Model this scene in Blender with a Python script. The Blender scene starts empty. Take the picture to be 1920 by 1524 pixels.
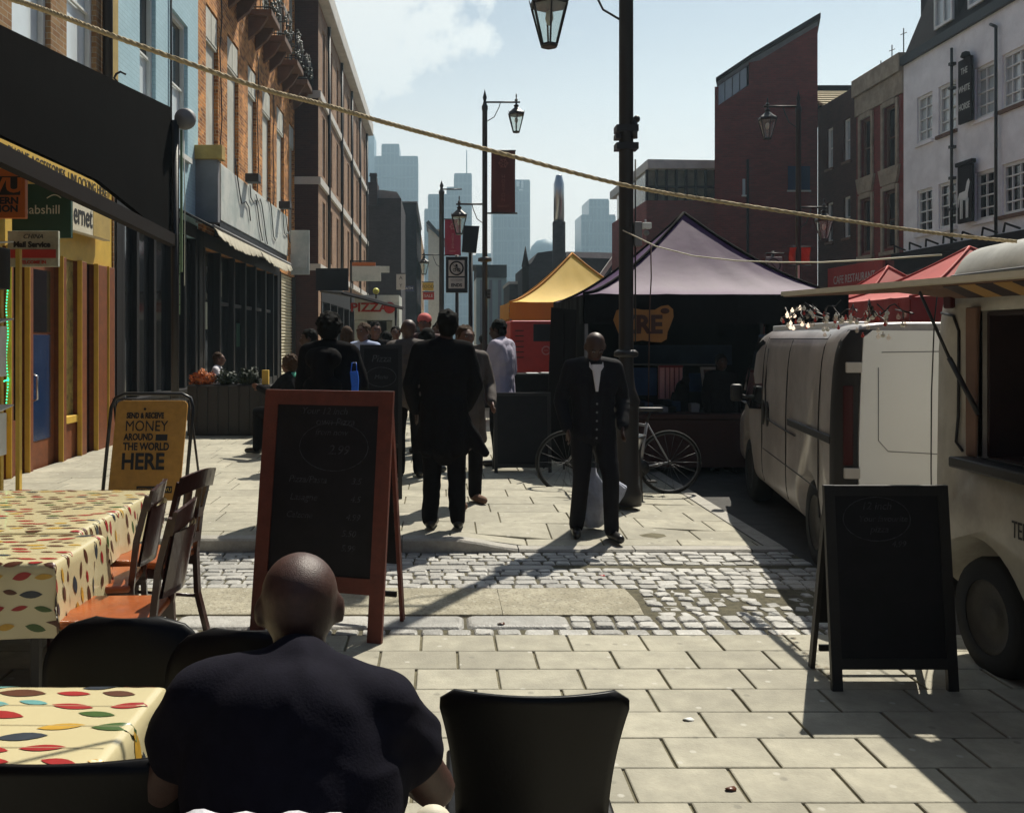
import bpy, bmesh, math, random
from mathutils import Vector, Matrix
R = math.radians
random.seed(11)
C = bpy.context.scene.collection
scene = bpy.context.scene
F, CH, VX, HY = 1750.0, 1.7, 825.0, 635.0      # focal length in photo pixels, eye height, vanishing point
def P(px, py, Y): return Vector(((px-VX)/F*Y, Y, CH-(py-HY)/F*Y))
def Xp(px, Y): return (px-VX)/F*Y
def Zp(py, Y): return CH-(py-HY)/F*Y
def Yx(px, X): return F*X/(px-VX)
# ---------------------------------------------------------------- camera, sky, sun, exposure
cd = bpy.data.cameras.new('camera'); cam = bpy.data.objects.new('camera', cd); C.objects.link(cam)
cam.location = (0, 0, CH); cam.rotation_euler = (R(90), 0, 0)
cd.sensor_width = 36; cd.lens = F/1920*36
cd.shift_x = (960-VX)/1920; cd.shift_y = -(762-HY)/1920
cd.clip_end = 5000; cd.clip_start = .05
scene.camera = cam
SUN_AZ, SUN_EL = R(30), R(55)                  # clockwise from +Y
w = bpy.data.worlds.new('World'); scene.world = w; w.use_nodes = True
nt = w.node_tree; N = nt.nodes; L = nt.links
N.clear()
out = N.new('ShaderNodeOutputWorld'); bg = N.new('ShaderNodeBackground')
sky = N.new('ShaderNodeTexSky'); sky.sky_type = 'NISHITA'; sky.sun_disc = False
sky.sun_elevation = SUN_EL; sky.sun_rotation = SUN_AZ
sky.air_density = 1.0; sky.dust_density = 1.6; sky.ozone_density = 2.5
bg.inputs['Strength'].default_value = .05
tc = N.new('ShaderNodeTexCoord'); mp = N.new('ShaderNodeMapping'); mp.inputs['Scale'].default_value = (1, 1, 2.1)
mp.inputs['Location'].default_value = (.9, .4, .3)
n1 = N.new('ShaderNodeTexNoise'); n1.inputs['Scale'].default_value = 3.4; n1.inputs['Detail'].default_value = 9; n1.inputs['Roughness'].default_value = .55
cr = N.new('ShaderNodeValToRGB'); cr.color_ramp.elements[0].position = .56; cr.color_ramp.elements[1].position = .76
mx = N.new('ShaderNodeMixRGB'); mx.inputs['Color2'].default_value = (15.6, 15.0, 13.9, 1)
L.new(tc.outputs['Generated'], mp.inputs['Vector']); L.new(mp.outputs[0], n1.inputs['Vector']); L.new(n1.outputs['Fac'], cr.inputs[0])
sx_ = N.new('ShaderNodeSeparateXYZ'); L.new(tc.outputs['Generated'], sx_.inputs[0])
fy = N.new('ShaderNodeMapRange'); fy.interpolation_type = 'SMOOTHSTEP'; fy.inputs['From Min'].default_value = .15; fy.inputs['From Max'].default_value = .75; L.new(sx_.outputs['Y'], fy.inputs[0])   # the cloud bank lies ahead, the sky behind is clear
hv = N.new('ShaderNodeMapRange'); hv.interpolation_type = 'SMOOTHSTEP'; hv.inputs['From Min'].default_value = .36; hv.inputs['From Max'].default_value = .14; hv.inputs['To Min'].default_value = .22; hv.inputs['To Max'].default_value = .92; L.new(sx_.outputs['Z'], hv.inputs[0])
n2 = N.new('ShaderNodeTexNoise'); n2.inputs['Scale'].default_value = 15; n2.inputs['Detail'].default_value = 8; n2.inputs['Roughness'].default_value = .6; L.new(tc.outputs['Generated'], n2.inputs['Vector'])
acc = cr.outputs[0]
for cpos, rad in (((-.085,.948,.318),.13),((-.045,.95,.290),.085),((.024,.952,.304),.07),((-.13,.94,.26),.09)):   # the two small cumulus clouds
    sb = N.new('ShaderNodeVectorMath'); sb.operation = 'SUBTRACT'; sb.inputs[1].default_value = cpos; L.new(tc.outputs['Generated'], sb.inputs[0])
    s2 = N.new('ShaderNodeVectorMath'); s2.operation = 'MULTIPLY'; s2.inputs[1].default_value = (1,1,1.9); L.new(sb.outputs[0], s2.inputs[0])
    ln = N.new('ShaderNodeVectorMath'); ln.operation = 'LENGTH'; L.new(s2.outputs[0], ln.inputs[0])
    ad = N.new('ShaderNodeMath'); ad.operation = 'MULTIPLY_ADD'; ad.inputs[1].default_value = -.30; L.new(n2.outputs['Fac'], ad.inputs[0]); L.new(ln.outputs['Value'], ad.inputs[2])
    r_ = N.new('ShaderNodeMapRange'); r_.interpolation_type = 'SMOOTHSTEP'; r_.inputs['From Min'].default_value = rad-.15; r_.inputs['From Max'].default_value = rad-.21; L.new(ad.outputs[0], r_.inputs[0])
    ma = N.new('ShaderNodeMath'); ma.operation = 'MAXIMUM'; L.new(acc, ma.inputs[0]); L.new(r_.outputs[0], ma.inputs[1]); acc = ma.outputs[0]
mxx = N.new('ShaderNodeMath'); mxx.operation = 'MAXIMUM'; k8 = N.new('ShaderNodeMath'); k8.operation = 'MULTIPLY'; k8.inputs[1].default_value = .8; L.new(acc, k8.inputs[0]); L.new(k8.outputs[0], mxx.inputs[0]); L.new(hv.outputs[0], mxx.inputs[1])
ml = N.new('ShaderNodeMath'); ml.operation = 'MULTIPLY'; L.new(mxx.outputs[0], ml.inputs[0]); L.new(fy.outputs[0], ml.inputs[1]); L.new(ml.outputs[0], mx.inputs['Fac'])
L.new(sky.outputs[0], mx.inputs['Color1']); L.new(mx.outputs[0], bg.inputs['Color']); L.new(bg.outputs[0], out.inputs['Surface'])
sd = bpy.data.lights.new('sun', 'SUN'); sd.energy = 5.0; sd.angle = R(.5); sd.color = (1, .94, .81)
so = bpy.data.objects.new('sun', sd); C.objects.link(so)
sv = Vector((math.sin(SUN_AZ)*math.cos(SUN_EL), math.cos(SUN_AZ)*math.cos(SUN_EL), math.sin(SUN_EL)))
so.rotation_euler = sv.to_track_quat('Z', 'Y').to_euler(); so.location = (5, 5, 30)
scene.view_settings.view_transform = 'Standard'; scene.view_settings.look = 'None'
scene.view_settings.gamma = 1; scene.view_settings.exposure = .42
scene.view_settings.use_curve_mapping = False
# ---------------------------------------------------------------- helpers
class MB:
    def __init__(s): s.v = []; s.f = []; s.m = []; s.s = []
    def add(s, vs, fs, m=0, sm=False):
        o = len(s.v); s.v += [tuple(q) for q in vs]
        for f in fs: s.f.append(tuple(i+o for i in f)); s.m.append(m); s.s.append(sm)
        return s
    def box(s, x0, x1, y0, y1, z0, z1, m=0):
        return s.add([(x0,y0,z0),(x1,y0,z0),(x1,y1,z0),(x0,y1,z0),(x0,y0,z1),(x1,y0,z1),(x1,y1,z1),(x0,y1,z1)],
              [(0,3,2,1),(4,5,6,7),(0,1,5,4),(1,2,6,5),(2,3,7,6),(3,0,4,7)], m)
    def rbox(s, x0, x1, y0, y1, z0, z1, b=.01, m=0, seg=2, M=None):
        bm = bmesh.new(); bmesh.ops.create_cube(bm, size=1)
        for q in bm.verts: q.co = Vector(((x0+x1)/2+q.co.x*(x1-x0), (y0+y1)/2+q.co.y*(y1-y0), (z0+z1)/2+q.co.z*(z1-z0)))
        bmesh.ops.bevel(bm, geom=bm.edges[:], offset=b, segments=seg, affect='EDGES', profile=.5)
        if M: bm.transform(M)
        bm.verts.index_update()
        s.add([q.co[:] for q in bm.verts], [[q.index for q in f.verts] for f in bm.faces], m, seg > 2); bm.free(); return s
    def bar(s, a, b, w, h, m=0, up=(0,0,1)):
        a = Vector(a); b = Vector(b); d = (b-a).normalized(); u = Vector(up)
        if abs(d.dot(u)) > .98: u = Vector((0,1,0))
        x = d.cross(u).normalized()*w/2; z = x.cross(d).normalized()*h/2
        return s.add([a-x-z,a+x-z,a+x+z,a-x+z,b-x-z,b+x-z,b+x+z,b-x+z], [(0,1,2,3),(7,6,5,4),(0,4,5,1),(1,5,6,2),(2,6,7,3),(3,7,4,0)], m)
    def tube(s, pts, r, n=8, m=0, rs=None):
        pts = [Vector(p) for p in pts]; k = len(pts); vs = []; up = None
        for i, p in enumerate(pts):
            d = (pts[min(i+1,k-1)]-pts[max(i-1,0)]).normalized()
            if up is None:
                up = Vector((0,0,1)) if abs(d.z) < .9 else Vector((1,0,0))
            x = d.cross(up).normalized(); y = x.cross(d).normalized(); up = y
            rr = rs[i] if rs else r
            for j in range(n):
                a = 2*math.pi*j/n; vs.append(p+x*math.cos(a)*rr+y*math.sin(a)*rr)
        fs = [(i*n+j, i*n+(j+1)%n, (i+1)*n+(j+1)%n, (i+1)*n+j) for i in range(k-1) for j in range(n)]
        s.add(vs, fs, m, True); o = len(s.v)-len(vs)
        s.f += [tuple(o+j for j in reversed(range(n))), tuple(o+(k-1)*n+j for j in range(n))]; s.m += [m,m]; s.s += [False,False]
        return s
    def cyl(s, a, b, r1, r2=None, n=12, m=0): return s.tube([a,b], r1, n, m, [r1, r1 if r2 is None else r2])
    def lathe(s, prof, c, n=16, m=0, sm=True, ax=None):
        c = Vector(c); vs = []
        for r, z in prof:
            for j in range(n):
                a = 2*math.pi*(j+.5)/n; q = Vector((r*math.cos(a), r*math.sin(a), z))
                if ax == 'x': q = Vector((q.z, q.x, q.y))
                if ax == 'y': q = Vector((q.x, q.z, q.y))
                vs.append(c+q)
        fs = [(i*n+j, i*n+(j+1)%n, (i+1)*n+(j+1)%n, (i+1)*n+j) for i in range(len(prof)-1) for j in range(n)]
        ring = len(prof) >= 4 and abs(prof[0][0]-prof[-1][0]) < 1e-6 and prof[0][0] > 1e-5 and abs(prof[0][1]-prof[-1][1]) < .02
        if ring: k_ = (len(prof)-1)*n; fs += [(k_+j, k_+(j+1)%n, (j+1)%n, j) for j in range(n)]; return s.add(vs, fs, m, sm)
        if prof[0][0] > 1e-5: fs.append(tuple(reversed(range(n))))
        if prof[-1][0] > 1e-5: fs.append(tuple((len(prof)-1)*n+j for j in range(n)))
        return s.add(vs, fs, m, sm)
    def ball(s, c, r, m=0, nu=12, nv=8, M=None):
        r = (r,r,r) if isinstance(r, (int,float)) else r; c = Vector(c); vs = []; fs = []
        for i in range(nv+1):
            t = math.pi*i/nv
            for j in range(nu):
                a = 2*math.pi*j/nu; q = Vector((r[0]*math.sin(t)*math.cos(a), r[1]*math.sin(t)*math.sin(a), -r[2]*math.cos(t)))
                vs.append(c+(M @ q if M else q))
        for i in range(nv):
            for j in range(nu): fs.append((i*nu+j, i*nu+(j+1)%nu, (i+1)*nu+(j+1)%nu, (i+1)*nu+j))
        return s.add(vs, fs, m, True)
    def cap(s, a, r1, b, r2, m=0, n=12):
        a = Vector(a); b = Vector(b); d = b-a
        if d.length < 1e-5: return s.ball(a, r1, m)
        d.normalize(); pts = []; rs = []
        for t in (85, 60, 30): pts.append(a-d*r1*math.sin(R(t))); rs.append(r1*math.cos(R(t)))
        pts += [a, b]; rs += [r1, r2]
        for t in (30, 60, 85): pts.append(b+d*r2*math.sin(R(t))); rs.append(r2*math.cos(R(t)))
        return s.tube(pts, 1, n, m, rs)
    def prism(s, pts, th, m=0, sm=False):       # planar polygon pts extruded along vector th
        pts = [Vector(p) for p in pts]; th = Vector(th); n = len(pts)
        return s.add(pts+[p+th for p in pts], [tuple(range(n)), tuple(reversed(range(n, 2*n)))]+[(i, i+n, (i+1)%n+n, (i+1)%n) for i in range(n)], m, sm)
    def build(s, name, mats, parent=None, world=False, uv=True):
        me = bpy.data.meshes.new(name)
        off = Vector((0,0,0))
        if parent is not None and world:
            q = parent
            while q is not None: off += q.location; q = q.parent
        me.from_pydata([tuple(Vector(q)-off) for q in s.v], [], s.f)
        mats = mats if isinstance(mats, (list, tuple)) else [mats]
        for q in mats: me.materials.append(q)
        me.polygons.foreach_set('material_index', s.m); me.polygons.foreach_set('use_smooth', s.s)
        bm = bmesh.new(); bm.from_mesh(me); bmesh.ops.recalc_face_normals(bm, faces=bm.faces[:]) if not getattr(s, 'keep', False) else None
        if uv:
            lay = bm.loops.layers.uv.new('UVMap')
            for f in bm.faces:
                n = f.normal; a = (abs(n.x), abs(n.y), abs(n.z)); k = a.index(max(a))
                for lp in f.loops:
                    q = lp.vert.co+off; lp[lay].uv = (q.y, q.z) if k == 0 else (q.x, q.z) if k == 1 else (q.x, q.y)
        bm.to_mesh(me); bm.free()
        o = bpy.data.objects.new(name, me); C.objects.link(o); o.parent = parent
        return o
def tag(o, label=None, cat=None, group=None, kind=None):
    if label: o['label'] = label
    if cat: o['category'] = cat
    if group: o['group'] = group
    if kind: o['kind'] = kind
    return o
def empty(name, loc, label, cat, group=None, rz=0):
    o = bpy.data.objects.new(name, None); C.objects.link(o); o.location = loc; o.rotation_euler = (0,0,rz); o.empty_display_size = .1
    return tag(o, label, cat, group)
def copy_tree(o, parent=None):
    c = o.copy(); C.objects.link(c); c.parent = parent
    for ch in list(o.children): copy_tree(ch, c)
    return c
# ---------------------------------------------------------------- materials
def pmat(name, col, rough=.7, var=.15, scale=8, bump=.2, metal=0, spec=.5, coat=0, detail=6, bscale=None, trans=0, dirt=0, dirtcol=(.05,.04,.03), dscale=2.5, island=0):
    m = bpy.data.materials.new(name); m.use_nodes = True; nt = m.node_tree; N = nt.nodes; L = nt.links; b = N['Principled BSDF']
    b.inputs['Roughness'].default_value = rough; b.inputs['Metallic'].default_value = metal
    b.inputs['Specular IOR Level'].default_value = spec; b.inputs['Coat Weight'].default_value = coat
    b.inputs['Transmission Weight'].default_value = trans
    b.inputs['Base Color'].default_value = (*col, 1)
    tc = N.new('ShaderNodeTexCoord'); last = None
    if var or dirt or island:
        rgb = N.new('ShaderNodeRGB'); rgb.outputs[0].default_value = (*col, 1); last = rgb.outputs[0]
    if var:
        n = N.new('ShaderNodeTexNoise'); n.inputs['Scale'].default_value = scale; n.inputs['Detail'].default_value = detail; n.inputs['Roughness'].default_value = .65
        L.new(tc.outputs['Object'], n.inputs['Vector'])
        mr = N.new('ShaderNodeMapRange'); mr.inputs['From Min'].default_value = .3; mr.inputs['From Max'].default_value = .7
        mr.inputs['To Min'].default_value = 1-var; mr.inputs['To Max'].default_value = 1+var; L.new(n.outputs['Fac'], mr.inputs[0])
        mm = N.new('ShaderNodeVectorMath'); mm.operation = 'SCALE'; L.new(last, mm.inputs[0]); L.new(mr.outputs[0], mm.inputs['Scale']); last = mm.outputs[0]
    if island:
        g = N.new('ShaderNodeNewGeometry'); mr = N.new('ShaderNodeMapRange'); mr.inputs['To Min'].default_value = 1-island; mr.inputs['To Max'].default_value = 1+island
        L.new(g.outputs['Random Per Island'], mr.inputs[0])
        mm = N.new('ShaderNodeVectorMath'); mm.operation = 'SCALE'; L.new(last, mm.inputs[0]); L.new(mr.outputs[0], mm.inputs['Scale']); last = mm.outputs[0]
    if dirt:
        n = N.new('ShaderNodeTexNoise'); n.inputs['Scale'].default_value = dscale; n.inputs['Detail'].default_value = 10; n.inputs['Roughness'].default_value = .7
        L.new(tc.outputs['Object'], n.inputs['Vector'])
        cr = N.new('ShaderNodeValToRGB'); cr.color_ramp.elements[0].position = .45; cr.color_ramp.elements[1].position = .62; L.new(n.outputs['Fac'], cr.inputs[0])
        k = N.new('ShaderNodeMath'); k.operation = 'MULTIPLY'; k.inputs[1].default_value = dirt; L.new(cr.outputs[0], k.inputs[0])
        mx = N.new('ShaderNodeMixRGB'); mx.inputs['Color2'].default_value = (*dirtcol, 1); L.new(k.outputs[0], mx.inputs['Fac']); L.new(last, mx.inputs['Color1']); last = mx.outputs[0]
    if last is not None: L.new(last, b.inputs['Base Color'])
    if bump:
        n = N.new('ShaderNodeTexNoise'); n.inputs['Scale'].default_value = bscale or scale*6; n.inputs['Detail'].default_value = 5
        L.new(tc.outputs['Object'], n.inputs['Vector'])
        bp = N.new('ShaderNodeBump'); bp.inputs['Strength'].default_value = bump; bp.inputs['Distance'].default_value = .01
        L.new(n.outputs['Fac'], bp.inputs['Height']); L.new(bp.outputs[0], b.inputs['Normal'])
    return m
def brick(name, c1, c2, mortar, rough=.9, bump=.5, spread=.5, blotch=.25):
    m = bpy.data.materials.new(name); m.use_nodes = True; nt = m.node_tree; N = nt.nodes; L = nt.links; b = N['Principled BSDF']
    b.inputs['Roughness'].default_value = rough; b.inputs['Specular IOR Level'].default_value = .2
    tc = N.new('ShaderNodeTexCoord'); t = N.new('ShaderNodeTexBrick'); t.inputs['Scale'].default_value = 1
    t.inputs['Brick Width'].default_value = .225; t.inputs['Row Height'].default_value = .075; t.inputs['Mortar Size'].default_value = .006
    t.inputs['Color1'].default_value = (*c1,1); t.inputs['Color2'].default_value = (*c2,1); t.inputs['Mortar'].default_value = (*mortar,1); t.inputs['Bias'].default_value = 0
    L.new(tc.outputs['UV'], t.inputs['Vector'])
    n = N.new('ShaderNodeTexNoise'); n.inputs['Scale'].default_value = 1.3; n.inputs['Detail'].default_value = 9; n.inputs['Roughness'].default_value = .7; L.new(tc.outputs['UV'], n.inputs['Vector'])
    mr = N.new('ShaderNodeMapRange'); mr.inputs['From Min'].default_value = .3; mr.inputs['From Max'].default_value = .7; mr.inputs['To Min'].default_value = 1-blotch; mr.inputs['To Max'].default_value = 1+blotch
    L.new(n.outputs['Fac'], mr.inputs[0]); mm = N.new('ShaderNodeVectorMath'); mm.operation = 'SCALE'; L.new(t.outputs['Color'], mm.inputs[0]); L.new(mr.outputs[0], mm.inputs['Scale'])
    L.new(mm.outputs[0], b.inputs['Base Color'])
    bp = N.new('ShaderNodeBump'); bp.inputs['Strength'].default_value = bump; bp.inputs['Distance'].default_value = .01; bp.invert = True
    L.new(t.outputs['Fac'], bp.inputs['Height']); L.new(bp.outputs[0], b.inputs['Normal'])
    return m
def emat(name, col, st):
    m = bpy.data.materials.new(name); m.use_nodes = True; b = m.node_tree.nodes['Principled BSDF']
    b.inputs['Base Color'].default_value = (*col,1); b.inputs['Emission Color'].default_value = (*col,1); b.inputs['Emission Strength'].default_value = st
    return m
def glassmat(name, col=(.9,.95,.92), rough=.05):
    m = bpy.data.materials.new(name); m.use_nodes = True; nt = m.node_tree; N = nt.nodes; L = nt.links
    g = N['Principled BSDF']; g.inputs['Base Color'].default_value = (*col,1); g.inputs['Roughness'].default_value = rough; g.inputs['Specular IOR Level'].default_value = .6
    t = N.new('ShaderNodeBsdfTransparent'); t.inputs['Color'].default_value = (*col,1); mx = N.new('ShaderNodeMixShader'); mx.inputs[0].default_value = .18
    L.new(t.outputs[0], mx.inputs[1]); L.new(g.outputs[0], mx.inputs[2]); L.new(mx.outputs[0], N['Material Output'].inputs['Surface'])
    return m
M = {}
M['black'] = pmat('black_metal_paint', (.012,.011,.011), .35, 0, bump=0)
M['iron'] = pmat('cast_iron_paint', (.016,.012,.012), .5, .1, bump=.1)
M['blackcloth'] = pmat('black_cloth', (.006,.005,.006), .9, .2, 12, .2, spec=.1)
M['darkglass'] = pmat('dark_window_glass', (.012,.013,.015), .08, 0, bump=0, spec=.7)
M['skyglass'] = pmat('pale_window_glass', (.42,.47,.49), .12, .1, 1.5, bump=0, spec=.9)
M['white'] = pmat('white_paint', (.72,.73,.70), .55, .06, 3)
M['cream'] = pmat('cream_paint', (.62,.57,.44), .6, .1, 3)
M['grey'] = pmat('grey_paint', (.2,.2,.21), .6, .12, 3)
M['steel'] = pmat('steel', (.5,.5,.5), .3, 0, bump=0, metal=1)
M['lamp_glass'] = glassmat('lantern_glass')
M['orangewood'] = pmat('orange_brown_wood', (.17,.048,.013), .55, .25, 10)  # wood darkened so its colour carries the shade on the phone shop front
M['yellow'] = pmat('yellow_paint', (.62,.40,.06), .55, .12, 5)
M['skin_dark'] = pmat('dark_skin', (.05,.022,.014), .5, .1, 20, .1)
M['skin'] = pmat('fair_skin', (.13,.058,.036), .5, .1, 20, .1)
M['hair'] = pmat('black_hair', (.005,.004,.0035), .8, .2, 40, .6, spec=.1)
M['brownhair'] = pmat('brown_hair', (.05,.026,.013), .75, .3, 40, .6, spec=.15)
def text(body, size, mat, parent, loc, rot=(90,0,0), ext=.002, name='lettering', align='CENTER', sx=1, shear=0, world=True, bold=0):
    cu = bpy.data.curves.new('t', 'FONT'); cu.body = body; cu.size = size; cu.extrude = ext; cu.align_x = align; cu.align_y = 'CENTER'; cu.shear = shear; cu.offset = bold
    cu.resolution_u = 3
    t = bpy.data.objects.new('t', cu); C.objects.link(t)
    dg = bpy.context.evaluated_depsgraph_get(); me = bpy.data.meshes.new_from_object(t.evaluated_get(dg)); bpy.data.objects.remove(t)
    me.name = name; me.materials.clear(); me.materials.append(mat)
    Mx = Matrix.Translation(Vector(loc)) @ Matrix.Rotation(R(rot[2]),4,'Z') @ Matrix.Rotation(R(rot[0]),4,'X') @ Matrix.Rotation(R(rot[1]),4,'Y') @ Matrix.Diagonal((sx,1,1,1))
    me.transform(Mx)
    if world and parent is not None:
        off = Vector((0,0,0)); q = parent
        while q is not None: off += q.location; q = q.parent
        me.transform(Matrix.Translation(-off))
    o = bpy.data.objects.new(name, me); C.objects.link(o); o.parent = parent; return o
# --- walls with real openings.  fr(u, z, d) maps wall coordinates (d = depth inwards) to the world
def frX(X, s): return lambda u, z, d: (X-s*d, u, z)      # facade in the plane X, facing s (+1/-1)
def frY(Y): return lambda u, z, d: (u, Y+d, z)           # facade in the plane Y, facing the camera
def wallmesh(fr, u0, u1, z0, z1, holes, dep=.18, m=0, mb=None, th=.3):
    mb = mb or MB(); us = sorted({u0,u1}|{h[i] for h in holes for i in (0,1)}); zs = sorted({z0,z1}|{h[i] for h in holes for i in (2,3)})
    us = [u for u in us if u0 <= u <= u1]; zs = [z for z in zs if z0 <= z <= z1]
    for a, b in zip(us, us[1:]):
        for c, d in zip(zs, zs[1:]):
            mu, mz = (a+b)/2, (c+d)/2
            if any(h[0] < mu < h[1] and h[2] < mz < h[3] for h in holes): continue
            mb.add([fr(a,c,0), fr(b,c,0), fr(b,d,0), fr(a,d,0)], [(0,1,2,3)], m)
    for h in holes:
        a, b, c, d = h[:4]; k = [(a,c),(b,c),(b,d),(a,d)]
        for i in range(4):
            p, q = k[i], k[(i+1)%4]; mb.add([fr(*p,0), fr(*q,0), fr(*q,dep), fr(*p,dep)], [(0,1,2,3)], m)
    return mb
def window(parent, fr, h, fmat, gmat, nx=2, nz=2, fw=.06, dep=.12, sill=None, split=None, g2=None, name='window'):
    a, b, c, d = h; mb = MB()
    def bx(u0, u1, z0, z1, d0, d1, t=mb, m=0):
        p = fr(u0, z0, d0); q = fr(u1, z1, d1)
        t.box(min(p[0],q[0]),max(p[0],q[0]),min(p[1],q[1]),max(p[1],q[1]),min(p[2],q[2]),max(p[2],q[2]), m)
    bx(a,a+fw,c,d,dep-.05,dep+.02); bx(b-fw,b,c,d,dep-.05,dep+.02); bx(a+fw,b-fw,c,c+fw,dep-.05,dep+.02); bx(a+fw,b-fw,d-fw,d,dep-.05,dep+.02)
    t = fw*.45
    for i in range(1, nx): u = a+(b-a)*i/nx; bx(u-t/2,u+t/2,c+fw,d-fw,dep-.035,dep+.015)
    for i in range(1, nz): z = c+(d-c)*i/nz; bx(a+fw,b-fw,z-t/2,z+t/2,dep-.032,dep+.012)
    f = mb.build(name, fmat, parent, True)
    g = MB()
    if split:
        zc = c+(d-c)*split; bx(a+.01,b-.01,c+.01,zc,dep+.025,dep+.035,g,0); bx(a+.01,b-.01,zc,d-.01,dep+.025,dep+.035,g,1)
        g.build('pane', [gmat, g2], f, True)
    else:
        bx(a+.01,b-.01,c+.01,d-.01,dep+.025,dep+.035,g); g.build('pane', gmat, f, True)
    if sill:
        g = MB(); bx(a-.08,b+.08,c-.10,c-.002,-.07,.06,g); g.build('sill', sill, f, True)
    return f
# --- soft bodies: overlapping capsules fused into one continuous surface
from mathutils import noise as mnoise
def fuse(mb, name, mat, parent, voxel=.01, smooth=3, M=None, wr=0, wf=(9,9,16)):
    me = bpy.data.meshes.new('tmp'); me.from_pydata(mb.v, [], mb.f); bm = bmesh.new(); bm.from_mesh(me); bmesh.ops.recalc_face_normals(bm, faces=bm.faces[:]); bm.to_mesh(me); bm.free()
    t = bpy.data.objects.new('tmp', me); C.objects.link(t)
    q = t.modifiers.new('r', 'REMESH'); q.mode = 'VOXEL'; q.voxel_size = voxel
    if smooth: q = t.modifiers.new('s', 'SMOOTH'); q.factor = .5; q.iterations = smooth
    dg = bpy.context.evaluated_depsgraph_get(); n = bpy.data.meshes.new_from_object(t.evaluated_get(dg)); bpy.data.objects.remove(t)
    n.name = name; n.materials.clear(); n.materials.append(mat)
    n.polygons.foreach_set('use_smooth', [True]*len(n.polygons))
    if wr:                                       # creases in cloth
        n.update(); sd = Vector((len(n.vertices)%17, len(n.vertices)%7, 3.3)); vv = [(v.co.copy(), v.normal.copy()) for v in n.vertices]
        for v, (c, nn) in zip(n.vertices, vv):
            w_ = mnoise.noise(Vector((c.x*1.5,c.y*1.5,c.z*1.2))*2.0+sd)*.22; q = Vector((c.x*wf[0]+w_*9, c.y*wf[1], c.z*wf[2]+w_*14))+sd
            a = mnoise.noise(q); b_ = 1-abs(mnoise.noise(q*.62+Vector((9,2,5))))*2.2
            v.co = c+nn*wr*(a*.8+b_*.7)
    if M: n.transform(M)
    o = bpy.data.objects.new(name, n); C.objects.link(o); o.parent = parent; return o
# ================================================================ SETTING
M['asphalt'] = pmat('asphalt', (.05,.047,.045), .85, .35, 5, .6, bscale=120)
M['slab'] = pmat('paving_slab', (.365,.342,.268), .8, .17, 9, .25, bscale=90, island=.13, dirt=.55, dirtcol=(.235,.22,.175), dscale=1.6)
M['joint'] = pmat('joint_sand', (.13,.115,.07), .95, .4, 12, .5)
M['sett'] = pmat('granite_sett', (.36,.35,.325), .5, .2, 14, .5, bscale=60, island=.3)
M['settjoint'] = pmat('dark_sett_joint', (.085,.075,.045), .95, .5, 20, .5)
M['concrete'] = pmat('patched_concrete', (.36,.33,.25), .9, .3, 16, 1.0, bscale=60, dirt=.55, dirtcol=(.17,.15,.10), dscale=4)
M['kerb'] = pmat('granite_kerb', (.33,.31,.27), .6, .2, 14, .4)
XK = 2.75                                        # right hand kerb line of the far pavement
def specks(m, scale, thr, col, amt=1):          # trodden gum and pale spots
    nt = m.node_tree; N = nt.nodes; L = nt.links; b = N['Principled BSDF']; src = b.inputs['Base Color'].links[0].from_socket
    tc = N.new('ShaderNodeTexCoord'); v = N.new('ShaderNodeTexVoronoi'); v.voronoi_dimensions = '2D'; v.inputs['Scale'].default_value = scale; L.new(tc.outputs['Object'], v.inputs['Vector'])
    lt = N.new('ShaderNodeMapRange'); lt.inputs['From Min'].default_value = thr; lt.inputs['From Max'].default_value = thr*.6; lt.inputs['To Max'].default_value = amt; L.new(v.outputs['Distance'], lt.inputs[0])
    mx = N.new('ShaderNodeMixRGB'); mx.inputs['Color2'].default_value = (*col,1); L.new(lt.outputs[0], mx.inputs['Fac']); L.new(src, mx.inputs['Color1']); L.new(mx.outputs[0], b.inputs['Base Color'])
specks(M['slab'], 3.2, .05, (.50,.48,.42), .7); specks(M['slab'], 2.3, .042, (.19,.18,.145), .6); specks(M['concrete'], 22, .2, (.15,.13,.09), .6); specks(M['concrete'], 9, .12, (.5,.48,.40), .5)
def zf(x, y):
    t = max(0, min(1, (x-.05)/.65)); t = t*t*(3-2*t); u = max(0, min(1, (y-7.35)/1.1)); u = u*u*(3-2*u); e = max(0, min(1, (x-1.2)/.9))
    return .12 - .085*max(t*(1-u), e)
g = MB(); g.box(-1600,1600,-40,1800,-.6,-.05); tag(g.build('ground', M['asphalt']), kind='structure')
g = MB(); g.box(-4.9,14.9,-8,160,-.045,0); tag(g.build('road', M['asphalt']), kind='structure')
def slabs(mb, x0, x1, y0, y1, w, d, zfun, off=None, gx=.012, gy=.005, jit=.25, skip=None):
    y = y1; r = 0
    while y > y0:
        x = x0 - random.random()*w if off is None else x0-(off(r)%1)*w
        while x < x1:
            a, b, c, e = max(x,x0)+gx/2, min(x+w,x1)-gx/2, max(y-d,y0)+gy/2, y-gy/2
            if b-a > .03 and e-c > .03 and not (skip and skip((a+b)/2,(c+e)/2)):
                k = .004; dz = random.uniform(-.0015,.0015); P4 = [(a,c),(b,c),(b,e),(a,e)]; Q4 = [(a+k,c+k),(b-k,c+k),(b-k,e-k),(a+k,e-k)]
                vs = [(p[0],p[1],zfun(*p)-.03) for p in P4]+[(p[0],p[1],zfun(*p)-.003+dz) for p in P4]+[(p[0],p[1],zfun(*p)+dz) for p in Q4]
                mb.add(vs, [(0,1,5,4),(1,2,6,5),(2,3,7,6),(3,0,4,7),(4,5,9,8),(5,6,10,9),(6,7,11,10),(7,4,8,11),(8,9,10,11)], 0)
            x += w
        y -= d; r += 1
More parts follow.
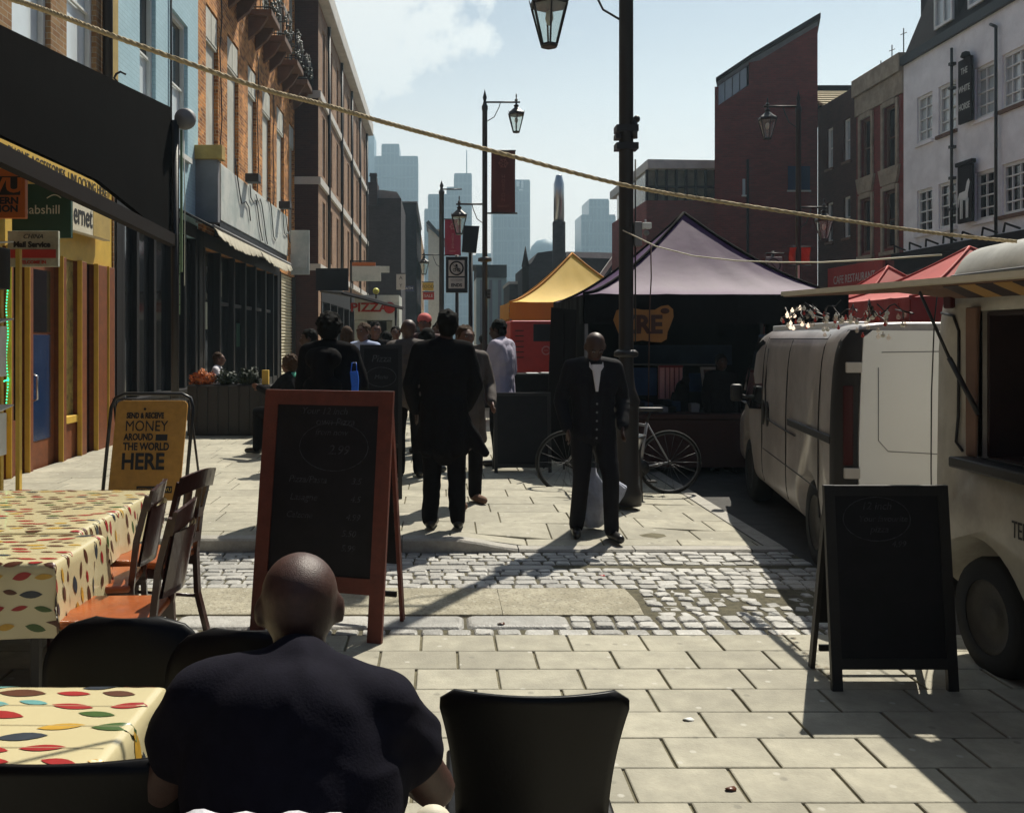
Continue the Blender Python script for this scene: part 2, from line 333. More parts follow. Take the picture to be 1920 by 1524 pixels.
# near pavement: courses of slabs with open sandy joints
g = MB(); OFF = [0,.5,0,.27,.83,.38,.88,.4]
slabs(g, -5.0, 3.4, -1.5, 5.27, .408, .272, lambda x,y: .03, lambda r: OFF[r%8]+.02*r, gx=.014)
g.box(-5.0,3.4,-1.5,5.27,.0,.018,1)
tag(g.build('pavement', [M['slab'], M['joint']]), kind='structure')
# far pavement, dropped at the crossing
g = MB()
slabs(g, -4.9, XK-.145, 7.5, 48, .62, .42, zf, gx=.012)
nx, ny = 28, 60
for i in range(nx):
    for j in range(ny):
        xa, xb = -4.9+(XK+4.755)*i/nx, -4.9+(XK+4.755)*(i+1)/nx; ya, yb = 7.5+40.5*(j/ny)**1.6, 7.5+40.5*((j+1)/ny)**1.6
        g.add([(xa,ya,zf(xa,ya)-.012),(xb,ya,zf(xb,ya)-.012),(xb,yb,zf(xb,yb)-.012),(xa,yb,zf(xa,yb)-.012)], [(0,1,2,3)], 1)
g.box(-4.9,XK,48,160,.001,.035,0)
tag(g.build('pavement', [M['slab'], M['joint']]), kind='structure')
g = MB()
def kerbstone(pts, zt, th=.15):
    pass
xk = [-4.9+.92*i for i in range(9)]+[XK]
for a, b in zip(xk, xk[1:]):
    a += .004; b -= .004; n = 6
    for i in range(n):
        p, q = a+(b-a)*i/n, a+(b-a)*(i+1)/n; zp, zq = zf(p,7.35)+.004, zf(q,7.35)+.004; k = .015
        g.add([(p,7.35,0),(q,7.35,0),(q,7.35,zq-k),(p,7.35,zp-k),(p,7.35+k,zp),(q,7.35+k,zq),(p,7.495,zp),(q,7.495,zq)], [(0,1,2,3),(3,2,5,4),(4,5,7,6)], 0)
for i in range(34):
    a, b = 7.5+.92*i+.004, 7.5+.92*(i+1)-.004; z = lambda y: zf(XK,y)+.004
    g.add([(XK-.145,a,z(a)),(XK,a,z(a)),(XK,b,z(b)),(XK-.145,b,z(b)),(XK,a,0),(XK,b,0)], [(0,1,2,3),(1,4,5,2)], 0)
g.keep = False
tag(g.build('kerb', M['kerb']), kind='structure')
# the crossing: setts, long granite stones, patched concrete
g = MB()
def stone(x, y, w, d, z=.024, m=0, rot=0, sk=.08):
    ca, sa = math.cos(rot), math.sin(rot); n = [(-1,-1),(1,-1),(1,1),(-1,1)]; b = min(w,d)*.10; vs = []
    j = [(random.uniform(-sk,sk)*w*.5, random.uniform(-sk,sk)*d*.5) for _ in n]; dz = random.uniform(-.004,.004)
    for lv, (ins, zz) in enumerate(((0,-.02),(0,z*.35),(b*.5,z*.85),(b*1.2,z+dz))):
        for c in range(4):
            for h in (0,1):        # eight-sided: corners cut
                cx, cy = n[c]; px_, py_ = cx*(w/2-ins)+j[c][0], cy*(d/2-ins)+j[c][1]; cut = min(w,d)*.11
                if (c+h) % 2 == 1: px_ -= cx*cut
                else: py_ -= cy*cut
                vs.append((x+px_*ca-py_*sa, y+px_*sa+py_*ca, zz+ (random.uniform(-.002,.002) if lv == 3 else 0)))
    order = []
    for c in range(4): order += ([2*c, 2*c+1])
    fs = []
    for lv in range(3):
        for k in range(8): fs.append((lv*8+k, lv*8+(k+1)%8, (lv+1)*8+(k+1)%8, (lv+1)*8+k))
    fs.append(tuple(24+k for k in range(8)))
    g.add(vs, fs, m, False)
y = 6.30
while y < 7.3:                                   # cobbles by the kerb
    if 6.76 < y < 6.88:
        x = -4.8
        while x < .75:
            w = random.uniform(.5,.75); stone(x+w/2, 6.86, w-.02, .13, .026, 0); x += w
        y = 6.96; continue
    x = -4.9; d = random.uniform(.085,.11)
    while x < 2.7:
        w = random.uniform(.09,.16); stone(x+w/2+random.uniform(-.005,.005), y+d/2+random.uniform(-.008,.008), w-.007, d-.001, .020+random.uniform(-.003,.003)); x += w
    y += d+.012
y = 5.68
while y < 6.3:                                   # the right hand end of the crossing
    x = 1.28+random.uniform(0,.05)
    while x < 2.75:
        w = random.uniform(.08,.13)
        if x < 1.42 or random.random() < .74: stone(x+w/2, y+.045+random.uniform(-.01,.01), w-.022, .082, .018+random.uniform(-.008,.004), rot=random.uniform(-.3,.3), sk=.2)
        x += w
    y += .105
x = -4.9
while x < .55: w = random.uniform(.55,.8); stone(x+w/2, 5.54, w-.015, .235, .027, sk=.01); x += w
while x < 2.7:
    for k in range(2):
        w = .13; stone(x+w/2+random.uniform(-.01,.01), 5.48+.12*k, w-.015, .11, .026)
    x += .13
x = -4.9
while x < 2.75: w = random.uniform(.13,.2); stone(x+w/2, 5.345, w-.02, .1, .024); x += w
x = -4.9
tag(g.build('cobbles', M['sett']), kind='structure')
g = MB(); g.box(-4.9,2.78,5.28,7.349,.0012,.010); tag(g.build('crossing_bed', M['settjoint']), kind='structure')
g = MB()
for a, b in ((-4.9,-1.9),(-1.89,.38),(.385,1.24)):
    z = .021 if a < 0 else .019
    pts = [(a,5.68),(b,5.675),(b+random.uniform(-.02,.02),5.95),(b,6.27),((a+b)/2,6.29),(a,6.27)]
    g.prism([(p[0],p[1],.004) for p in pts], (0,0,z))
tag(g.build('concrete_patch', M['concrete']), kind='structure')
# ================================================================ LEFT SIDE OF THE STREET (facades face +X)
XL = -4.9
M['brick_tan'] = brick('tan_brick', (.34,.21,.10), (.24,.12,.055), (.35,.30,.22))
M['brick_orange'] = brick('orange_brick', (.62,.26,.075), (.20,.065,.026), (.52,.40,.22), blotch=.5)
M['brick_blue'] = brick('blue_painted_brick', (.42,.60,.68), (.39,.57,.65), (.33,.50,.57), rough=.6, bump=.4, blotch=.08)
M['brick_brown'] = brick('brown_brick', (.36,.22,.14), (.27,.155,.10), (.34,.27,.20))
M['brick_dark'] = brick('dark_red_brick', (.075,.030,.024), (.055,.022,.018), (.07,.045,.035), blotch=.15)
M['brick_red'] = brick('red_brick', (.22,.040,.036), (.16,.032,.029), (.12,.055,.045), blotch=.18)
M['render'] = pmat('pale_render', (.52,.52,.46), .85, .12, 2, .2, dirt=.35, dirtcol=(.33,.31,.26), dscale=1.2)
M['bandstone'] = pmat('white_stone_band', (.55,.52,.48), .8, .15, 2)
M['sky_curtain'] = pmat('sky_reflection_and_curtain_pane', (.72,.79,.83), .15, .08, 1.2, bump=0, spec=.9)  # sky reflection put into the pane colour; also the white lower-sash curtain
M['mustard'] = pmat('mustard_render', (.40,.28,.08), .85, .2, 4)
M['darkwood'] = pmat('dark_shopfront_paint', (.010,.008,.009), .5, .2, 6, spec=.3)
def shell(mb, fr, u0, u1, z0, z1, dep, m=0):     # the back, the ends and the flat roof behind a facade
    A = [fr(u0,z0,0),fr(u1,z0,0),fr(u1,z1,0),fr(u0,z1,0)]; B = [fr(u0,z0,dep),fr(u1,z0,dep),fr(u1,z1,dep),fr(u0,z1,dep)]
    mb.add(A+B, [(0,3,7,4),(1,5,6,2),(3,2,6,7),(4,5,6,7)], m)
# --- building A: tan brick over the phone shop
fr = frX(XL, 1)
b = empty('terrace_building', (XL,11,0), 'tan brick terrace building with tall white framed windows above the yellow phone shop', 'building')
H = [(8.2,9.4,4.9,7.9),(10.68,11.75,4.7,7.9),(12.25,13.3,4.7,7.9)]
shop = (10.25,14.0,0.0,3.95)
mb = wallmesh(fr, 6.0, 14.06, 0, 11, H+[shop], .25); shell(mb, fr, 6.0, 14.06, 0, 11, 8)
mb.build('wall', M['brick_tan'], b, True)
for h in H: window(b, fr, h, M['white'], M['sky_curtain'], 1, 2, .07)
mb = MB(); mb.cyl((XL+.09,13.52,3.95),(XL+.09,13.52,10.9),.07,m=0); mb.build('drainpipe', M['iron'], b, True)
mb = MB(); mb.box(XL+.002,XL+.08,13.66,13.98,3.95,10.98); mb.build('pilaster', M['mustard'], b, True)
# --- phone shop front
s = empty('phone_shop_front', (XL,12,0), 'yellow and orange wooden phone shop front with a blue panelled door', 'shopfront')
M['blueglass'] = pmat('blue_door_panel', (.012,.03,.085), .25, .1, 4)
M['poster'] = pmat('yellow_price_poster', (.38,.30,.10), .5, .25, 3, dirt=.8, dirtcol=(.12,.09,.04), dscale=9)
mb = MB(); mb.box(XL-.9,XL-.6,10.25,14.0,0,3.95); mb.build('back_wall', M['darkwood'], s, True)
mb = MB(); mb.box(XL-.6,XL-.02,10.26,13.99,2.75,3.94); mb.build('fascia', M['yellow'], s, True)
posts = [(10.27,10.36,1),(10.55,10.63,0),(11.02,11.15,0),(12.0,12.14,0),(12.62,12.84,0),(13.22,13.62,0),(13.66,13.94,0)]
for a, c, k in posts:
    mb = MB(); mb.rbox(XL-.12,XL+.045,a,c,0,2.75,.008,0); mb.rbox(XL-.00,XL+.065,a-.016,a-.002,0,2.76,.004,1)
    mb.build('post', [M['yellow'] if k else M['orangewood'], M['yellow']], s, True)
for a, c, z in ((10.36,10.55,.75),(12.14,12.62,.58)): mb = MB(); mb.rbox(XL-.12,XL+.02,a,c,z,z+.1,.01); mb.build('sill', M['yellow'], s, True)
for a, c, z in ((10.64,11.0,.75),(12.14,12.62,.58)): mb = MB(); mb.box(XL-.1,XL-.02,a,c,.03,z); mb.build('stall_riser', M['orangewood'], s, True)
mb = MB(); mb.box(XL-.1,XL-.06,12.14,12.62,.68,2.74); mb.build('poster_window', M['poster'], s, True)
mb = MB(); mb.box(XL-.1,XL-.06,10.37,10.54,.85,2.74); mb.build('window', M['darkglass'], s, True)
for a, c, z in ((10.64,11.01,.75),(12.86,13.2,.1)): mb = MB(); mb.box(XL-.1,XL-.06,a,c,z,2.74); mb.build('window', M['darkglass'], s, True)
d = MB(); d.rbox(XL-.12,XL-.05,11.17,11.98,.03,2.70,.008,1); d.box(XL-.048,XL-.042,11.3,11.84,.45,1.75,0); d.box(XL-.048,XL-.042,11.3,11.84,1.78,2.55,2)
d = d.build('door', [M['blueglass'], M['orangewood'], M['darkglass']], s, True)
mb = MB(); mb.tube([(XL+.0,11.24,.95),(XL+.05,11.24,.97),(XL+.05,11.24,1.25),(XL+.0,11.24,1.27)], .012); mb.build('handle', M['steel'], d, True)
mb = MB(); mb.box(XL-.1,XL+.22,11.0,12.1,-.02,.05); mb.build('doorstep', M['kerb'], s, True)
led = emat('green_led', (.02,.8,.32), 2.2)
mb = MB()
for i in range(44): mb.ball((XL+.03, 10.50+.02*math.sin(i*.4), 2.45-.035*i), .009, nu=6, nv=4)
for i in range(9): mb.ball((XL+.03, 10.38+.03*i, 1.22+.004*i), .009, nu=6, nv=4)
mb.build('led_string', led, s, True)
# signs over the phone shop
M['signgreen'] = pmat('dark_green_sign', (.010,.055,.036), .5, .1, 3)
M['signorange'] = pmat('orange_sign', (.50,.13,.018), .5, .1, 3)
M['signred'] = pmat('red_sign', (.42,.03,.022), .5, .15, 5)
M['ink'] = pmat('black_ink', (.012,.011,.012), .6, 0, bump=0)
M['paleink'] = pmat('pale_ink', (.55,.55,.50), .6, 0, bump=0)
sg = empty('shop_sign', (-4.7,12.6,3.3), 'cream sign with cut off black lettering ernet on the shop fascia', 'sign')
mb = MB(); mb.rbox(XL+.05,XL+.15,12.02,13.45,3.10,3.52,.01); mb.build('panel', M['cream'], sg, True)
text('ernet', .40, M['ink'], sg, (XL+.153,12.42,3.33), (90,0,90), sx=.75, bold=.006)
mb = MB(); mb.box(XL+.151,XL+.154,12.78,13.44,3.11,3.51); mb.build('panel', M['mustard'], sg, True)
sg = empty('shop_sign', (-4.3,10.6,2.9), 'dark green hanging sign with white habshill lettering and a swoosh', 'sign')
mb = MB(); mb.rbox(Xp(22,10.6),Xp(133,10.6),10.6,10.66,Zp(446,10.6),Zp(345,10.6),.006); mb.build('panel', M['signgreen'], sg, True)
text('habshill', .145, M['paleink'], sg, (Xp(78,10.6),10.594,Zp(394,10.6)))
mb = MB(); mb.tube([P(88+26*t,372-10*math.sin(t*2.4)+6*t,10.59) for t in [i/8 for i in range(9)]], .006, 5); mb.build('swoosh', M['paleink'], sg, True)
sg = empty('shop_sign', (-4.5,9.5,3.1), 'orange money transfer sign with a black U emblem at the left edge', 'sign')
mb = MB(); mb.rbox(Xp(-60,9.5),Xp(47,9.5),9.5,9.57,Zp(409,9.5),Zp(316,9.5),.008); mb.box(Xp(-50,9.5),Xp(38,9.5),9.494,9.499,Zp(366,9.5),Zp(331,9.5),1); mb.build('panel', [M['signorange'],M['ink']], sg, True)
text('WU', .20, M['signorange'], sg, (Xp(4,9.5),9.488,Zp(349,9.5)), bold=.008, sx=1.2)
text('WESTERN', .095, M['ink'], sg, (Xp(-8,9.5),9.496,Zp(377,9.5)), bold=.004, sx=1.1)
text('UNION', .095, M['ink'], sg, (Xp(2,9.5),9.496,Zp(392,9.5)), bold=.004, sx=1.1)
sg = empty('shop_sign', (-4.35,10.0,2.5), 'weathered white and red Mail Service sign hanging under the green one', 'sign')
M['weather'] = pmat('weathered_white', (.36,.38,.31), .7, .3, 8)
mb = MB(); mb.rbox(Xp(14,10),Xp(109,10),10,10.05,Zp(500,10),Zp(433,10),.005); mb.box(Xp(20,10),Xp(105,10),9.994,9.999,Zp(484,10),Zp(468,10),1); mb.build('panel', [M['weather'],M['signred']], sg, True)
text('CHINA', .07, M['ink'], sg, (Xp(62,10),9.996,Zp(444,10)), shear=.3); text('Mail Service', .082, M['ink'], sg, (Xp(60,10),9.996,Zp(459,10)), bold=.004)
text('WELCOME IN', .05, M['signred'], sg, (Xp(60,10),9.996,Zp(492,10)), bold=.002)
sg = empty('fascia_sign', (-4.8,11,3.7), 'long yellow fascia strip with black accessories lettering under the canopy', 'sign')
mb = MB(); mb.rbox(XL+.05,XL+.16,10.0,13.3,3.62,4.02,.01); mb.build('panel', M['yellow'], sg, True)
text('PHONE ACCESSORIES  UNLOCKING HERE', .17, M['ink'], sg, (XL+.164,11.75,3.76), (90,0,90), sx=.95)
# rack of trays at the left edge
s = empty('leaflet_rack', (-3.75,8.0,0), 'wall of white and brown leaflet boxes at the left edge of the shop', 'rack')
for i, (a, c, q) in enumerate(((540,452,0),(708,602,1),(860,770,1))):
    mb = MB(); mb.rbox(Xp(-50,8),Xp(20 if i == 0 else 13,8.3),8.0,8.3,Zp(a,8),Zp(c,8)-.04,.008,q); mb.prism([(Xp(-50,8),8.32,Zp(c,8)+.02),(Xp(-50,8),7.95,Zp(c,8)-.03),(Xp(24,8.3),7.95,Zp(c,8)-.03),(Xp(24,8.3),8.32,Zp(c,8)+.02)], (0,0,.012), 1)
    mb.build('tray', [M['darkwood'],M['white']], s, True)
mb = MB(); mb.box(Xp(-40,8),Xp(-30,8),8.31,8.36,.03,2.5); mb.box(Xp(-2,8),Xp(6,8),8.31,8.36,.03,2.5); mb.build('frame', M['yellow'], s, True)
# --- black canopy over the near terrace
M['canopy'] = pmat('black_canopy_fabric', (.0035,.003,.003), .95, .25, 2, .2, spec=.03)
M['canopybar'] = pmat('dark_brown_awning_bar', (.010,.006,.005), .7, .2, 3, .1, spec=.12)
s = empty('canopy', (-3,8,2.8), 'large black canopy with a deep front flap and a brown front bar at upper left', 'awning')
mb = MB()
def strip(ys, bot, top, x, th=.05, m=0):
    for (a, c) in zip(ys, ys[1:]):
        mb.add([(x,a,bot(a)),(x,c,bot(c)),(x,c,top(c)),(x,a,top(a)),(x-th,a,bot(a)),(x-th,c,bot(c)),(x-th,c,top(c)),(x-th,a,top(a))], [(0,1,2,3),(7,6,5,4),(3,2,6,7),(0,4,5,1),(1,5,6,2),(0,3,7,4)], m)
ys = [4.5+i*.372 for i in range(17)]
topl = lambda y: 3.84+(y-6.36)*.108
botl = lambda y: 3.09 if y < 8.2 else 3.09-(y-8.2)*.125
strip(ys, botl, topl, -3.0); mb.build('front_flap', M['canopy'], s, True)
mb = MB(); mb.add([(-3.05,a,topl(a)-.03) for a in (4.5,10.45)]+[(XL+.3,a,topl(a)+.25) for a in (10.45,4.5)], [(0,1,2,3)]); mb.add([(-3.05,a,topl(a)-.05) for a in (4.5,10.45)]+[(XL+.3,a,topl(a)+.23) for a in (10.45,4.5)], [(0,1,2,3)]); mb.build('roof_fabric', M['canopy'], s, True)
mb = MB(); mb.bar((-3.0,4.5,3.02),(-3.0,10.5,2.80),.09,.13); mb.build('front_bar', M['canopybar'], s, True)
mb = MB(); mb.cyl((-2.98,10.5,.12),(-2.98,10.5,4.15),.045); mb.build('post', M['iron'], s, True)
mb = MB(); mb.lathe([(.0,-.10),(.10,-.08),(.125,0),(.10,.08),(0,.10)], (-2.88,10.55,4.18), 20, ax='y'); mb.build('end_cap', M['grey'], s, True)
M['greenedge'] = pmat('green_serrated_trim', (.16,.24,.13), .6, .2, 5)
mb = MB(); mb.box(-2.925,-2.90,10.5,10.52,2.45,4.05)
for i in range(9): z = 3.0-i*.115; mb.prism([(-2.93,10.51,z),(-3.0,10.51,z-.055),(-2.93,10.51,z-.11)], (0,.012,0))
mb.build('serrated_trim', M['greenedge'], s, True)
mb = MB(); mb.tube([(-2.90,10.56,4.05),(-2.885,10.56,3.2),(-2.89,10.56,2.3)], .006, 5); mb.build('cord', M['white'], s, True)
mb = MB(); mb.tube([P(206+q[0],157-q[1],9.0) for q in ((6,8),(2,0),(10,-4),(14,4),(8,10),(12,18),(20,22),(30,17))], .011, 6)
tag(mb.build('scroll_bracket', M['iron']), 'small curled black iron bracket above the canopy beside the blue wall', 'bracket')
# --- building B: blue painted
b = empty('terrace_building', (XL,16.5,0), 'light blue painted brick building with two sash windows beyond the canopy', 'building')
H = [(15.23,16.09,5.2,7.75),(17.05,18.13,5.2,7.75)]; SB = (14.3,18.75,0,3.7)
mb = wallmesh(fr, 14.065, 18.9, 0, 11.5, H+[SB], .22); shell(mb, fr, 14.065, 18.9, 0, 11.5, 8); mb.build('wall', M['brick_blue'], b, True)
for h in H: window(b, fr, h, M['white'], M['sky_curtain'], 1, 2, .08, split=.52, g2=M['darkglass'], sill=M['white'])
mb = MB(); mb.tube([(XL+.03,16.9,9.8),(XL+.03,16.9,4.0)], .02, 6); mb.build('cable', M['iron'], b, True)
s = empty('bar_front', (XL,16.5,0), 'black glazed shop front under the blue building with dark mullions', 'shopfront')
mb = MB(); mb.box(XL-.5,XL-.22,14.3,18.75,0,3.7); mb.build('back_wall', M['darkwood'], s, True)
for a in (14.3,15.0,15.9,16.9,17.8,18.6): mb = MB(); mb.rbox(XL-.15,XL+.03,a,a+.13,.1,3.69,.008); mb.build('mullion', M['darkwood'], s, True)
for a, c, z0, z1 in ((14.07,14.295,0,3.9),(18.76,18.9,0,3.9),(14.3,18.75,3.701,3.95)): mb = MB(); mb.box(XL+.002,XL+.03,a,c,z0,z1); mb.build('surround', M['darkwood'], s, True)
mb = MB(); mb.box(XL-.1,XL+.02,14.43,18.6,.1,.7); mb.rbox(XL-.1,XL+.14,14.43,18.6,.70,.76,.01); mb.build('stall_riser', M['darkwood'], s, True)
mb = MB(); mb.box(XL-.1,XL-.06,14.43,18.6,.77,3.6); mb.build('glazing', M['darkglass'], s, True)
# --- building C: orange brick with pale panels and balconies
b = empty('warehouse_building', (XL,25,0), 'orange brick warehouse with tall pale panels and iron balconies', 'building')
st = [(19.53,20.6),(21.5,22.7),(23.8,24.9),(25.75,27),(28,29.3),(30.3,31.35)]
H = [(a,c,4.85,8.75) for a,c in st]; H2 = [(a,c,10.15,13.2) for a,c in st]; SC = (19.2,28.1,0,3.6); SR = (28.4,31.3,0,3.75)
mb = wallmesh(fr, 18.9, 31.45, 0, 15.5, H+H2+[SC,SR], .14); shell(mb, fr, 18.9, 31.45, 0, 15.5, 9); mb.build('wall', M['brick_orange'], b, True)
for h in H:
    mb = MB(); mb.box(XL-.12,XL-.09,h[0],h[1],4.85,8.0); mb.box(XL-.12,XL-.03,h[0],h[1],8.0,8.05); mb.box(XL-.05,XL-.02,h[0]+.02,(h[0]+h[1])/2-.02,8.06,8.7); mb.box(XL-.05,XL-.02,(h[0]+h[1])/2+.02,h[1]-.02,8.06,8.7)
    mb.build('render_panel', M['render'], b, True)
for h in H2: window(b, fr, h, M['render'], M['skyglass'], 2, 3, .09)
M['brownstone'] = pmat('brown_stone', (.16,.09,.06), .9, .2, 4)
M['gilt'] = pmat('weathered_iron_leaf', (.10,.11,.09), .4, .4, 20)
for yc in (22.1,24.35,26.4,28.65,30.8):
    mb = MB(); mb.rbox(XL+.002,XL+.62,yc-.62,yc+.62,9.92,10.08,.02)
    for k in (-.45,.45): mb.prism([(XL+.002,yc+k-.07,9.92),(XL+.5,yc+k-.07,9.92),(XL+.3,yc+k-.07,9.6),(XL+.002,yc+k-.07,9.35)], (0,.14,0))
    s = mb.build('balcony', M['brownstone'], b, True)
    mb = MB(); rr = random.Random(int(yc*10))
    X1 = XL+.58; Y0, Y1 = yc-.58, yc+.58
    for z in (10.14,10.85): mb.tube([(XL+.05,Y0,z),(X1,Y0,z),(X1,Y1,z),(XL+.05,Y1,z)], .018, 5)
    for i in range(9):
        q = Y0+(Y1-Y0)*i/8; mb.tube([(X1,q,10.08),(X1+.05*math.sin(i),q+.05,10.4),(X1,q,10.95)], .011, 4)
    for i in range(5): q = XL+.1+i*.11; mb.tube([(q,Y0,10.08),(q,Y0+.03,10.45),(q,Y0,10.9)], .011, 4)
    for i in range(34):
        side = rr.random() < .6; c = Vector((X1+.03, rr.uniform(Y0,Y1), rr.uniform(10.2,11.0))) if side else Vector((rr.uniform(XL+.1,X1), Y0-.02, rr.uniform(10.2,11.0)))
        mb.ball(c, (.05,.05,.028), 1, 6, 4, Matrix.Rotation(rr.uniform(0,6),3,'X'))
    mb.build('railing', [M['iron'],M['gilt']], s, True)
mb = MB()
for px0, yy in ((24.95,9.3),(20.75,9.6),(27.3,9.0)):
    pts = [(XL+.03, px0+.12*math.sin(t*2.1), yy-t*.75) for t in range(7)]; mb.tube(pts, .014, 4)
mb.build('cable', M['iron'], b, True)
# shop under C
s = empty('restaurant_front', (XL,24,0), 'black restaurant front with dark windows under the cream trimmed awning', 'shopfront')
mb = MB(); mb.box(XL-.6,XL-.3,19.2,28.1,0,3.6); mb.build('back_wall', M['darkwood'], s, True)
for a in (19.2,20.6,22.0,23.3,24.6,26.0,27.2,27.95): mb = MB(); mb.rbox(XL-.2,XL+.04,a,a+.15,.1,3.59,.01); mb.build('mullion', M['darkwood'], s, True)
for a, c, z in ((18.72,19.19,3.9),(28.11,28.39,3.9),(19.2,28.1,3.9)): mb = MB(); mb.box(XL+.002,XL+.03,a,c,(0 if c-a < 2 else 3.601),z); mb.build('surround', M['darkwood'], s, True)
for a in (20.62,22.02,23.32,24.62,26.02): mb = MB(); mb.rbox(XL-.13,XL-.03,a+.15,a+1.15,2.45,2.53,.008); mb.build('transom', M['darkwood'], s, True)
for a, z, q in ((19.6,1.9,'weather'),(20.9,2.65,'weather'),(22.9,1.5,'bluecl'),(24.9,2.7,'weather')):
    mb = MB(); mb.box(XL-.098,XL-.09,a,a+.42,z,z+.58); mb.build('menu_poster', M['weather'] if q == 'weather' else M['signgreen'], s, True)
mb = MB(); mb.box(XL-.14,XL-.10,19.35,27.95,.62,3.58); mb.build('glazing', M['darkglass'], s, True)
mb = MB(); mb.box(XL-.14,XL+.02,19.35,27.95,.1,.6); mb.build('stall_riser', M['darkwood'], s, True)
s = empty('roller_shutter', (XL,29.8,0), 'half lit corrugated roller shutter beside the restaurant', 'shutter')
mb = MB()
for i in range(36): z = .15+i*.1; mb.prism([(XL-.12,28.4,z),(XL-.06,28.4,z+.04),(XL-.06,28.4,z+.07),(XL-.12,28.4,z+.10)], (0,2.9,0))
mb.build('slats', M['cream'], s, True)
for a in (28.4,31.2): mb = MB(); mb.box(XL-.05,XL+.06,a,a+.1,.1,3.75); mb.build('guide_rail', M['iron'], s, True)
M['signwhite'] = pmat('stained_white_signboard', (.62,.64,.60), .5, .1, 2, dirt=.75, dirtcol=(.36,.42,.40), dscale=1.1)
s = empty('fascia_signboard', (-4.6,24,4.2), 'long stained white fascia signboard with loose black cables across it', 'signboard')
mb = MB(); mb.rbox(-4.72,-4.6,19.6,28.2,4.18,5.38,.015); mb.build('panel', M['signwhite'], s, True)
mb = MB(); mb.box(-4.74,-4.62,19.6,28.2,3.82,4.17); mb.build('lower_band', M['darkwood'], s, True)
mb = MB(); rr = random.Random(4)
for y0 in (20.9,22.4,23.1,24.6,26.8,27.5):
    pts = []; z = 5.5
    for t in range(8): pts.append((-4.57, y0+t*.22+rr.uniform(-.12,.12), z-t*.15+.25*math.sin(t+y0))) 
    mb.tube(pts, .014, 4)
mb.build('cable', M['iron'], s, True)
for a, z in ((22.0,5.4),(26.6,5.42)): mb = MB(); mb.rbox(-4.6,-4.28,a,a+.35,z,z+.2,.02); mb.build('floodlight', M['iron'], s, True)
s = MB(); s.rbox(Xp(545,28.5),Xp(580,28.5),28.5,28.56,Zp(515,28.5),Zp(432,28.5),.01); s.box(Xp(545,28.5),Xp(575,28.5),28.45,28.49,Zp(503,28.5),Zp(478,28.5))
tag(s.build('blank_sign', M['signwhite']), 'blank pale grey projecting sign at the far end of the white signboard', 'sign')
s = MB(); s.rbox(Xp(366,18.9),Xp(413,18.9),18.7,18.88,Zp(420,18.9),Zp(302,18.9),.02); tag(s.build('sign_box', M['grey']), 'grey blank sign box standing out between the blue and the orange building', 'sign')
s = MB(); s.rbox(Xp(370,18.9),Xp(422,18.9),18.62,18.92,Zp(303,18.9),Zp(277,18.9),.01); tag(s.build('sign_box', M['mustard']), 'mustard brown box fixed above the grey sign box', 'box')
s = empty('awning', (-4.3,21.5,3.7), 'dark awning with a ragged cream valance over the restaurant', 'awning')
mb = MB(); mb.add([(XL,17.3,4.15),(XL,26.2,4.15),(-4.2,26.2,3.78),(-4.2,17.3,3.78),(XL,17.3,4.10),(XL,26.2,4.10),(-4.2,26.2,3.73),(-4.2,17.3,3.73)], [(0,1,2,3),(7,6,5,4),(0,3,7,4),(1,5,6,2),(3,2,6,7)]); mb.build('fabric', M['darkwood'], s, True)
mb = MB(); n = 60; rr = random.Random(3)
for i in range(n):
    a, c = 17.3+8.9*i/n, 17.3+8.9*(i+1)/n; sag = .30*math.sin(math.pi*((i/n*2)%1))**.5+.04
    e = 3.72-sag*.55-rr.uniform(0,.05); mb.add([(-4.19,a,3.76),(-4.19,c,3.76),(-4.13,c,e),(-4.13,a,e+.02),(-4.20,a,3.76),(-4.20,c,3.76),(-4.145,c,e),(-4.145,a,e+.02)], [(0,1,2,3),(7,6,5,4)])
mb.build('valance', M['cream'], s, True)
mb = MB(); mb.tube([(-4.2,17.3,3.79),(-4.2,26.2,3.79)], .03, 6); mb.build('front_bar', M['grey'], s, True)
# --- building D: brown office block
XD = Xp(597,31.5)
b = empty('office_block', (XD,42,0), 'four storey brown brick block with white string courses and a pale parapet', 'building')
frd = frX(XD, 1); H = []
for k in range(9):
    for z0, z1 in ((4.5,6.5),(7.4,9.5),(10.3,12.5)): H.append((32.6+k*2.2, 33.35+k*2.2, z0, z1))
SD = (32.2,51.8,0,3.7)
mb = wallmesh(frd, 31.5, 52.4, 0, 13.1, H+[SD], .2); shell(mb, frd, 31.5, 52.4, 0, 13.1, 10); mb.build('wall', M['brick_brown'], b, True)
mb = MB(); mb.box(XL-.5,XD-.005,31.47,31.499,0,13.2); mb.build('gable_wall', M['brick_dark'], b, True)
for h in H: window(b, frd, h, M['bandstone'], M['darkglass'], 1, 2, .06)
for z0, z1 in ((4.0,4.22),(6.9,7.15),(9.8,10.05)):
    mb = MB(); mb.box(XD+.003,XD+.09,31.4,52.4,z0,z1); mb.box(XL-.5,XD+.003,31.4,31.468,z0,z1); mb.build('string_course', M['bandstone'], b, True)
mb = MB(); mb.rbox(XL-.5,XD+.35,31.3,52.6,13.11,13.75,.03); mb.build('parapet', M['bandstone'], b, True)
mb = MB(); 
for k in range(5): mb.cyl((XD+.08,33.9+4.4*k,4),(XD+.08,33.9+4.4*k,13),.06,n=8)
mb.build('drainpipe', M['iron'], b, True)
s = empty('shop_row', (XD,42,0), 'row of dark shop fronts along the foot of the brown block', 'shopfront')
mb = MB(); mb.box(XD-.7,XD-.3,32.2,51.8,0,3.7); mb.box(XD-.2,XD+.02,32.2,51.8,3.0,3.69); mb.build('wall', M['darkwood'], s, True)
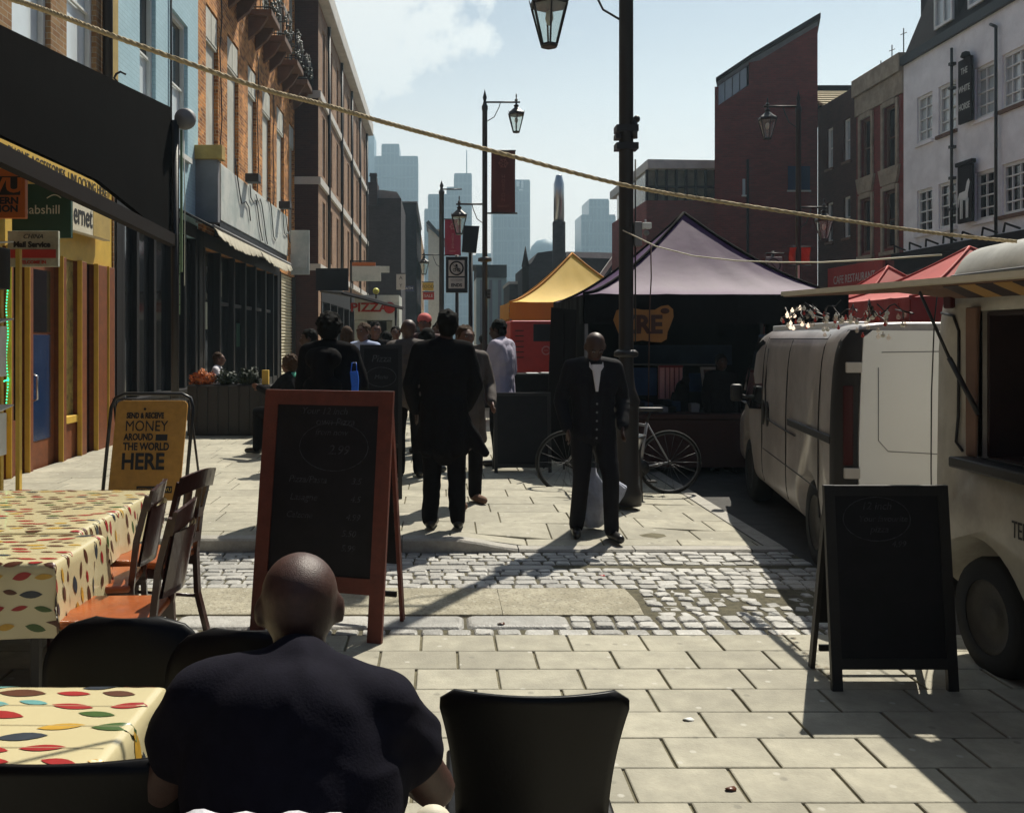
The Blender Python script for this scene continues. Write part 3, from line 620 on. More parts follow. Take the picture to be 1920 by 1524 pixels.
for k in range(9): mb = MB(); mb.rbox(XD-.2,XD+.03,32.2+k*2.4,32.45+k*2.4,.1,3.0,.01); mb.build('pier', M['orangewood'] if k == 6 else M['darkwood'], s, True)
mb = MB(); mb.box(XD-.15,XD-.1,32.45,51.4,.6,2.99); mb.build('glazing', M['darkglass'], s, True)
# dark projecting signs, market awnings farther down
s = MB(); s.rbox(Xp(592,26),Xp(653,26),26,26.1,Zp(545,26),Zp(503,26),.01); tag(s.build('projecting_sign', M['darkwood']), 'black blank hanging sign beside the roller shutter', 'sign')
s = empty('projecting_sign', (Xp(690,33),33,4), 'white estate agent board with an orange strip projecting over the crowd', 'sign')
mb = MB(); mb.rbox(Xp(660,33),Xp(714,33),33,33.1,Zp(527,33),Zp(499,33),.01); mb.box(Xp(712,33),Xp(730,33),33.02,33.08,Zp(511,33),Zp(499,33)); mb.build('panel', M['signwhite'], s, True)
mb = MB(); mb.box(Xp(660,33),Xp(704,33),33,33.1,Zp(499,33)+.01,Zp(492,33)); mb.build('strip', M['signorange'], s, True)
mb = MB(); mb.bar(P(658,488,33.05),P(658,580,33.05),.05,.05); mb.bar(P(656,490,33.05),P(700,490,33.05),.05,.05); mb.build('bracket', M['iron'], s, True)
s = empty('market_awning', (Xp(690,24),24,2.5), 'dark flat awning on thin posts stretching over the crowd', 'awning')
mb = MB(); mb.prism([P(600,545,30),P(640,548,21),P(755,577,21),P(690,560,30)], (0,0,-.05)); mb.build('fabric', M['darkwood'], s, True)
mb = MB(); mb.bar(P(645,548,21),P(757,578,21),.05,.05); mb.build('edge_bar', M['grey'], s, True)
mb = MB(); mb.cyl(P(742,574,21.05),(Xp(742,21),21.05,.12),.025); mb.build('post', M['iron'], s, True)
s = empty('pizza_kiosk', (Xp(705,26),26,0), 'white kiosk with faded red pizza lettering over a dark doorway', 'kiosk')
x0, x1, x2 = Xp(664,26), Xp(748,26), Xp(735,26)
mb = MB(); mb.box(x0,x1,26.1,28,Zp(600,26),Zp(553,26)); mb.box(x2,x1,26.15,28,.12,Zp(600,26)); mb.box(x0,x2,26.9,28,.12,Zp(601,26)); mb.box(x0,x0+.3,26.15,28,.12,Zp(601,26)); mb.build('wall', M['signwhite'], s, True)
mb = MB(); mb.box(x0+.3,x2-.2,26.8,26.89,.12,2.2); mb.build('doorway', M['darkwood'], s, True)
text('PIZZA', .34, M['signred'], s, (Xp(692,26),26.09,Zp(577,26)), sx=1.15, bold=.01)
mb = MB(); mb.lathe([(.13,0),(.16,0),(.16,.02),(.13,.02)], (Xp(730,26),26.07,Zp(577,26)), 20, ax='y'); mb.build('roundel', M['signred'], s, True)
s = MB(); s.cyl(P(705,552,24),P(705,560,24),.02); s.ball(P(705,546,24), .085, 1); tag(s.build('globe_lamp', [M['iron'],pmat('yellow_globe',(.75,.72,.12),.4,0,bump=0)]), 'small yellow globe on a stem above the pizza kiosk', 'lamp')
# --- older buildings farther down on the left
M['brick_smoke'] = brick('smoky_brick', (.05,.042,.048), (.035,.03,.035), (.05,.045,.045))
b = empty('terrace_building', (Xp(735,58),58,0), 'smoke dark brick gable with a clustered chimney stack beyond the brown block', 'building')
mb = MB(); Y = 56; z1 = Zp(372,Y)
mb.box(Xp(683,Y),Xp(752,Y),Y,Y+14,0,z1); mb.build('wall', M['brick_smoke'], b, True)
mb = MB(); mb.prism([(Xp(683,Y),Y+.1,z1+.002),(Xp(752,Y),Y+.1,z1+.002),(Xp(744,Y),Y+.1,z1+.4),(Xp(683,Y),Y+.1,Zp(352,Y))], (0,12,0)); mb.build('roof', M['grey'], b, True)
mb = MB()
mb.rbox(Xp(683,Y),Xp(708,Y),Y-.3,Y+1.4,z1-.5,Zp(343,Y),.03); mb.rbox(Xp(694,Y),Xp(706,Y),Y,Y+1,Zp(343,Y),Zp(330,Y),.02)
for q in (696,700,704): mb.cyl(P(q,331,Y+.5),P(q,325,Y+.5),.12,.09)
mb.build('chimney', M['brick_smoke'], b, True)
b = empty('terrace_building', (Xp(765,66),66,0), 'dark brick end wall with a stained plaster edge beside the smoke dark gable', 'building')
Y = 64; mb = MB(); mb.box(Xp(745,Y),Xp(781,Y),Y,Y+16,0,Zp(381,Y)); mb.build('wall', M['brick_smoke'], b, True)
mb = MB(); mb.box(Xp(744,Y),Xp(756,Y),Y-.05,Y-.01,2.5,Zp(385,Y)); mb.build('plaster_edge', M['render'], b, True)
mb = MB(); mb.rbox(Xp(743,Y),Xp(783,Y),Y-.2,Y+16,Zp(381,Y)+.01,Zp(378,Y),.03); mb.build('coping', M['grey'], b, True)
XE = Xp(781,64); fe = frX(XE, 1)
b = empty('terrace_building', (XE,80,0), 'sunlit tan terrace stepping down the far left side of the street', 'building')
H = [(66+k*3.1,67.2+k*3.1,z,z+1.7) for k in range(9) for z in (4.3,7.6)]
mb = wallmesh(fe, 64.01, 94, 0, 10.6, H, .2); shell(mb, fe, 64.01, 94, 0, 10.6, 8); mb.build('wall', M['brick_tan'], b, True)
for h in H: window(b, fe, h, M['white'], M['darkglass'], 1, 2, .1)
b = empty('gabled_house', (Xp(815,105),105,0), 'cream gabled house with a dark pitched roof at the end of the left terrace', 'building')
Y = 104; mb = MB(); mb.prism([P(803,640,Y),P(828,640,Y),P(828,452,Y),P(820,440,Y),P(803,428,Y)], (0,8,0)); mb.build('wall', M['cream'], b, True)
mb = MB(); mb.bar(P(802,424,Y+4),P(832,458,Y+4),8.6,.4, up=(0,0,1)); mb.build('roof', M['darkwood'], b, True)
mb = MB(); mb.box(Xp(819,Y)-.4,Xp(819,Y)+.4,Y+1,Y+2,Zp(440,Y),Zp(428,Y)); mb.build('chimney', M['brick_tan'], b, True)
# small signs hanging in the crowd distance
def hang(px0, px1, py0, py1, Y, mats, name, lab, txt=None, tm=None, sz=.2):
    s = empty(name, (Xp((px0+px1)/2,Y),Y,Zp(py1,Y)), lab, 'sign')
    mb = MB(); mb.rbox(Xp(px0,Y),Xp(px1,Y),Y,Y+.08,Zp(py1,Y),Zp(py0,Y),.008); mb.build('panel', mats, s, True)
    mb = MB(); mb.bar(P(px0-1,py0-1,Y+.04),P(px1,py0-1,Y+.04),.04,.04); mb.build('bracket', M['iron'], s, True)
    for i, t in enumerate(txt or []): text(t, sz, tm, s, (Xp((px0+px1)/2,Y),Y-.006,Zp(py0+(py1-py0)*(i+.5)/len(txt),Y)))
    return s
hang(743,760,514,543,40,M['bandstone'],'hanging_sign','pale mauve portrait sign hanging beside the dark end wall',['A','Y'],M['ink'],.22)
hang(759,776,536,546,41,pmat('navy_sign',(.03,.035,.1),.5,.1),'hanging_sign','small navy sign with white letters right of the mauve sign',['ATM'],M['paleink'],.16)
hang(792,813,530,545,44,M['yellow'],'hanging_sign','yellow topped hanging sign above a red one',['FOOD'],M['ink'],.2)
hang(793,814,548,562,44,M['signred'],'hanging_sign','bright red hanging sign under the yellow one',['SALE'],M['paleink'],.2)
# ================================================================ RIGHT SIDE (facades face -X)
XR = 14.9; fR = frX(XR, -1)
M['pubwhite'] = pmat('white_painted_brick', (.88,.87,.88), .7, .1, 1.5, .3, dirt=.25, dirtcol=(.38,.36,.38), dscale=.8)
M['slate'] = pmat('dark_slate', (.020,.012,.013), .8, .25, 5, spec=.12)
b = empty('pub_building', (XR,25,0), 'white painted pub with small paned windows and a dark mansard roof', 'building')
cols = [(28.25,29.15),(26.95,27.9),(25.1,26.0),(23.7,24.75),(21.6,22.6),(19.5,20.5)]
H = [(a,c,7.75,9.2) for a,c in cols]+[(a,c,4.95,6.3) for a,c in cols]
mb = wallmesh(fR, 16, 30, 0, 10.7, H, .14); shell(mb, fR, 16, 30, 0, 10.7, 9); mb.build('wall', M['pubwhite'], b, True)
for i, h in enumerate(H): window(b, fR, h, M['white'], M['darkglass'] if i > 5 else M['skyglass'], 2 if (h[1]-h[0]) < 1 else 3, 4, .09, dep=.1, sill=M['brownstone'] if i in (1,3,9) else M['pubwhite'])
mb = MB(); mb.box(XR-.12,XR-.003,15.9,30.05,10.45,10.72); mb.build('cornice', M['darkwood'], b, True)
mb = MB(); mb.prism([(XR,30,10.72),(XR+9,30,10.72),(XR+8,30,14.6),(XR+1.6,30,14.6)], (0,-14,0)); mb.build('roof', M['slate'], b, True)
for a, c in ((27.2,28.2),(25.0,26.4),(22.2,23.4),(18.8,20)):
    mb = MB(); mb.box(XR+.15,XR+1.8,a-.12,c+.12,10.75,12.95); mb.prism([(XR+.05,a-.3,12.96),(XR+.05,c+.3,12.96),(XR+.05,(a+c)/2,13.25)], (1.9,0,0)); d = mb.build('dormer', M['slate'], b, True)
    window(d, lambda u,z,dd: (XR+.15-.14+dd,u,z) , (a,c,11.0,12.8), M['white'], M['skyglass'], 2, 2, .08, dep=.06)
mb = MB(); mb.rbox(XR+1,XR+2.4,29.6,30.9,10.8,13.2,.04); mb.rbox(XR+1.1,XR+1.6,29.7,30.2,13.2,13.6,.03); mb.build('chimney', M['slate'], b, True)
mb = MB(); mb.box(XR-.35,XR-.004,16,29.9,3.75,4.35); mb.box(XR-.45,XR-.35,16,29.9,4.2,4.4)
for k in range(14): mb.tube([(XR-.4,16.6+k*.96,4.45),(XR-.6,16.9+k*.96,4.62),(XR-.4,17.3+k*.96,4.45)], .03, 5)
mb.build('fascia', M['slate'], b, True)
mb = MB()
for yy in (27.0,24.85): mb.cyl((XR-.1,yy,4.4),(XR-.1,yy,10.1 if yy > 25 else 10.0),.04,n=6)
for z in (9.6,8.9,7.2,6.3,5.4): mb.box(XR-.16,XR-.002,26.93,27.07,z,z+.08)
mb.tube([(XR-.1,24.85,10.0),(XR-.1,25.1,10.15)], .04, 6)
mb.build('pipe', M['iron'], b, True)
s = empty('pub_sign', (XR-.2,26.4,7.6), 'tall dark board between the pipes reading THE WHITE HORSE', 'sign')
yc = Yx(1808, XR-.2); mb = MB(); mb.rbox(XR-.2,XR-.12,yc-.33,yc+.33,7.75,9.55,.02); mb.lathe([(.0,.16),(.1,.12),(.14,0),(.06,-.05)], (XR-.16,yc,9.6), 10); mb.build('board', M['slate'], s, True)
for t, z in (('THE',9.2),('WHITE',8.7),('HORSE',8.2)): text(t, .25, M['paleink'], s, (XR-.206,yc,z), (90,0,-90), bold=.004, sx=.72)
s = empty('pub_sign', (XR-.2,26.3,5), 'dark pub board with a standing white horse silhouette below the lettered one', 'sign')
mb = MB(); mb.rbox(XR-.2,XR-.12,yc-.36,yc+.36,4.95,6.55,.02); mb.rbox(XR-.24,XR-.1,yc-.42,yc+.42,6.56,6.68,.02); mb.build('board', M['slate'], s, True)
mb = MB(); hx = XR-.21
def hp(u, z): return (hx, yc-u, 5.05+z)
mb.prism([hp(-.2,.55),hp(-.22,.75),hp(.08,.78),hp(.16,1.02),hp(.24,1.1),hp(.3,1.0),hp(.26,.86),hp(.2,.7),hp(.2,.5)], (-.012,0,0))
for u in (-.19,-.11,.1,.17): mb.prism([hp(u,.56),hp(u+.06,.56),hp(u+.045,.02),hp(u+.01,.02)], (-.012,0,0))
mb.prism([hp(-.22,.74),hp(-.29,.6),hp(-.28,.35),hp(-.24,.5)], (-.012,0,0)); mb.build('horse', M['white'], s, True)
# E cream parapet
b = empty('terrace_building', (XR,31.7,0), 'dark red brick house with a cream parapet and stone window surrounds beside the pub', 'building')
H = [(30.45,31.3,7.35,9.4),(32.2,33.0,7.35,9.4),(30.45,31.3,4.7,6.6),(32.2,33.0,4.7,6.6)]
mb = wallmesh(fR, 30.01, 33.4, 0, 9.6, H, .16); shell(mb, fR, 30.01, 33.4, 0, 9.6, 8); mb.build('wall', M['brick_red'], b, True)
M['creamstone'] = pmat('cream_stone', (.36,.30,.22), .85, .2, 3, dirt=.5, dirtcol=(.14,.11,.08), dscale=2)
mb = MB(); mb.box(XR-.06,XR+8,30.0,33.42,9.61,10.3); mb.box(XR-.16,XR+8,30.0,33.45,10.31,10.9); mb.build('parapet', M['creamstone'], b, True)
for h in H:
    mb = MB(); a, c, z0, z1 = h; mb.box(XR-.06,XR-.003,a-.16,a-.001,z0-.1,z1+.15); mb.box(XR-.06,XR-.003,c+.001,c+.16,z0-.1,z1+.15); mb.box(XR-.08,XR-.003,a,c,z1+.002,z1+.18); mb.box(XR-.1,XR-.003,a-.2,c+.2,z0-.22,z0-.101)
    if z0 < 5: mb.prism([(XR-.09,a-.3,z1+.75),(XR-.09,c+.3,z1+.75),(XR-.09,c+.1,z1+.2),(XR-.09,a-.1,z1+.2)], (.08,0,0))
    mb.build('window_surround', M['creamstone'], b, True); window(b, fR, h, M['brownstone'], M['darkglass'], 1, 2, .08, dep=.14)
mb = MB(); mb.box(XR-.1,XR-.003,30.01,33.4,2.9,3.9); mb.build('fascia', M['creamstone'], b, True)
for i in range(3): mb = MB(); mb.tube([(XR+.5,31+i*.8,10.9),(XR+.5,31+i*.8,12.0-.3*i)], .02, 4); mb.tube([(XR+.5,30.8+i*.8,11.8-.3*i),(XR+.5,31.2+i*.8,11.85-.3*i)], .015, 4); mb.build('aerial', M['iron'], b, True)
# F plain brick
b = empty('terrace_building', (XR,35,0), 'plain dark brown brick house with narrow white sashes beside the tall gable', 'building')
H = [(33.9,34.45,8.2,9.75),(35.4,35.95,8.2,9.75),(33.9,34.45,5.4,6.9),(35.4,35.95,5.4,6.9)]
mb = wallmesh(fR, 33.41, 36.8, 0, 10.75, H, .16); shell(mb, fR, 33.41, 36.8, 0, 10.75, 8); mb.build('wall', M['brick_dark'], b, True)
for h in H: window(b, fR, h, M['white'], M['skyglass'] if h[2] > 7 else M['darkglass'], 1, 2, .07, dep=.12, sill=M['brownstone'])
M['tileroof'] = pmat('ochre_tile', (.42,.33,.17), .8, .25, 6)
mb = MB()
for i in range(9): mb.prism([(XR+.4+i*.02,36.6+i*.35,10.76+i*.17),(XR+.4,37.0+i*.35,10.9+i*.17),(XR+.4,37.0+i*.35,10.76+i*.17)], (5,0,0))
mb.build('roof', M['tileroof'], b, True)
mb = MB(); mb.box(XR+.3,XR+6,39.8,40.1,10.76,12.5); mb.build('parapet', M['slate'], b, True)
s = empty('shop_sign', (XR-.2,34,3), 'red shop fascia with worn lettering behind the purple tent', 'sign')
mb = MB(); mb.rbox(XR-.2,XR-.1,31.0,35.4,3.3,4.35,.02); mb.build('panel', M['signred'], s, True)
text('CAFE RESTAURANT', .42, M['paleink'], s, (XR-.206,33.2,3.85), (90,0,-90), sx=.9)
# G tall gable
b = empty('apartment_building', (12.8,40,0), 'tall red brick block with a steep slanting roof and corner glazing', 'building')
Y = 36.85; G = lambda px, py: P(px, py, Y)
mb = MB(); x0, x1 = Xp(1340,Y), Xp(1533,Y)
front = [G(1340,640+110),G(1533,750),G(1533,48),G(1424,113),G(1404,113),G(1404,160),G(1347,198),G(1347,163),G(1340,163)]
mb.prism(front, (3.2,9,0)); mb.build('wall', M['brick_red'], b, True)
mb = MB()
for i in range(4):
    a, c = 1348+i*13.9, 1348+(i+1)*13.9-1.8; yb = lambda p: 197-(p-1348)*.69; yt = lambda p: 160-(p-1348)*.66
    q = [G(a,yb(a)),G(c,yb(c)),G(c,yt(c)),G(a,yt(a))]; mb.prism([(v[0],v[1]+.12,v[2]) for v in q], (0,.1,0))
mb.build('glazing', M['skyglass'], b, True)
mb = MB(); mb.prism([G(1345,161),G(1404,121),G(1404,113),G(1345,153)], (3.2,9.1,0)); mb.prism([(v[0],v[1]-.02,v[2]) for v in (G(1404,118),G(1424,113.5),G(1533,48.5),G(1533,38),G(1404,110))], (3.2,9.1,0)); mb.build('fascia', M['grey'], b, True)
mb = MB(); mb.prism([(v[0],v[1]-.3,v[2]) for v in (G(1338,155),G(1338,150),G(1405,105),G(1527,32),G(1533,29),G(1533,38),G(1404,111))], (3.3,9.6,0)); mb.build('roof', M['slate'], b, True)
for (a, c, e, f) in ((1477,1518,312,357),(1392,1397,336,366)):
    mb = MB(); mb.box(Xp(a,Y),Xp(c,Y),Y-.03,Y-.004,Zp(f,Y),Zp(e,Y)); o = mb.build('window', M['blueglass'] if a > 1400 else M['skyglass'], b, True)
    mb = MB(); mb.box(Xp(a-2,Y),Xp(c+2,Y),Y-.05,Y-.031,Zp(f+3,Y),Zp(f,Y)); mb.build('sill', M['bandstone'], o, True)
mb = MB(); mb.cyl(G(1401,760)+Vector((0,-.06,0)),G(1401,300)+Vector((0,-.06,0)),.05,n=6); mb.build('drainpipe', M['slate'], b, True)
# H low glazed top
b = empty('workshop_building', (11.5,46,0), 'low brick building with a glazed upper floor and pale flat roof edge', 'building')
Y = 45; x0, x1, xa = Xp(1212,Y), Xp(1345,Y), Xp(1186,Y+4)
mb = MB(); mb.box(x0,x1,Y,Y+9,0,Zp(376,Y)); mb.build('wall', M['brick_red'], b, True)
mb = MB(); mb.prism([(x0,Y-.3,Zp(318,Y)),(x1,Y-.3,Zp(318,Y)),(x1,Y-.3,Zp(303,Y)),(x0,Y-.3,Zp(301,Y))], (0,10,0)); mb.build('roof_fascia', M['bandstone'], b, True)
mb = MB(); mb.box(x0+.1,x1,Y+.3,Y+8,Zp(376,Y)+.002,Zp(318,Y)-.002); mb.build('glazing', pmat('workshop_glass',(.20,.19,.13),.2,.5,1.2,bump=0,spec=.8), b, True)
mb = MB()
for i in range(8): q = x0+.05+(x1-x0-.1)*i/7; mb.box(q-.05,q+.05,Y+.05,Y+.25,Zp(376,Y),Zp(318,Y))
mb.box(x0,x1,Y+.08,Y+.2,Zp(350,Y)-.05,Zp(350,Y)+.05); mb.build('mullion', M['slate'], b, True)
mb = MB(); mb.box(Xp(1186,50),Xp(1212,50),50,54,0,Zp(373,50)); tag(mb.build('brick_annex', M['brick_red']), 'narrow plain brick block left of the glazed workshop behind the lamp post', 'building')
# distant low roofs between the tents, chimney
b = empty('low_building', (6,62,0), 'dark low workshop with stepped roof and pale roof sheet under the chimney', 'building')
Y = 60; mb = MB(); mb.prism([P(985,640,Y),P(1185,640,Y),P(1185,500,Y),P(1152,486,Y),P(1148,474,Y),P(1060,474,Y),P(1037,470,Y),P(1008,474,Y),P(996,494,Y),P(985,498,Y)], (0,8,0)); mb.build('wall', M['brick_smoke'], b, True)
mb = MB(); mb.prism([P(1062,482,Y-.1),P(1146,485,Y-.1),P(1150,474,Y-.1),P(1062,472,Y-.1)], (0,3,0)); mb.build('roof_sheet', M['bandstone'], b, True)
mb = MB(); mb.bar(P(1118,530,Y-4),P(1155,478,Y-4),.4,.25); mb.bar(P(1138,530,Y-4),P(1165,485,Y-4),.3,.2); mb.build('roof_edge', M['bandstone'], b, True)
s = empty('chimney_stack', (7.5,58,0), 'tall chimney with a dark brick shaft and a metal clad top', 'chimney')
Y = 58; mb = MB(); mb.lathe([(.40,0),(.40,Zp(418,Y)),(.38,Zp(416,Y))], (Xp(1048,Y),Y,0), 16); mb.build('shaft', M['brick_smoke'], s, True)
mb = MB(); mb.lathe([(.33,Zp(416,Y)),(.33,Zp(345,Y)),(.26,Zp(338,Y)),(.2,Zp(330,Y)),(.19,Zp(329,Y))], (Xp(1048,Y),Y,0), 16); mb.build('metal_top', M['steel'], s, True)
s = MB(); Y = 55; s.lathe([(.25,0),(.25,Zp(500,Y)),(.30,Zp(500,Y)),(.02,Zp(462,Y))], (Xp(985,Y),Y,0), 4); tag(s.build('spire', M['slate']), 'small dark pointed spire left of the chimney', 'spire')
b = empty('glass_building', (5,75,0), 'pale green glazed building facing up the end of the street', 'building')
Y = 80; mb = MB(); mb.box(Xp(893,Y),Xp(950,Y),Y,Y+6,0,Zp(521,Y)); mb.build('wall', pmat('pale_green_wall',(.30,.38,.36),.4,.2,.4,bump=0), b, True)
mb = MB(); mb.box(Xp(893,Y),Xp(950,Y),Y-.2,Y+6,Zp(520,Y),Zp(500,Y)); mb.box(Xp(885,Y),Xp(950,Y),Y-.3,Y+6,Zp(499,Y),Zp(497,Y)); mb.build('roof_band', M['slate'], b, True)
mb = MB()
for k in range(3): mb.box(Xp(900+k*17,Y),Xp(906+k*17,Y),Y-.1,Y-.01,.2,Zp(525,Y))
mb.build('mullion', M['grey'], b, True)
b = empty('corner_building', (9,70,0), 'grey corner building with a pale roof edge just left of the yellow tent', 'building')
Y = 66; mb = MB(); mb.box(Xp(955,Y),Xp(992,Y),Y,Y+6,0,Zp(533,Y)); mb.build('wall', M['brick_smoke'], b, True)
mb = MB(); mb.box(Xp(953,Y),Xp(994,Y),Y-.2,Y+6,Zp(533,Y)+.01,Zp(528,Y)); mb.build('coping', M['bandstone'], b, True)
# ================================================================ SKYLINE
def tower(boxes, Y, label, mat, dep=30, mull=6):
    b = empty('tower_block', (Xp(sum(boxes[0][:2])/2,Y),Y,0), label, 'tower block', 'skyline tower blocks')
    mb = MB()
    for i, (a, c, t) in enumerate(boxes): mb.box(Xp(a,Y)+.01*i,Xp(c,Y)-.01*i,Y+i*1.3,Y+dep-i,0,Zp(t,Y))
    o = mb.build('wall', mat, b, True)
    mb = MB()
    for i, (a, c, t) in enumerate(boxes):
        n = max(2,int((c-a)/7))
        for k in range(n+1): q = Xp(a+(c-a)*k/n,Y); mb.box(q-.28,q+.28,Y+i*1.3-.5,Y+i*1.3-.05,0,Zp(t,Y)-1)
        for z in range(0, int(Zp(t,Y)), 8): mb.box(Xp(a,Y),Xp(c,Y),Y+i*1.3-.35,Y+i*1.3-.04,z,z+1.2)
    mb.build('facade_grid', M['towergrid'], b, True)
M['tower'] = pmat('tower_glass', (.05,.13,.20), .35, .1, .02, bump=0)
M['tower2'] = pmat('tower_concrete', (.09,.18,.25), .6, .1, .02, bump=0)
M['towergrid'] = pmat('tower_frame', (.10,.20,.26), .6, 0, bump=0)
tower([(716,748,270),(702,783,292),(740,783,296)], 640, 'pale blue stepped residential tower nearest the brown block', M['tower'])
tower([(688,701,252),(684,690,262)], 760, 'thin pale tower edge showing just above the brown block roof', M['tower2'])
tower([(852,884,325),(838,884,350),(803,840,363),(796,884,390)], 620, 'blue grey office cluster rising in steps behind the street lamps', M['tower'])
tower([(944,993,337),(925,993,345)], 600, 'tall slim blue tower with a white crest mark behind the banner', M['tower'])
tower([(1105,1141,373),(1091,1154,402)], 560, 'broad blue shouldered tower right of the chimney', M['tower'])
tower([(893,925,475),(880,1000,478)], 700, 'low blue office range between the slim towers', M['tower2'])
s = empty('domed_tower', (Xp(1020,650),650,0), 'pale rounded glass dome top low on the skyline', 'tower block', 'skyline tower blocks')
mb = MB(); mb.lathe([(11.5,0),(11.5,Zp(478,650)),(9.5,Zp(462,650)),(6,Zp(452,650)),(0,Zp(448,650))], (Xp(1022,650),650,0), 24); mb.build('dome', M['tower2'], s, True)
mb = MB(); Y = 599; mb.box(Xp(968,Y),Xp(974,Y),Y-.5,Y,Zp(350,Y),Zp(340,Y)); mb.box(Xp(977,Y),Xp(981,Y),Y-.5,Y,Zp(353,Y),Zp(340,Y)); mb.box(Xp(973,Y),Xp(981,Y),Y-.5,Y,Zp(358,Y),Zp(355,Y))
o = mb.build('crest_mark', M['white'], bpy.data.objects['tower_block.003'], True)
mb = MB(); mb.cyl(P(875,325,622),P(875,282,622),.35); mb.build('mast', M['towergrid'], bpy.data.objects['tower_block.002'], True)
# ================================================================ STREET LAMPS
def lantern(mb, gl, c, s=1.0, n=6):              # c: top of the lantern where the arm ends; glass tapers to the foot
    c = Vector(c)
    mb.lathe([(.0,.26*s),(.012*s,.25*s),(.02*s,.2*s),(.012*s,.15*s),(.045*s,.1*s),(.02*s,.06*s),(.03*s,0),(.07*s,-.03*s),(.045*s,-.07*s),(.09*s,-.11*s),(.2*s,-.2*s),(.215*s,-.24*s),(.20*s,-.27*s),(0,-.262*s)], c, n, sm=False)
    for k in range(n):
        a = 2*math.pi*(k+.5)/n; u = Vector((math.cos(a),math.sin(a),0)); mb.bar(c+u*.195*s+Vector((0,0,-.265*s)), c+u*.085*s+Vector((0,0,-.66*s)), .018*s, .018*s); mb.cyl(c+u*.205*s+Vector((0,0,-.23*s)), c+u*.225*s+Vector((0,0,-.17*s)), .01*s, .003*s, 5)
    mb.lathe([(.0,-.655*s),(.09*s,-.655*s),(.095*s,-.675*s),(.075*s,-.69*s),(0,-.69*s)], c, n, sm=False)
    gl.lathe([(.19*s,-.27*s),(.08*s,-.655*s)], c, n, sm=False)
    gl.lathe([(.0,-.31*s),(.035*s,-.33*s),(.045*s,-.40*s),(.02*s,-.46*s),(0,-.47*s)], c, 8, 1)
M['bulb'] = pmat('frosted_bulb', (.7,.68,.6), .4, 0, bump=0)
def street_lamp(Y, px, r, top, arms, label, collar=None, base=.0):
    X = Xp(px, Y); s = empty('street_lamp', (X,Y,base), label, 'street lamp', 'black street lamps')
    mb = MB(); mb.lathe([(r*2.1,base),(r*2.1,base+.12),(r*1.7,base+.2),(r*1.7,base+.95),(r*1.9,base+1.0),(r*1.25,base+1.12),(r*1.1,base+1.2),(r,base+1.3),(r*.96,top-.5),(r*1.15,top-.48),(r*1.15,top-.4),(r*.8,top-.36),(r*.5,top-.28),(r*.8,top-.2),(r*.35,top-.1),(.0,top)], (X,Y,0), 16)
    mb.build('post', M['iron'], s, True)
    for dx, z in arms:
        mb = MB(); mb.cyl((X,Y,z),(X+dx*1.12,Y,z),.022,n=8); mb.tube([(X+(dx*.05),Y,z-.45),(X+dx*.3,Y,z-.34),(X+dx*.45,Y,z-.12),(X+dx*.5,Y,z)], .011, 6); mb.build('arm', M['iron'], s, True)
        mb = MB(); gl = MB(); lantern(mb, gl, (X+dx,Y,z-.05), .95); o = mb.build('lantern', M['iron'], s, True); gl.build('glass', [M['lamp_glass'],M['bulb']], o, True)
    return s
l1 = street_lamp(9.0, 1174, .070, 6.6, [(Xp(1030,9)-Xp(1174,9), 5.21)], 'nearest black street lamp rising through the middle of the photo past the purple tent', base=.1)
X = Xp(1174,9)
for py in (243,276): mb = MB(); mb.box(X-.105,X+.105,8.92,9.08,Zp(py+6,9),Zp(py-6,9)); mb.build('band', M['iron'], l1, True)
mb = MB(); mb.lathe([(.085,Zp(670,9)),(.115,Zp(668,9)),(.115,Zp(660,9)),(.085,Zp(656,9))], (X,9,0), 16); mb.build('lower_collar', M['iron'], l1, True)
mb = MB()
mb.cyl((X+.07,8.95,Zp(262,9)),(X+.07,8.95,Zp(228,9)),.03); mb.ball((X+.09,8.95,Zp(226,9)),.035); mb.box(X-.11,X-.06,8.94,9.06,Zp(262,9),Zp(253,9)); mb.build('collar', M['iron'], l1, True)
mb = MB(); mb.cyl((X+.085,8.98,Zp(640,9)),(X+.085,8.98,Zp(300,9)),.008,n=5); mb.build('cable', M['iron'], l1, True)
mb = MB(); mb.rbox(Xp(1188,9),Xp(1202,9),8.95,9.05,Zp(462,9),Zp(417,9),.006); mb.build('junction_box', M['grey'], l1, True)
cm = empty('security_camera', (Xp(1210,9),9,3), 'small white security camera bracketed to the nearest lamp post', 'camera')
mb = MB(); mb.rbox(Xp(1202,9),Xp(1219,9),8.93,9.0,Zp(430,9),Zp(419,9),.006); mb.build('housing', M['white'], cm, True)
mb = MB(); mb.ball(P(1212,437,8.97),.028); mb.cyl(P(1210,430,8.97),P(1210,412,8.97),.01); mb.build('dome', M['grey'], cm, True)
l2 = street_lamp(21.5, 909, .062, 7.45, [(Xp(968,21.5)-Xp(909,21.5),Zp(192,21.5)),(Xp(861,21.5)-Xp(909,21.5),Zp(383,21.5))], 'black street lamp with a dark red banner in the middle distance', base=.12)
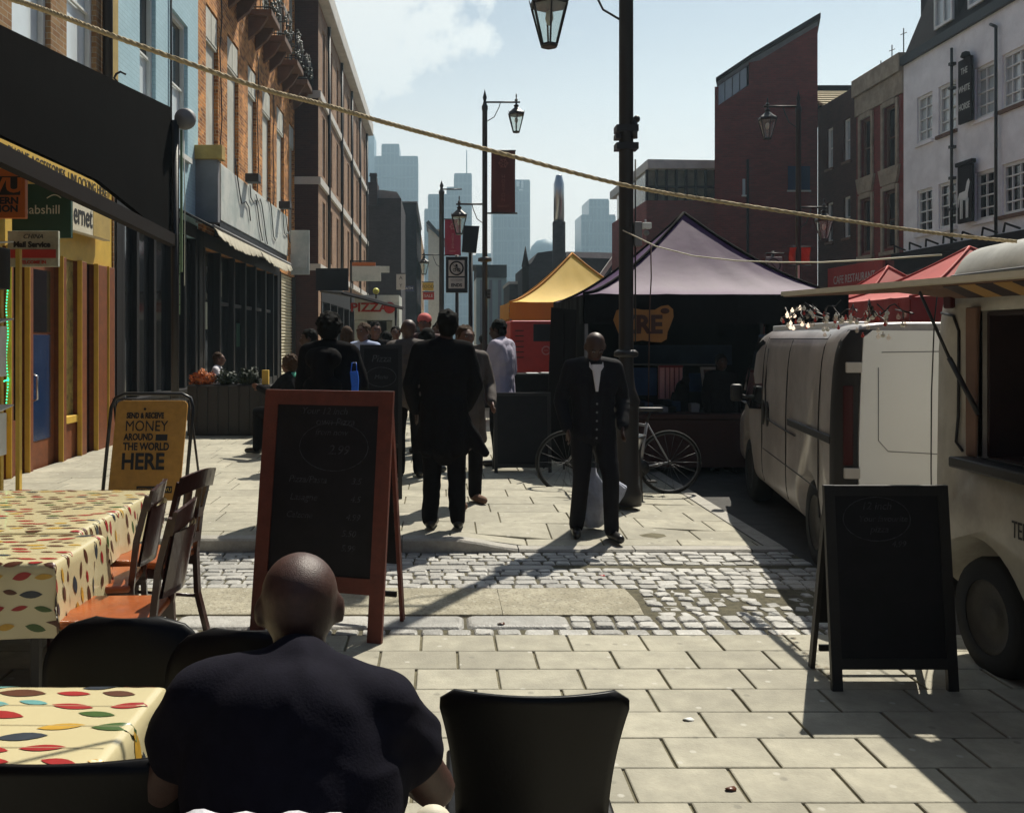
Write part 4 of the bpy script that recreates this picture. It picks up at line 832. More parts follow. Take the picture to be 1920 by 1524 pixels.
def banner(parent, x0, x1, py0, py1, Y, mat, txt=True, lt=None):
    z1, z0 = Zp(py0,Y), Zp(py1,Y); mb = MB(); nx, nz = 6, 10; th = .01
    V = lambda i, j, k: (x0+(x1-x0)*i/nx, Y+.03*math.sin(i*1.0+j*.5)+k, z0+(z1-z0)*j/nz)
    for k in (0, th): mb.add([V(i,j,k) for j in range(nz+1) for i in range(nx+1)], [(j*(nx+1)+i,j*(nx+1)+i+1,(j+1)*(nx+1)+i+1,(j+1)*(nx+1)+i) for j in range(nz) for i in range(nx)], 0, True)
    o = mb.build('banner', mat, parent, True); xm = (x0+x1)/2; h = z1-z0; wd = abs(x1-x0)
    if txt:
        for i, ch in enumerate('HOXTON'): text(ch, h*.085, lt, o, (xm,Y-.045,z1-h*(.42+.075*i)), ext=.004)
        mb = MB(); mb.lathe([(wd*.15,0),(wd*.18,0),(wd*.18,.01),(wd*.15,.01)], (xm,Y-.045,z1-h*.2), 10, ax='y')
        for k in range(6): a = k*1.047; mb.bar((xm+math.cos(a)*wd*.05,Y-.05,z1-h*.2+math.sin(a)*wd*.05),(xm+math.cos(a)*wd*.22,Y-.05,z1-h*.2+math.sin(a)*wd*.22),.02,.02)
        mb.build('emblem', lt, o, True)
        text('MARKET', h*.05, lt, o, (xm,Y-.045,z0+h*.1), ext=.004)
    return o
M['maroon'] = pmat('maroon_banner', (.10,.022,.016), .8, .1, 3)
M['crimson'] = pmat('crimson_banner', (.30,.018,.05), .8, .1, 3)
M['redflag'] = pmat('orange_red_flag', (.55,.05,.018), .8, .1, 3)
M['palered'] = pmat('pale_red_ink', (.26,.09,.07), .8, 0, bump=0)
M['palepink'] = pmat('pale_pink_ink', (.5,.2,.2), .8, 0, bump=0)
Y = 21.5; banner(l2, Xp(921,Y), Xp(966,Y), 284, 399, Y, M['maroon'], True, M['palered'])
mb = MB(); mb.cyl(P(909,283,Y),P(967,283,Y),.02); mb.cyl(P(909,400,Y),P(970,400,Y),.02); mb.lathe([(.06,Zp(492,Y)),(.16,Zp(490,Y)),(.16,Zp(484,Y)),(.06,Zp(482,Y))],(Xp(909,Y),Y,0),12); mb.build('banner_bracket', M['iron'], l2, True)
l3 = street_lamp(33, 828, .09, Zp(338,33), [(Xp(795,33)-Xp(828,33),Zp(478,33))], 'thin far street lamp with a crimson banner left of the middle one', base=.12)
Y = 33; banner(l3, Xp(834,Y), Xp(864,Y), 412, 478, Y, M['crimson'], True, M['palepink'])
mb = MB(); mb.cyl(P(828,355,Y),P(866,355,Y),.025); mb.cyl(P(828,411,Y),P(864,411,Y),.02); mb.cyl(P(828,479,Y),P(864,479,Y),.02); mb.build('banner_bracket', M['iron'], l3, True)
l4 = street_lamp(20.0, 1497, .058, Zp(168,20), [(Xp(1439,20)-Xp(1497,20),Zp(200,20)),(Xp(1545,20)-Xp(1497,20),Zp(389,20))], 'black street lamp with two lanterns in front of the red brick gable', base=.0)
Y = 20
for a, c in ((1480,1493),(1502,1519)): banner(l4, Xp(a,Y), Xp(c,Y), 464, 494, Y, M['redflag'], False)
mb = MB(); mb.cyl(P(1478,463,Y),P(1521,463,Y),.012); mb.cyl(P(1478,498,Y),P(1521,498,Y),.012); mb.build('banner_bracket', M['iron'], l4, True)
mb = MB(); mb.rbox(Xp(1493,Y),Xp(1496,Y),19.9,19.93,Zp(527,Y),Zp(498,Y),.002); mb.build('tape', M['bandstone'], l4, True)
# signs on poles
s = empty('road_sign', (Xp(857,16),16,0), 'framed no cycling road sign reading ENDS above the crowd', 'sign')
Y = 16; mb = MB(); mb.rbox(Xp(836,Y),Xp(877,Y),Y,Y+.04,Zp(549,Y),Zp(481,Y),.01); mb.build('backboard', M['black'], s, True)
mb = MB(); mb.box(Xp(841,Y),Xp(871,Y),Y-.008,Y-.002,Zp(518,Y),Zp(488,Y)); mb.box(Xp(841,Y),Xp(871,Y),Y-.008,Y-.002,Zp(541,Y),Zp(521,Y)); mb.build('plate', M['bandstone'], s, True)
mb = MB(); c = P(856,503,Y-.014); mb.lathe([(.1,0),(.125,0),(.125,.006),(.1,.006)], c, 24, ax='y'); mb.bar(c+Vector((-.075,-.004,.075)),c+Vector((.075,-.004,-.075)),.02,.006)
mb.lathe([(.02,0),(.03,0),(.03,.006),(.02,.006)], c+Vector((-.035,0,-.03)), 12, ax='y'); mb.lathe([(.02,0),(.03,0),(.03,.006),(.02,.006)], c+Vector((.035,0,-.03)), 12, ax='y'); mb.bar(c+Vector((-.035,-.002,-.03)),c+Vector((.01,-.002,.03)),.012,.006); mb.bar(c+Vector((.035,-.002,-.03)),c+Vector((.01,-.002,.03)),.012,.006); mb.ball(c+Vector((.0,-.002,.05)),(.02,.006,.02)); mb.build('symbol', M['ink'], s, True)
text('NO CYCLING', .033, M['ink'], s, P(856,525.5,Y-.01)); text('ENDS', .075, M['ink'], s, P(856,535,Y-.01), bold=.003)
mb = MB(); mb.cyl((Xp(857,Y),Y+.07,.12),(Xp(857,Y),Y+.07,Zp(478,Y)),.03); mb.build('pole', M['iron'], s, True)
s = empty('traffic_signal', (Xp(882,15),15,0), 'back of a square black panel on a slim pole between the two banners', 'sign')
Y = 15; mb = MB(); mb.prism([P(869,423,Y),P(899,424,Y),P(893,474,Y),P(866,472,Y)], (0,.12,0)); mb.build('panel', M['black'], s, True)
mb = MB(); mb.cyl((Xp(883,Y),Y+.16,.12),(Xp(883,Y),Y+.16,Zp(440,Y)),.035); mb.build('pole', M['iron'], s, True)
s = empty('traffic_signal', (Xp(914,30),30,0), 'small side view traffic light clamped on the middle lamp post', 'traffic light')
mb = MB(); Y = 21.4
for i in range(3): mb.rbox(Xp(913,Y),Xp(920,Y),Y,Y+.12,Zp(560-i*6,Y),Zp(554.5-i*6,Y),.008)
mb.build('housing', M['black'], s, True)
s = empty('road_sign', (Xp(1451,19),19,0), 'grey plate with a round no cycling symbol left of the red flags', 'sign')
Y = 19; mb = MB(); mb.rbox(Xp(1436,Y),Xp(1467,Y),Y,Y+.03,Zp(515,Y),Zp(482,Y),.01); mb.build('plate', M['grey'], s, True)
mb = MB(); mb.lathe([(.12,0),(.145,0),(.145,.006),(.12,.006)], P(1451,498,Y-.01), 20, ax='y'); mb.bar(P(1445,492,Y-.012),P(1457,505,Y-.012),.025,.006); mb.build('symbol', M['ink'], s, True)
mb = MB(); mb.cyl((Xp(1451,Y),Y+.06,0),(Xp(1451,Y),Y+.06,Zp(470,Y)),.03); mb.cyl(P(1436,475,Y),P(1470,475,Y),.015); mb.build('pole', M['iron'], s, True)
# ================================================================ TENTS AND STALLS
M['purple'] = pmat('purple_tent_fabric', (.068,.021,.086), .62, .15, 3, .25, spec=.22, bscale=6)
M['yellowtent'] = pmat('yellow_tent_fabric', (.72,.46,.05), .7, .06, 2, .1)
M['shadeval'] = pmat('yellow_tent_shade_edge', (.50,.21,.02), .8, .06, 2, .1)  # translucent shade of the yellow cloth put into this darker orange
M['redtent'] = pmat('red_tent_fabric', (.40,.028,.02), .7, .1, 2, .1)
def tent(name, x0, x1, y0, y1, ze, zp, mat, valmat, label, val=.26, walls=(), wallmat=None, base=0, legm=None, cutz=None):
    s = empty(name, ((x0+x1)/2,(y0+y1)/2,base), label, 'market tent'); xc, yc = (x0+x1)/2, (y0+y1)/2; mb = MB(); n, k = 16, 12
    cor = [(x0,y0),(x1,y0),(x1,y1),(x0,y1)]
    for f in range(4):
        a, b = cor[f], cor[(f+1)%4]; vs = []
        for i in range(k+1):
            t = i/k; zz = ze+(zp-ze)*(t**1.42)
            for j in range(n+1):
                u = j/n; px_ = a[0]+(b[0]-a[0])*u; py_ = a[1]+(b[1]-a[1])*u; h = (1-t)
                sag = -.05*math.sin(math.pi*u)*math.sin(math.pi*min(1,t*1.3)) + .010*math.sin(u*23+t*9)*h*math.sin(math.pi*t) + .016*math.sin((u-.5)*(26+14*t))*(1-t)**2*abs(2*u-1)
                vs.append((xc+(px_-xc)*h, yc+(py_-yc)*h, zz+sag))
        mb.add(vs, [(i*(n+1)+j,i*(n+1)+j+1,(i+1)*(n+1)+j+1,(i+1)*(n+1)+j) for i in range(k) for j in range(n)], 0, True)
    mb.build('roof', mat, s, True)
    for f in range(4):
        a = cor[f]; mb = MB(); pts = []
        for i in range(13): t = i/12; pts.append((xc+(a[0]-xc)*(1-t), yc+(a[1]-yc)*(1-t), ze+(zp-ze)*(t**1.42)+.008))
        mb.tube(pts, .022, 6); mb.build('hip_seam', valmat, s, True)
    mb = MB()
    for f in range(4):
        a, b = cor[f], cor[(f+1)%4]; dx, dy = (b[0]-a[0])/24, (b[1]-a[1])/24; o = Vector((dy,-dx,0)).normalized()*.012
        for j in range(24):
            p = Vector((a[0]+dx*j,a[1]+dy*j,ze)); q = Vector((a[0]+dx*(j+1),a[1]+dy*(j+1),ze)); w1 = o*(1+math.sin(j*1.7)); w2 = o*(1+math.sin((j+1)*1.7)); D = Vector((0,0,-val))
            mb.add([p+o,q+o,q+w2+D,p+w1+D], [(0,1,2,3)], 0, True)
    mb.build('valance', valmat, s, True)
    for cx, cy in cor:
        mb = MB(); mx, my = cx+(.03 if cx < xc else -.03), cy+(.03 if cy < yc else -.03); mb.box(mx-.02,mx+.02,my-.02,my+.02,base,ze); mb.box(mx-.05,mx+.05,my-.05,my+.05,base,base+.012); mb.build('leg', legm or M['grey'], s, True)
    mb = MB()
    ic = [(c_[0]+(.06 if c_[0] < xc else -.06), c_[1]+(.06 if c_[1] < yc else -.06)) for c_ in cor]
    for a, b in zip(ic, ic[1:]+ic[:1]): mb.bar((a[0],a[1],ze-.05),(b[0],b[1],ze-.05),.025,.025); mb.bar((a[0],a[1],ze-.3),((a[0]+b[0])/2,(a[1]+b[1])/2,ze-.05),.02,.02); mb.bar((b[0],b[1],ze-.3),((a[0]+b[0])/2,(a[1]+b[1])/2,ze-.05),.02,.02)
    mb.cyl((xc,yc,ze-.1),(xc,yc,zp),.02); mb.build('truss', M['grey'], s, True)
    for wl in walls:
        a, b = {'l':(cor[0],cor[3]),'b':(cor[3],cor[2]),'r':(cor[1],cor[2]),'f':(cor[0],cor[1])}[wl]; mb = MB(); n = 20; vs = []
        d = Vector((b[0]-a[0],b[1]-a[1],0)); o = Vector((d.y,-d.x,0)).normalized()
        for i in range(n+1):
            p = Vector((a[0],a[1],0))+d*i/n+o*.03*math.sin(i*1.3)*1; vs += [(p.x+o.x*.02,p.y+o.y*.02,base+.03),(p.x,p.y,ze-.03)]
        mb.add(vs, [(2*i,2*i+2,2*i+3,2*i+1) for i in range(n)], 0, True); mb.build('side_wall', wallmat, s, True)
    return s
pt = tent('market_tent', 1.76, 4.98, 11.4, 14.4, 2.24, 3.43, M['purple'], M['blackcloth'], 'large purple peaked market tent with black flaps behind the vans', .36, ('l','b','r'), M['blackcloth'])
mb = MB(); mb.bar((1.50,11.3,.12),(1.50,11.3,2.0),.02,.02); mb.prism([(1.34,11.8,.2),(1.62,11.3,.12),(1.66,11.35,2.05),(1.42,11.9,2.1)], (0,.03,0)); mb.build('hanging_flap', M['blackcloth'], pt, True)
tent('market_tent', 1.49, 4.6, 20, 23, 2.48, 3.66, M['yellowtent'], M['shadeval'], 'yellow peaked market tent behind the purple one', .36)
tent('market_tent', 7.34, 9.94, 16.7, 19.3, 2.25, 3.09, M['redtent'], M['redtent'], 'bright red peaked tent in front of the cream house', .3, ('f','l'), M['redtent'])
tent('market_tent', 6.55, 9.9, 13.0, 16.0, 2.28, 3.12, M['redtent'], M['redtent'], 'larger red tent mostly hidden by the food van hatch', .3, ('f','l'), M['redtent'])
# EZRE banner
M['ochre'] = pmat('ochre_banner_cloth', (.33,.145,.035), .8, .15, 5)
M['rust'] = pmat('dark_brown_letter', (.055,.018,.012), .8, .1, 5)
s = empty('banner', (2.5,11.3,1.65), 'ochre animal shaped cloth banner with dark ZRE letters under the purple tent', 'banner')
Y = 11.3; pts = [(1150,600),(1156,582),(1170,577),(1186,578),(1206,581),(1228,581),(1240,574),(1253,572),(1262,580),(1263,594),(1258,608),(1252,622),(1250,636),(1240,642),(1222,641),(1206,638),(1190,640),(1172,641),(1162,630)]
mb = MB(); mb.prism([P(a,c,Y) for a,c in pts], (0,.01,0)); mb.build('cloth', M['ochre'], s, True)
text('ZRE', .30, M['rust'], s, (Xp(1202,Y),Y-.006,Zp(610,Y)), bold=.012, sx=.98)
mb = MB(); mb.ball(P(1247,583,Y-.004), (.055,.006,.035)); mb.build('ear_patch', M['rust'], s, True)
mb = MB(); mb.tube([P(1220,455,11.35),P(1221,520,11.32),P(1218,580,11.28),P(1215,800,11.28)], .008, 5); mb.build('cord', M['rust'], s, True)
# stall inside the purple tent
M['bluecloth'] = pmat('faded_blue_cloth', (.028,.05,.10), .8, .3, 3)
M['bluecloth2'] = pmat('bright_blue_cloth', (.03,.07,.19), .8, .3, 3)
M['pink'] = pmat('pink_striped_cloth', (.85,.45,.43), .8, .05, 3); M['stripe'] = pmat('dark_red_stripe', (.25,.02,.03), .8, 0, bump=0)
s = empty('market_stall', (3,12.4,0), 'stall table with blue backdrop cloths and a display rail under the purple tent', 'stall')
Y = 13.6; mb = MB(); mb.box(Xp(1180,Y),Xp(1372,Y),Y,Y+.02,Zp(684,Y),Zp(647,Y)); mb.build('backdrop', M['bluecloth'], s, True)
Y = 12.6; mb = MB(); mb.cyl(P(1180,683,Y),P(1345,684,Y),.012); mb.build('rail', M['grey'], s, True)
for a, c, e, f in ((1184,1235,742,690),(1296,1325,735,700)): mb = MB(); mb.box(Xp(a,Y),Xp(c,Y),Y+.1,Y+.12,Zp(e,Y),Zp(f,Y)); mb.build('blue_panel', M['bluecloth2'], s, True)
mb = MB(); mb.rbox(Xp(1150,Y),Xp(1390,Y),11.6,12.7,.70,.76,.01); mb.box(Xp(1150,Y)+.02,Xp(1390,Y),11.62,12.68,.1,.69); mb.build('table', M['rust'], s, True)
for q in range(12):
    rr = random.Random(q); x = Xp(1195+q*15,12); mb = MB()
    mb.rbox(x-.05,x+.06,11.75+rr.random()*.5,11.95+rr.random()*.5+.05,.762,.78+rr.random()*.14,.008); mb.build('goods', [M['blackcloth'],M['bluecloth'],M['brownstone'],M['grey']][q%4], s, True)
s = empty('striped_cloth', (Xp(1257,12.5),12.5,1.2), 'pink cloth with dark red stripes pegged on the stall rail', 'cloth')
Y = 12.55; mb = MB(); vs = []; n = 16
for i in range(n+1): x = Xp(1234+46*i/n,Y); yy = Y+.015*math.sin(i*1.2); vs += [(x,yy,Zp(748 if i < 9 else 735,Y)),(x,yy,Zp(686,Y))]
mb.add(vs, [(2*i,2*i+2,2*i+3,2*i+1) for i in range(n)], 0, True); mb.build('cloth', M['pink'], s, True)
mb = MB()
for i in (0,4,7,10,13): x = Xp(1235+46*i/n,Y); mb.box(x-.006,x+.006,Y-.024,Y-.018,Zp(747 if i < 9 else 736,Y),Zp(687,Y))
mb.box(Xp(1234,Y),Xp(1280,Y),Y-.026,Y-.02,Zp(689,Y),Zp(685,Y)); mb.build('stripe', M['stripe'], s, True)
s = empty('framed_picture', (Xp(1328,12.5),12.5,1.2), 'white framed picture hanging from the stall rail', 'picture')
M['art'] = pmat('brown_picture', (.12,.05,.035), .6, .6, 14, dirt=.6, dirtcol=(.45,.3,.2), dscale=9)
mb = MB(); mb.prism([P(1313,688,Y),P(1342,688,Y),P(1342,727,Y),P(1318,726,Y)], (0,.02,0)); mb.build('frame', M['bandstone'], s, True)
mb = MB(); mb.prism([P(1319,693,Y-.004),P(1341,693,Y-.004),P(1341,720,Y-.004),P(1322,720,Y-.004)], (0,.004,0)); mb.build('print', M['art'], s, True)
s = MB(); s.cap(P(1275,770,12.2),.13,P(1280,725,12.2),.09); s.cap(P(1280,725,12.2),.05,P(1287,712,12.2),.05); s.ball(P(1285,712,12.1),(.05,.06,.05))
tag(fuse(s,'guitar_case',M['blackcloth'],None,.02), 'dark rounded instrument case standing on the stall table', 'case')
# red trailer under the yellow tent
s = empty('food_trailer', (2.2,18,0), 'dull red food trailer with a dark serving window below the yellow tent', 'trailer')
Y = 17; mb = MB(); mb.rbox(Xp(957,Y),Xp(1075,Y),Y,Y+1.9,.35,2.03,.04); mb.build('body', M['signred'], s, True)
mb = MB(); mb.box(Xp(1000,Y),Xp(1046,Y),Y-.012,Y-.004,Zp(640,Y),Zp(608,Y)); mb.build('serving_window', M['darkwood'], s, True)
mb = MB(); mb.lathe([(.06,0),(.085,0),(.085,.008),(.06,.008)], P(1024,657,Y-.01), 20, ax='y'); mb.bar(P(1020,657,Y-.01),P(1028,657,Y-.01),.04,.01); mb.build('badge', M['palepink'], s, True)
for i in range(6): mb = MB(); mb.box(Xp(966,Y),Xp(982,Y),Y-.01,Y-.003,Zp(620+i*10,Y)-.01,Zp(620+i*10,Y)+.01); mb.build('vent_slat', M['rust'], s, True)
for x in (1.6,2.3): mb = MB(); mb.lathe([(.0,-.08),(.26,-.08),(.3,-.05),(.3,.05),(.26,.08),(0,.08)], (x,Y+.25,.3), 20, ax='y'); mb.build('wheel', M['black'], s, True)
s = empty('trestle_table', (1.9,15.6,0), 'black cloth covered table below the red trailer with white papers on it', 'table')
mb = MB(); mb.rbox(Xp(962,15.3),Xp(1050,15.3),15.3,16.1,.12,1.12,.02); mb.build('table_cover', M['blackcloth'], s, True)
mb = MB(); mb.rbox(Xp(988,15.4),Xp(1010,15.4),15.35,15.6,1.122,1.135,.003); mb.rbox(Xp(1016,15.4),Xp(1034,15.4),15.4,15.6,1.122,1.14,.003); mb.build('paper', M['white'], s, True)
# A-boards ---------------------------------------------------------
M['chalkboard'] = pmat('chalkboard', (.010,.009,.011), .6, .4, 6, .1, spec=.3)
M['redwood'] = pmat('red_brown_wood_frame', (.13,.030,.018), .5, .25, 12, .3)
M['blackwood'] = pmat('black_wood_frame', (.014,.012,.012), .5, .2, 10, .2)
M['chalk'] = pmat('faint_chalk', (.05,.048,.058), .95, .7, 40, bump=0)
M['chalk2'] = pmat('chalk', (.09,.09,.1), .95, .6, 40, bump=0)
def aboard(loc, rz, w, h, fw, fm, lean, spread, bottom, label, writing=(), z0=0, chalk=None):
    s = empty('chalkboard_sign', loc, label, 'chalkboard', None, rz)
    def fp(x, z): return (x, lean*z/h, z)        # front frame leans back
    def q(mb, x0, x1, za, zb, th, d=0): # slab in the leaning plane
        mb.add([(x0,lean*za/h-d,za),(x1,lean*za/h-d,za),(x1,lean*zb/h-d,zb),(x0,lean*zb/h-d,zb),(x0,lean*za/h-d+th,za),(x1,lean*za/h-d+th,za),(x1,lean*zb/h-d+th,zb),(x0,lean*zb/h-d+th,zb)], [(0,1,2,3),(7,6,5,4),(0,4,5,1),(1,5,6,2),(2,6,7,3),(3,7,4,0)])
    for sx in (-1,1): mb = MB(); x = sx*(w/2-fw/2); q(mb, x-fw/2, x+fw/2, 0, h, .025); mb.build('frame_leg', fm, s)
    mb = MB(); q(mb, -w/2+fw, w/2-fw, h-fw, h-.001, .024, -.0005); mb.build('top_rail', fm, s)
    mb = MB(); q(mb, -w/2+fw, w/2-fw, bottom, bottom+fw, .024, -.0005); mb.build('bottom_rail', fm, s)
    mb = MB(); q(mb, -w/2+fw, w/2-fw, bottom+fw, h-fw, .01, -.009); p = mb.build('panel', M['chalkboard'], s)
    for sx in (-1,1): mb = MB(); x = sx*(w/2-.03); mb.bar((x,lean+.028,h-.01),(x,lean+.028+spread,0),.035,.022,up=(1,0,0)); mb.build('back_leg', fm, s)
    mb = MB(); mb.bar((-w/2+.05,lean+spread*.9,h*.12),(w/2-.05,lean+spread*.9,h*.12),.02,.03); t = .35; mb.add([(-w/2+.05,lean+.034+spread*.03,h*.97),(w/2-.05,lean+.034+spread*.03,h*.97),(w/2-.05,lean+.034+spread*.75,h*.25),(-w/2+.05,lean+.034+spread*.75,h*.25)], [(0,1,2,3)]); mb.build('back_panel', M['chalkboard'], s)
    a = math.degrees(math.atan2(lean, h))
    for (t, x, z, sz) in writing:
        if t == 'O':
            mb = MB(); n = 28; mb.tube([(x+sz*math.cos(i*2*math.pi/n)*1.25, lean*(z+sz*.8*math.sin(i*2*math.pi/n))/h+.006, z+sz*.8*math.sin(i*2*math.pi/n)) for i in range(n+1)], .0022, 4); mb.build('chalk_ring', chalk or M['chalk'], p)
        else: text(t, sz, chalk or M['chalk'], p, (x, lean*z/h+.007, z), (90-a,0,0), ext=.0008, world=False, shear=.25, name='writing')
    return s
W1 = [('Your 12 inch',-.02,1.25,.055),('own Pizza',.05,1.19,.06),('from now',.03,1.13,.05),('2.99',.08,1.03,.075),('O',.05,1.05,.17),('Pizza/Pasta',-.1,.86,.055),('3.5',.2,.86,.05),('Lasagne',-.12,.76,.055),('4.5',.2,.76,.05),('Calzone',-.14,.66,.05),('4.99',.19,.66,.05),('5.50',.17,.57,.05),('5.99',.17,.49,.05)]
aboard((-.705,5.22,.03), R(-16.5), .80, 1.37, .085, M['redwood'], .20, .22, .25, 'tall red framed chalkboard in front of the standing man in the long coat', W1)
W2 = [('12 inch',-.05,.86,.05),('Your favourite',-.02,.80,.04),('pizza',-.04,.75,.045),('O',-.05,.8,.13),('4.99',.05,.68,.04)]
aboard((2.16,4.42,.03), R(0), .60, .96, .05, M['blackwood'], .10, .20, .10, 'black framed chalkboard standing at the right beside the food van', W2)
aboard((Xp(981,11.0),11.0,.12), R(3), .68, .94, .04, M['blackwood'], .08, .3, .06, 'low blank black sandwich board behind the bicycle wheel', ())
aboard((Xp(714,9.2),9.2,.12), R(2), .42, 1.52, .04, M['blackwood'], .08, .3, .5, 'narrow dark chalkboard with pizza writing behind the red framed board', [('Pizza',0,1.38,.1),('O',0,1.2,.12),('Menu',0,1.2,.06)], chalk=M['chalk2'])
# yellow swing sign
s = empty('pavement_sign', (Xp(266,8.3),8.3,.12), 'yellow and black pavement sign reading SEND AND RECEIVE MONEY in a black tube frame', 'sign', rz=R(0))
wd, hh = .70, 1.08; lean = .16
def sp(x, z, d=0): return (x+z*.05, z*lean/hh-d, z)
mb = MB(); mb.tube([sp(-wd/2-.02,0),sp(-wd/2-.02,hh-.12),sp(-wd/2+.01,hh-.04),sp(-wd/2+.09,hh),sp(wd/2-.09,hh),sp(wd/2-.01,hh-.04),sp(wd/2+.02,hh-.12),sp(wd/2+.02,0)], .017, 8)
mb.tube([(-wd/2-.02,lean*2+.3,0),(-wd/2+.03,lean+.04,hh-.05),(wd/2+.02,lean+.04,hh-.05),(wd/2+.03,lean*2+.3,0)], .012, 6); mb.build('frame', M['black'], s)
mb = MB(); pts = []; x0, x1, z0, z1, r = -wd/2+.03, wd/2-.03, .14, hh-.06, .05
for cx, cz, a0 in ((x1-r,z1-r,0),(x0+r,z1-r,90),(x0+r,z0+r,180),(x1-r,z0+r,270)):
    for k in range(4): a = R(a0+k*30); pts.append(sp(cx+r*math.cos(a), cz+r*math.sin(a), .01))
M['signyellow'] = pmat('golden_sign_plastic', (.46,.23,.04), .55, .15, 14, .1)
mb.prism(pts, (0,.02,0)); pn = mb.build('panel', M['signyellow'], s)
a = math.degrees(math.atan2(lean, hh)); bk = M['ink']
def st(t, x, z, size, sx=1, m=bk, b=.003): text(t, size, m, pn, sp(x, z, .0125), (90-a,0,-1.5), ext=.0006, world=False, bold=b, sx=sx, align='LEFT')
st('SEND & RECEIVE', -.22, .885, .068, .68); st('MONEY', -.225, .79, .135, .83, b=0); st('AROUND', -.225, .695, .082, .74); st('THE WORLD', -.225, .61, .092, .78); st('HERE', -.23, .475, .20, .84, b=.006)
mb = MB(); q = [sp(.06,.665,.0125),sp(.165,.665,.0125),sp(.165,.72,.0125),sp(.06,.72,.0125)]; mb.prism(q, (0,.002,0)); q = [sp(-.07,.205,.0125),sp(.25,.205,.0125),sp(.25,.265,.0125),sp(-.07,.265,.0125)]; mb.prism(q, (0,.002,0)); mb.build('ink_block', bk, pn)
text('WESTERN UNION', .04, M['signyellow'], pn, sp(.03,.234,.0145), (90-a,0,0), ext=.0006, world=False, sx=.66); text('WU', .045, M['yellow'], pn, sp(.205,.234,.0145), (90-a,0,0), ext=.0006, world=False)
mb = MB(); mb.ball(sp(-.06,.945,.013), (.012,.003,.012)); mb.build('dot', bk, pn)
# planter box and shrubs
s = empty('planter', (-3.5,15.4,.12), 'long dark wooden planter box in front of the restaurant', 'planter')
mb = MB(); mb.rbox(-4.12,-2.75,15.2,15.75,.12,.94,.015); mb.build('box', M['blackwood'], s, True)
mb = MB(); mb.rbox(-4.08,-2.80,15.24,15.71,.942,.95,.002); mb.build('soil', M['darkwood'], s, True)
for i in range(8): mb = MB(); x = -4.12+.171*i; mb.box(x+.008,x+.163,15.185,15.198,.14,.93); mb.build('board', M['blackwood'], s, True)
s = empty('planter', (-2.6,14.5,.12), 'second black planter box angled behind the red framed chalkboard', 'planter')
mb = MB(); mb.rbox(-2.70,-2.0,14.4,15.2,.12,.9,.015); mb.build('box', M['blackwood'], s, True)
mb = MB(); mb.rbox(-2.66,-2.04,14.44,15.16,.902,.92,.002); mb.build('soil', M['darkwood'], s, True)
def shrub(name, c, r, m, label, n=420, sz=.03, seed=1):
    rr = random.Random(seed); mb = MB(); c = Vector(c)
    for i in range(n):
        d = Vector((rr.gauss(0,1),rr.gauss(0,1),rr.gauss(0,1))).normalized()
        lump = 1+.18*math.sin(d.x*7+seed)+.15*math.sin(d.z*9+d.y*5); p = c+Vector((d.x*r[0],d.y*r[1],d.z*r[2]))*lump*rr.uniform(.55,1)
        if p.z < .95: continue
        u = Vector((rr.gauss(0,1),rr.gauss(0,1),rr.gauss(0,1))).normalized(); v = u.cross(d).normalized(); q = sz*rr.uniform(.6,1.3)
        mb.add([p-u*q,p-v*q*.5,p+u*q,p+v*q*.5], [(0,1,2,3)], rr.random() < .25)
    s = empty(name, (c.x,c.y,.95), label, 'plant'); mb.build('foliage', m, s, True)
    mb = MB()
    for k in range(5): mb.cyl((c.x,c.y,.94),(c.x+.05*math.cos(k*1.3),c.y+.05*math.sin(k*1.3),c.z),.008,.004,5)
    mb.build('stem', M['brownstone'], s, True)
leafm = [pmat('dark_leaf',(.012,.022,.008),.6,.3,20,bump=0), pmat('leaf',(.03,.045,.012),.6,.3,20,bump=0)]
shrub('flower_clump', (Xp(381,15.4),15.4,1.03), (.19,.18,.16), [pmat('orange_petal',(.50,.13,.012),.6,.3,20,bump=0),pmat('rust_petal',(.20,.05,.01),.6,.3,20,bump=0)], 'rounded clump of orange flowers at the left end of the planter', 900, .028, 2)
shrub('shrub', (Xp(424,15.4),15.4,1.03), (.19,.18,.16), leafm, 'dark clipped shrub in the middle of the planter', 900, .03, 3)
shrub('shrub', (Xp(469,15.4),15.4,1.04), (.20,.18,.17), leafm, 'dark clipped shrub at the right end of the planter', 900, .03, 5)
mb = MB(); mb.rbox(Xp(491,15.3),Xp(503,15.3),15.3,15.4,Zp(722,15.3),Zp(694,15.3),.006); tag(mb.build('drinks_carton', M['yellow']), 'small yellow carton standing at the planter end near the green scarf woman', 'carton')
# ropes
s = MB(); pts = [(-40,-22),(20,-2),(100,25),(240,78),(480,163),(600,195),(740,235),(910,280),(1160,345),(1340,377),(1600,416),(1760,438),(1925,455)]
ys = [2.6,2.65,2.7,2.8,3.0,3.1,3.25,3.4,3.65,3.85,4.15,4.3,4.45]
cp = []
for i in range(len(pts)-1):
    for t in range(6):
        f = t/6; p0, p1, p2, p3 = (P(*pts[max(0,min(len(pts)-1,i+k))],ys[max(0,min(len(pts)-1,i+k))]) for k in (-1,0,1,2))
        cp.append(.5*((2*p1)+(p2-p0)*f+(2*p0-5*p1+4*p2-p3)*f*f+(3*p1-p0-3*p2+p3)*f**3))
M['rope'] = pmat('tan_rope', (.50,.40,.24), .8, .2, 60, .3)
n = len(cp); fine = []
for a, b in zip(cp, cp[1:]):
    for t in range(14): fine.append(a+(b-a)*t/14)
for ph in (0, 2.09, 4.19):
    st_ = []
    for i, p in enumerate(fine): 
        a = ph+i*.42; st_.append(p+Vector((0,math.cos(a),math.sin(a)))*.0042)
    s.tube(st_, .0048, 5)
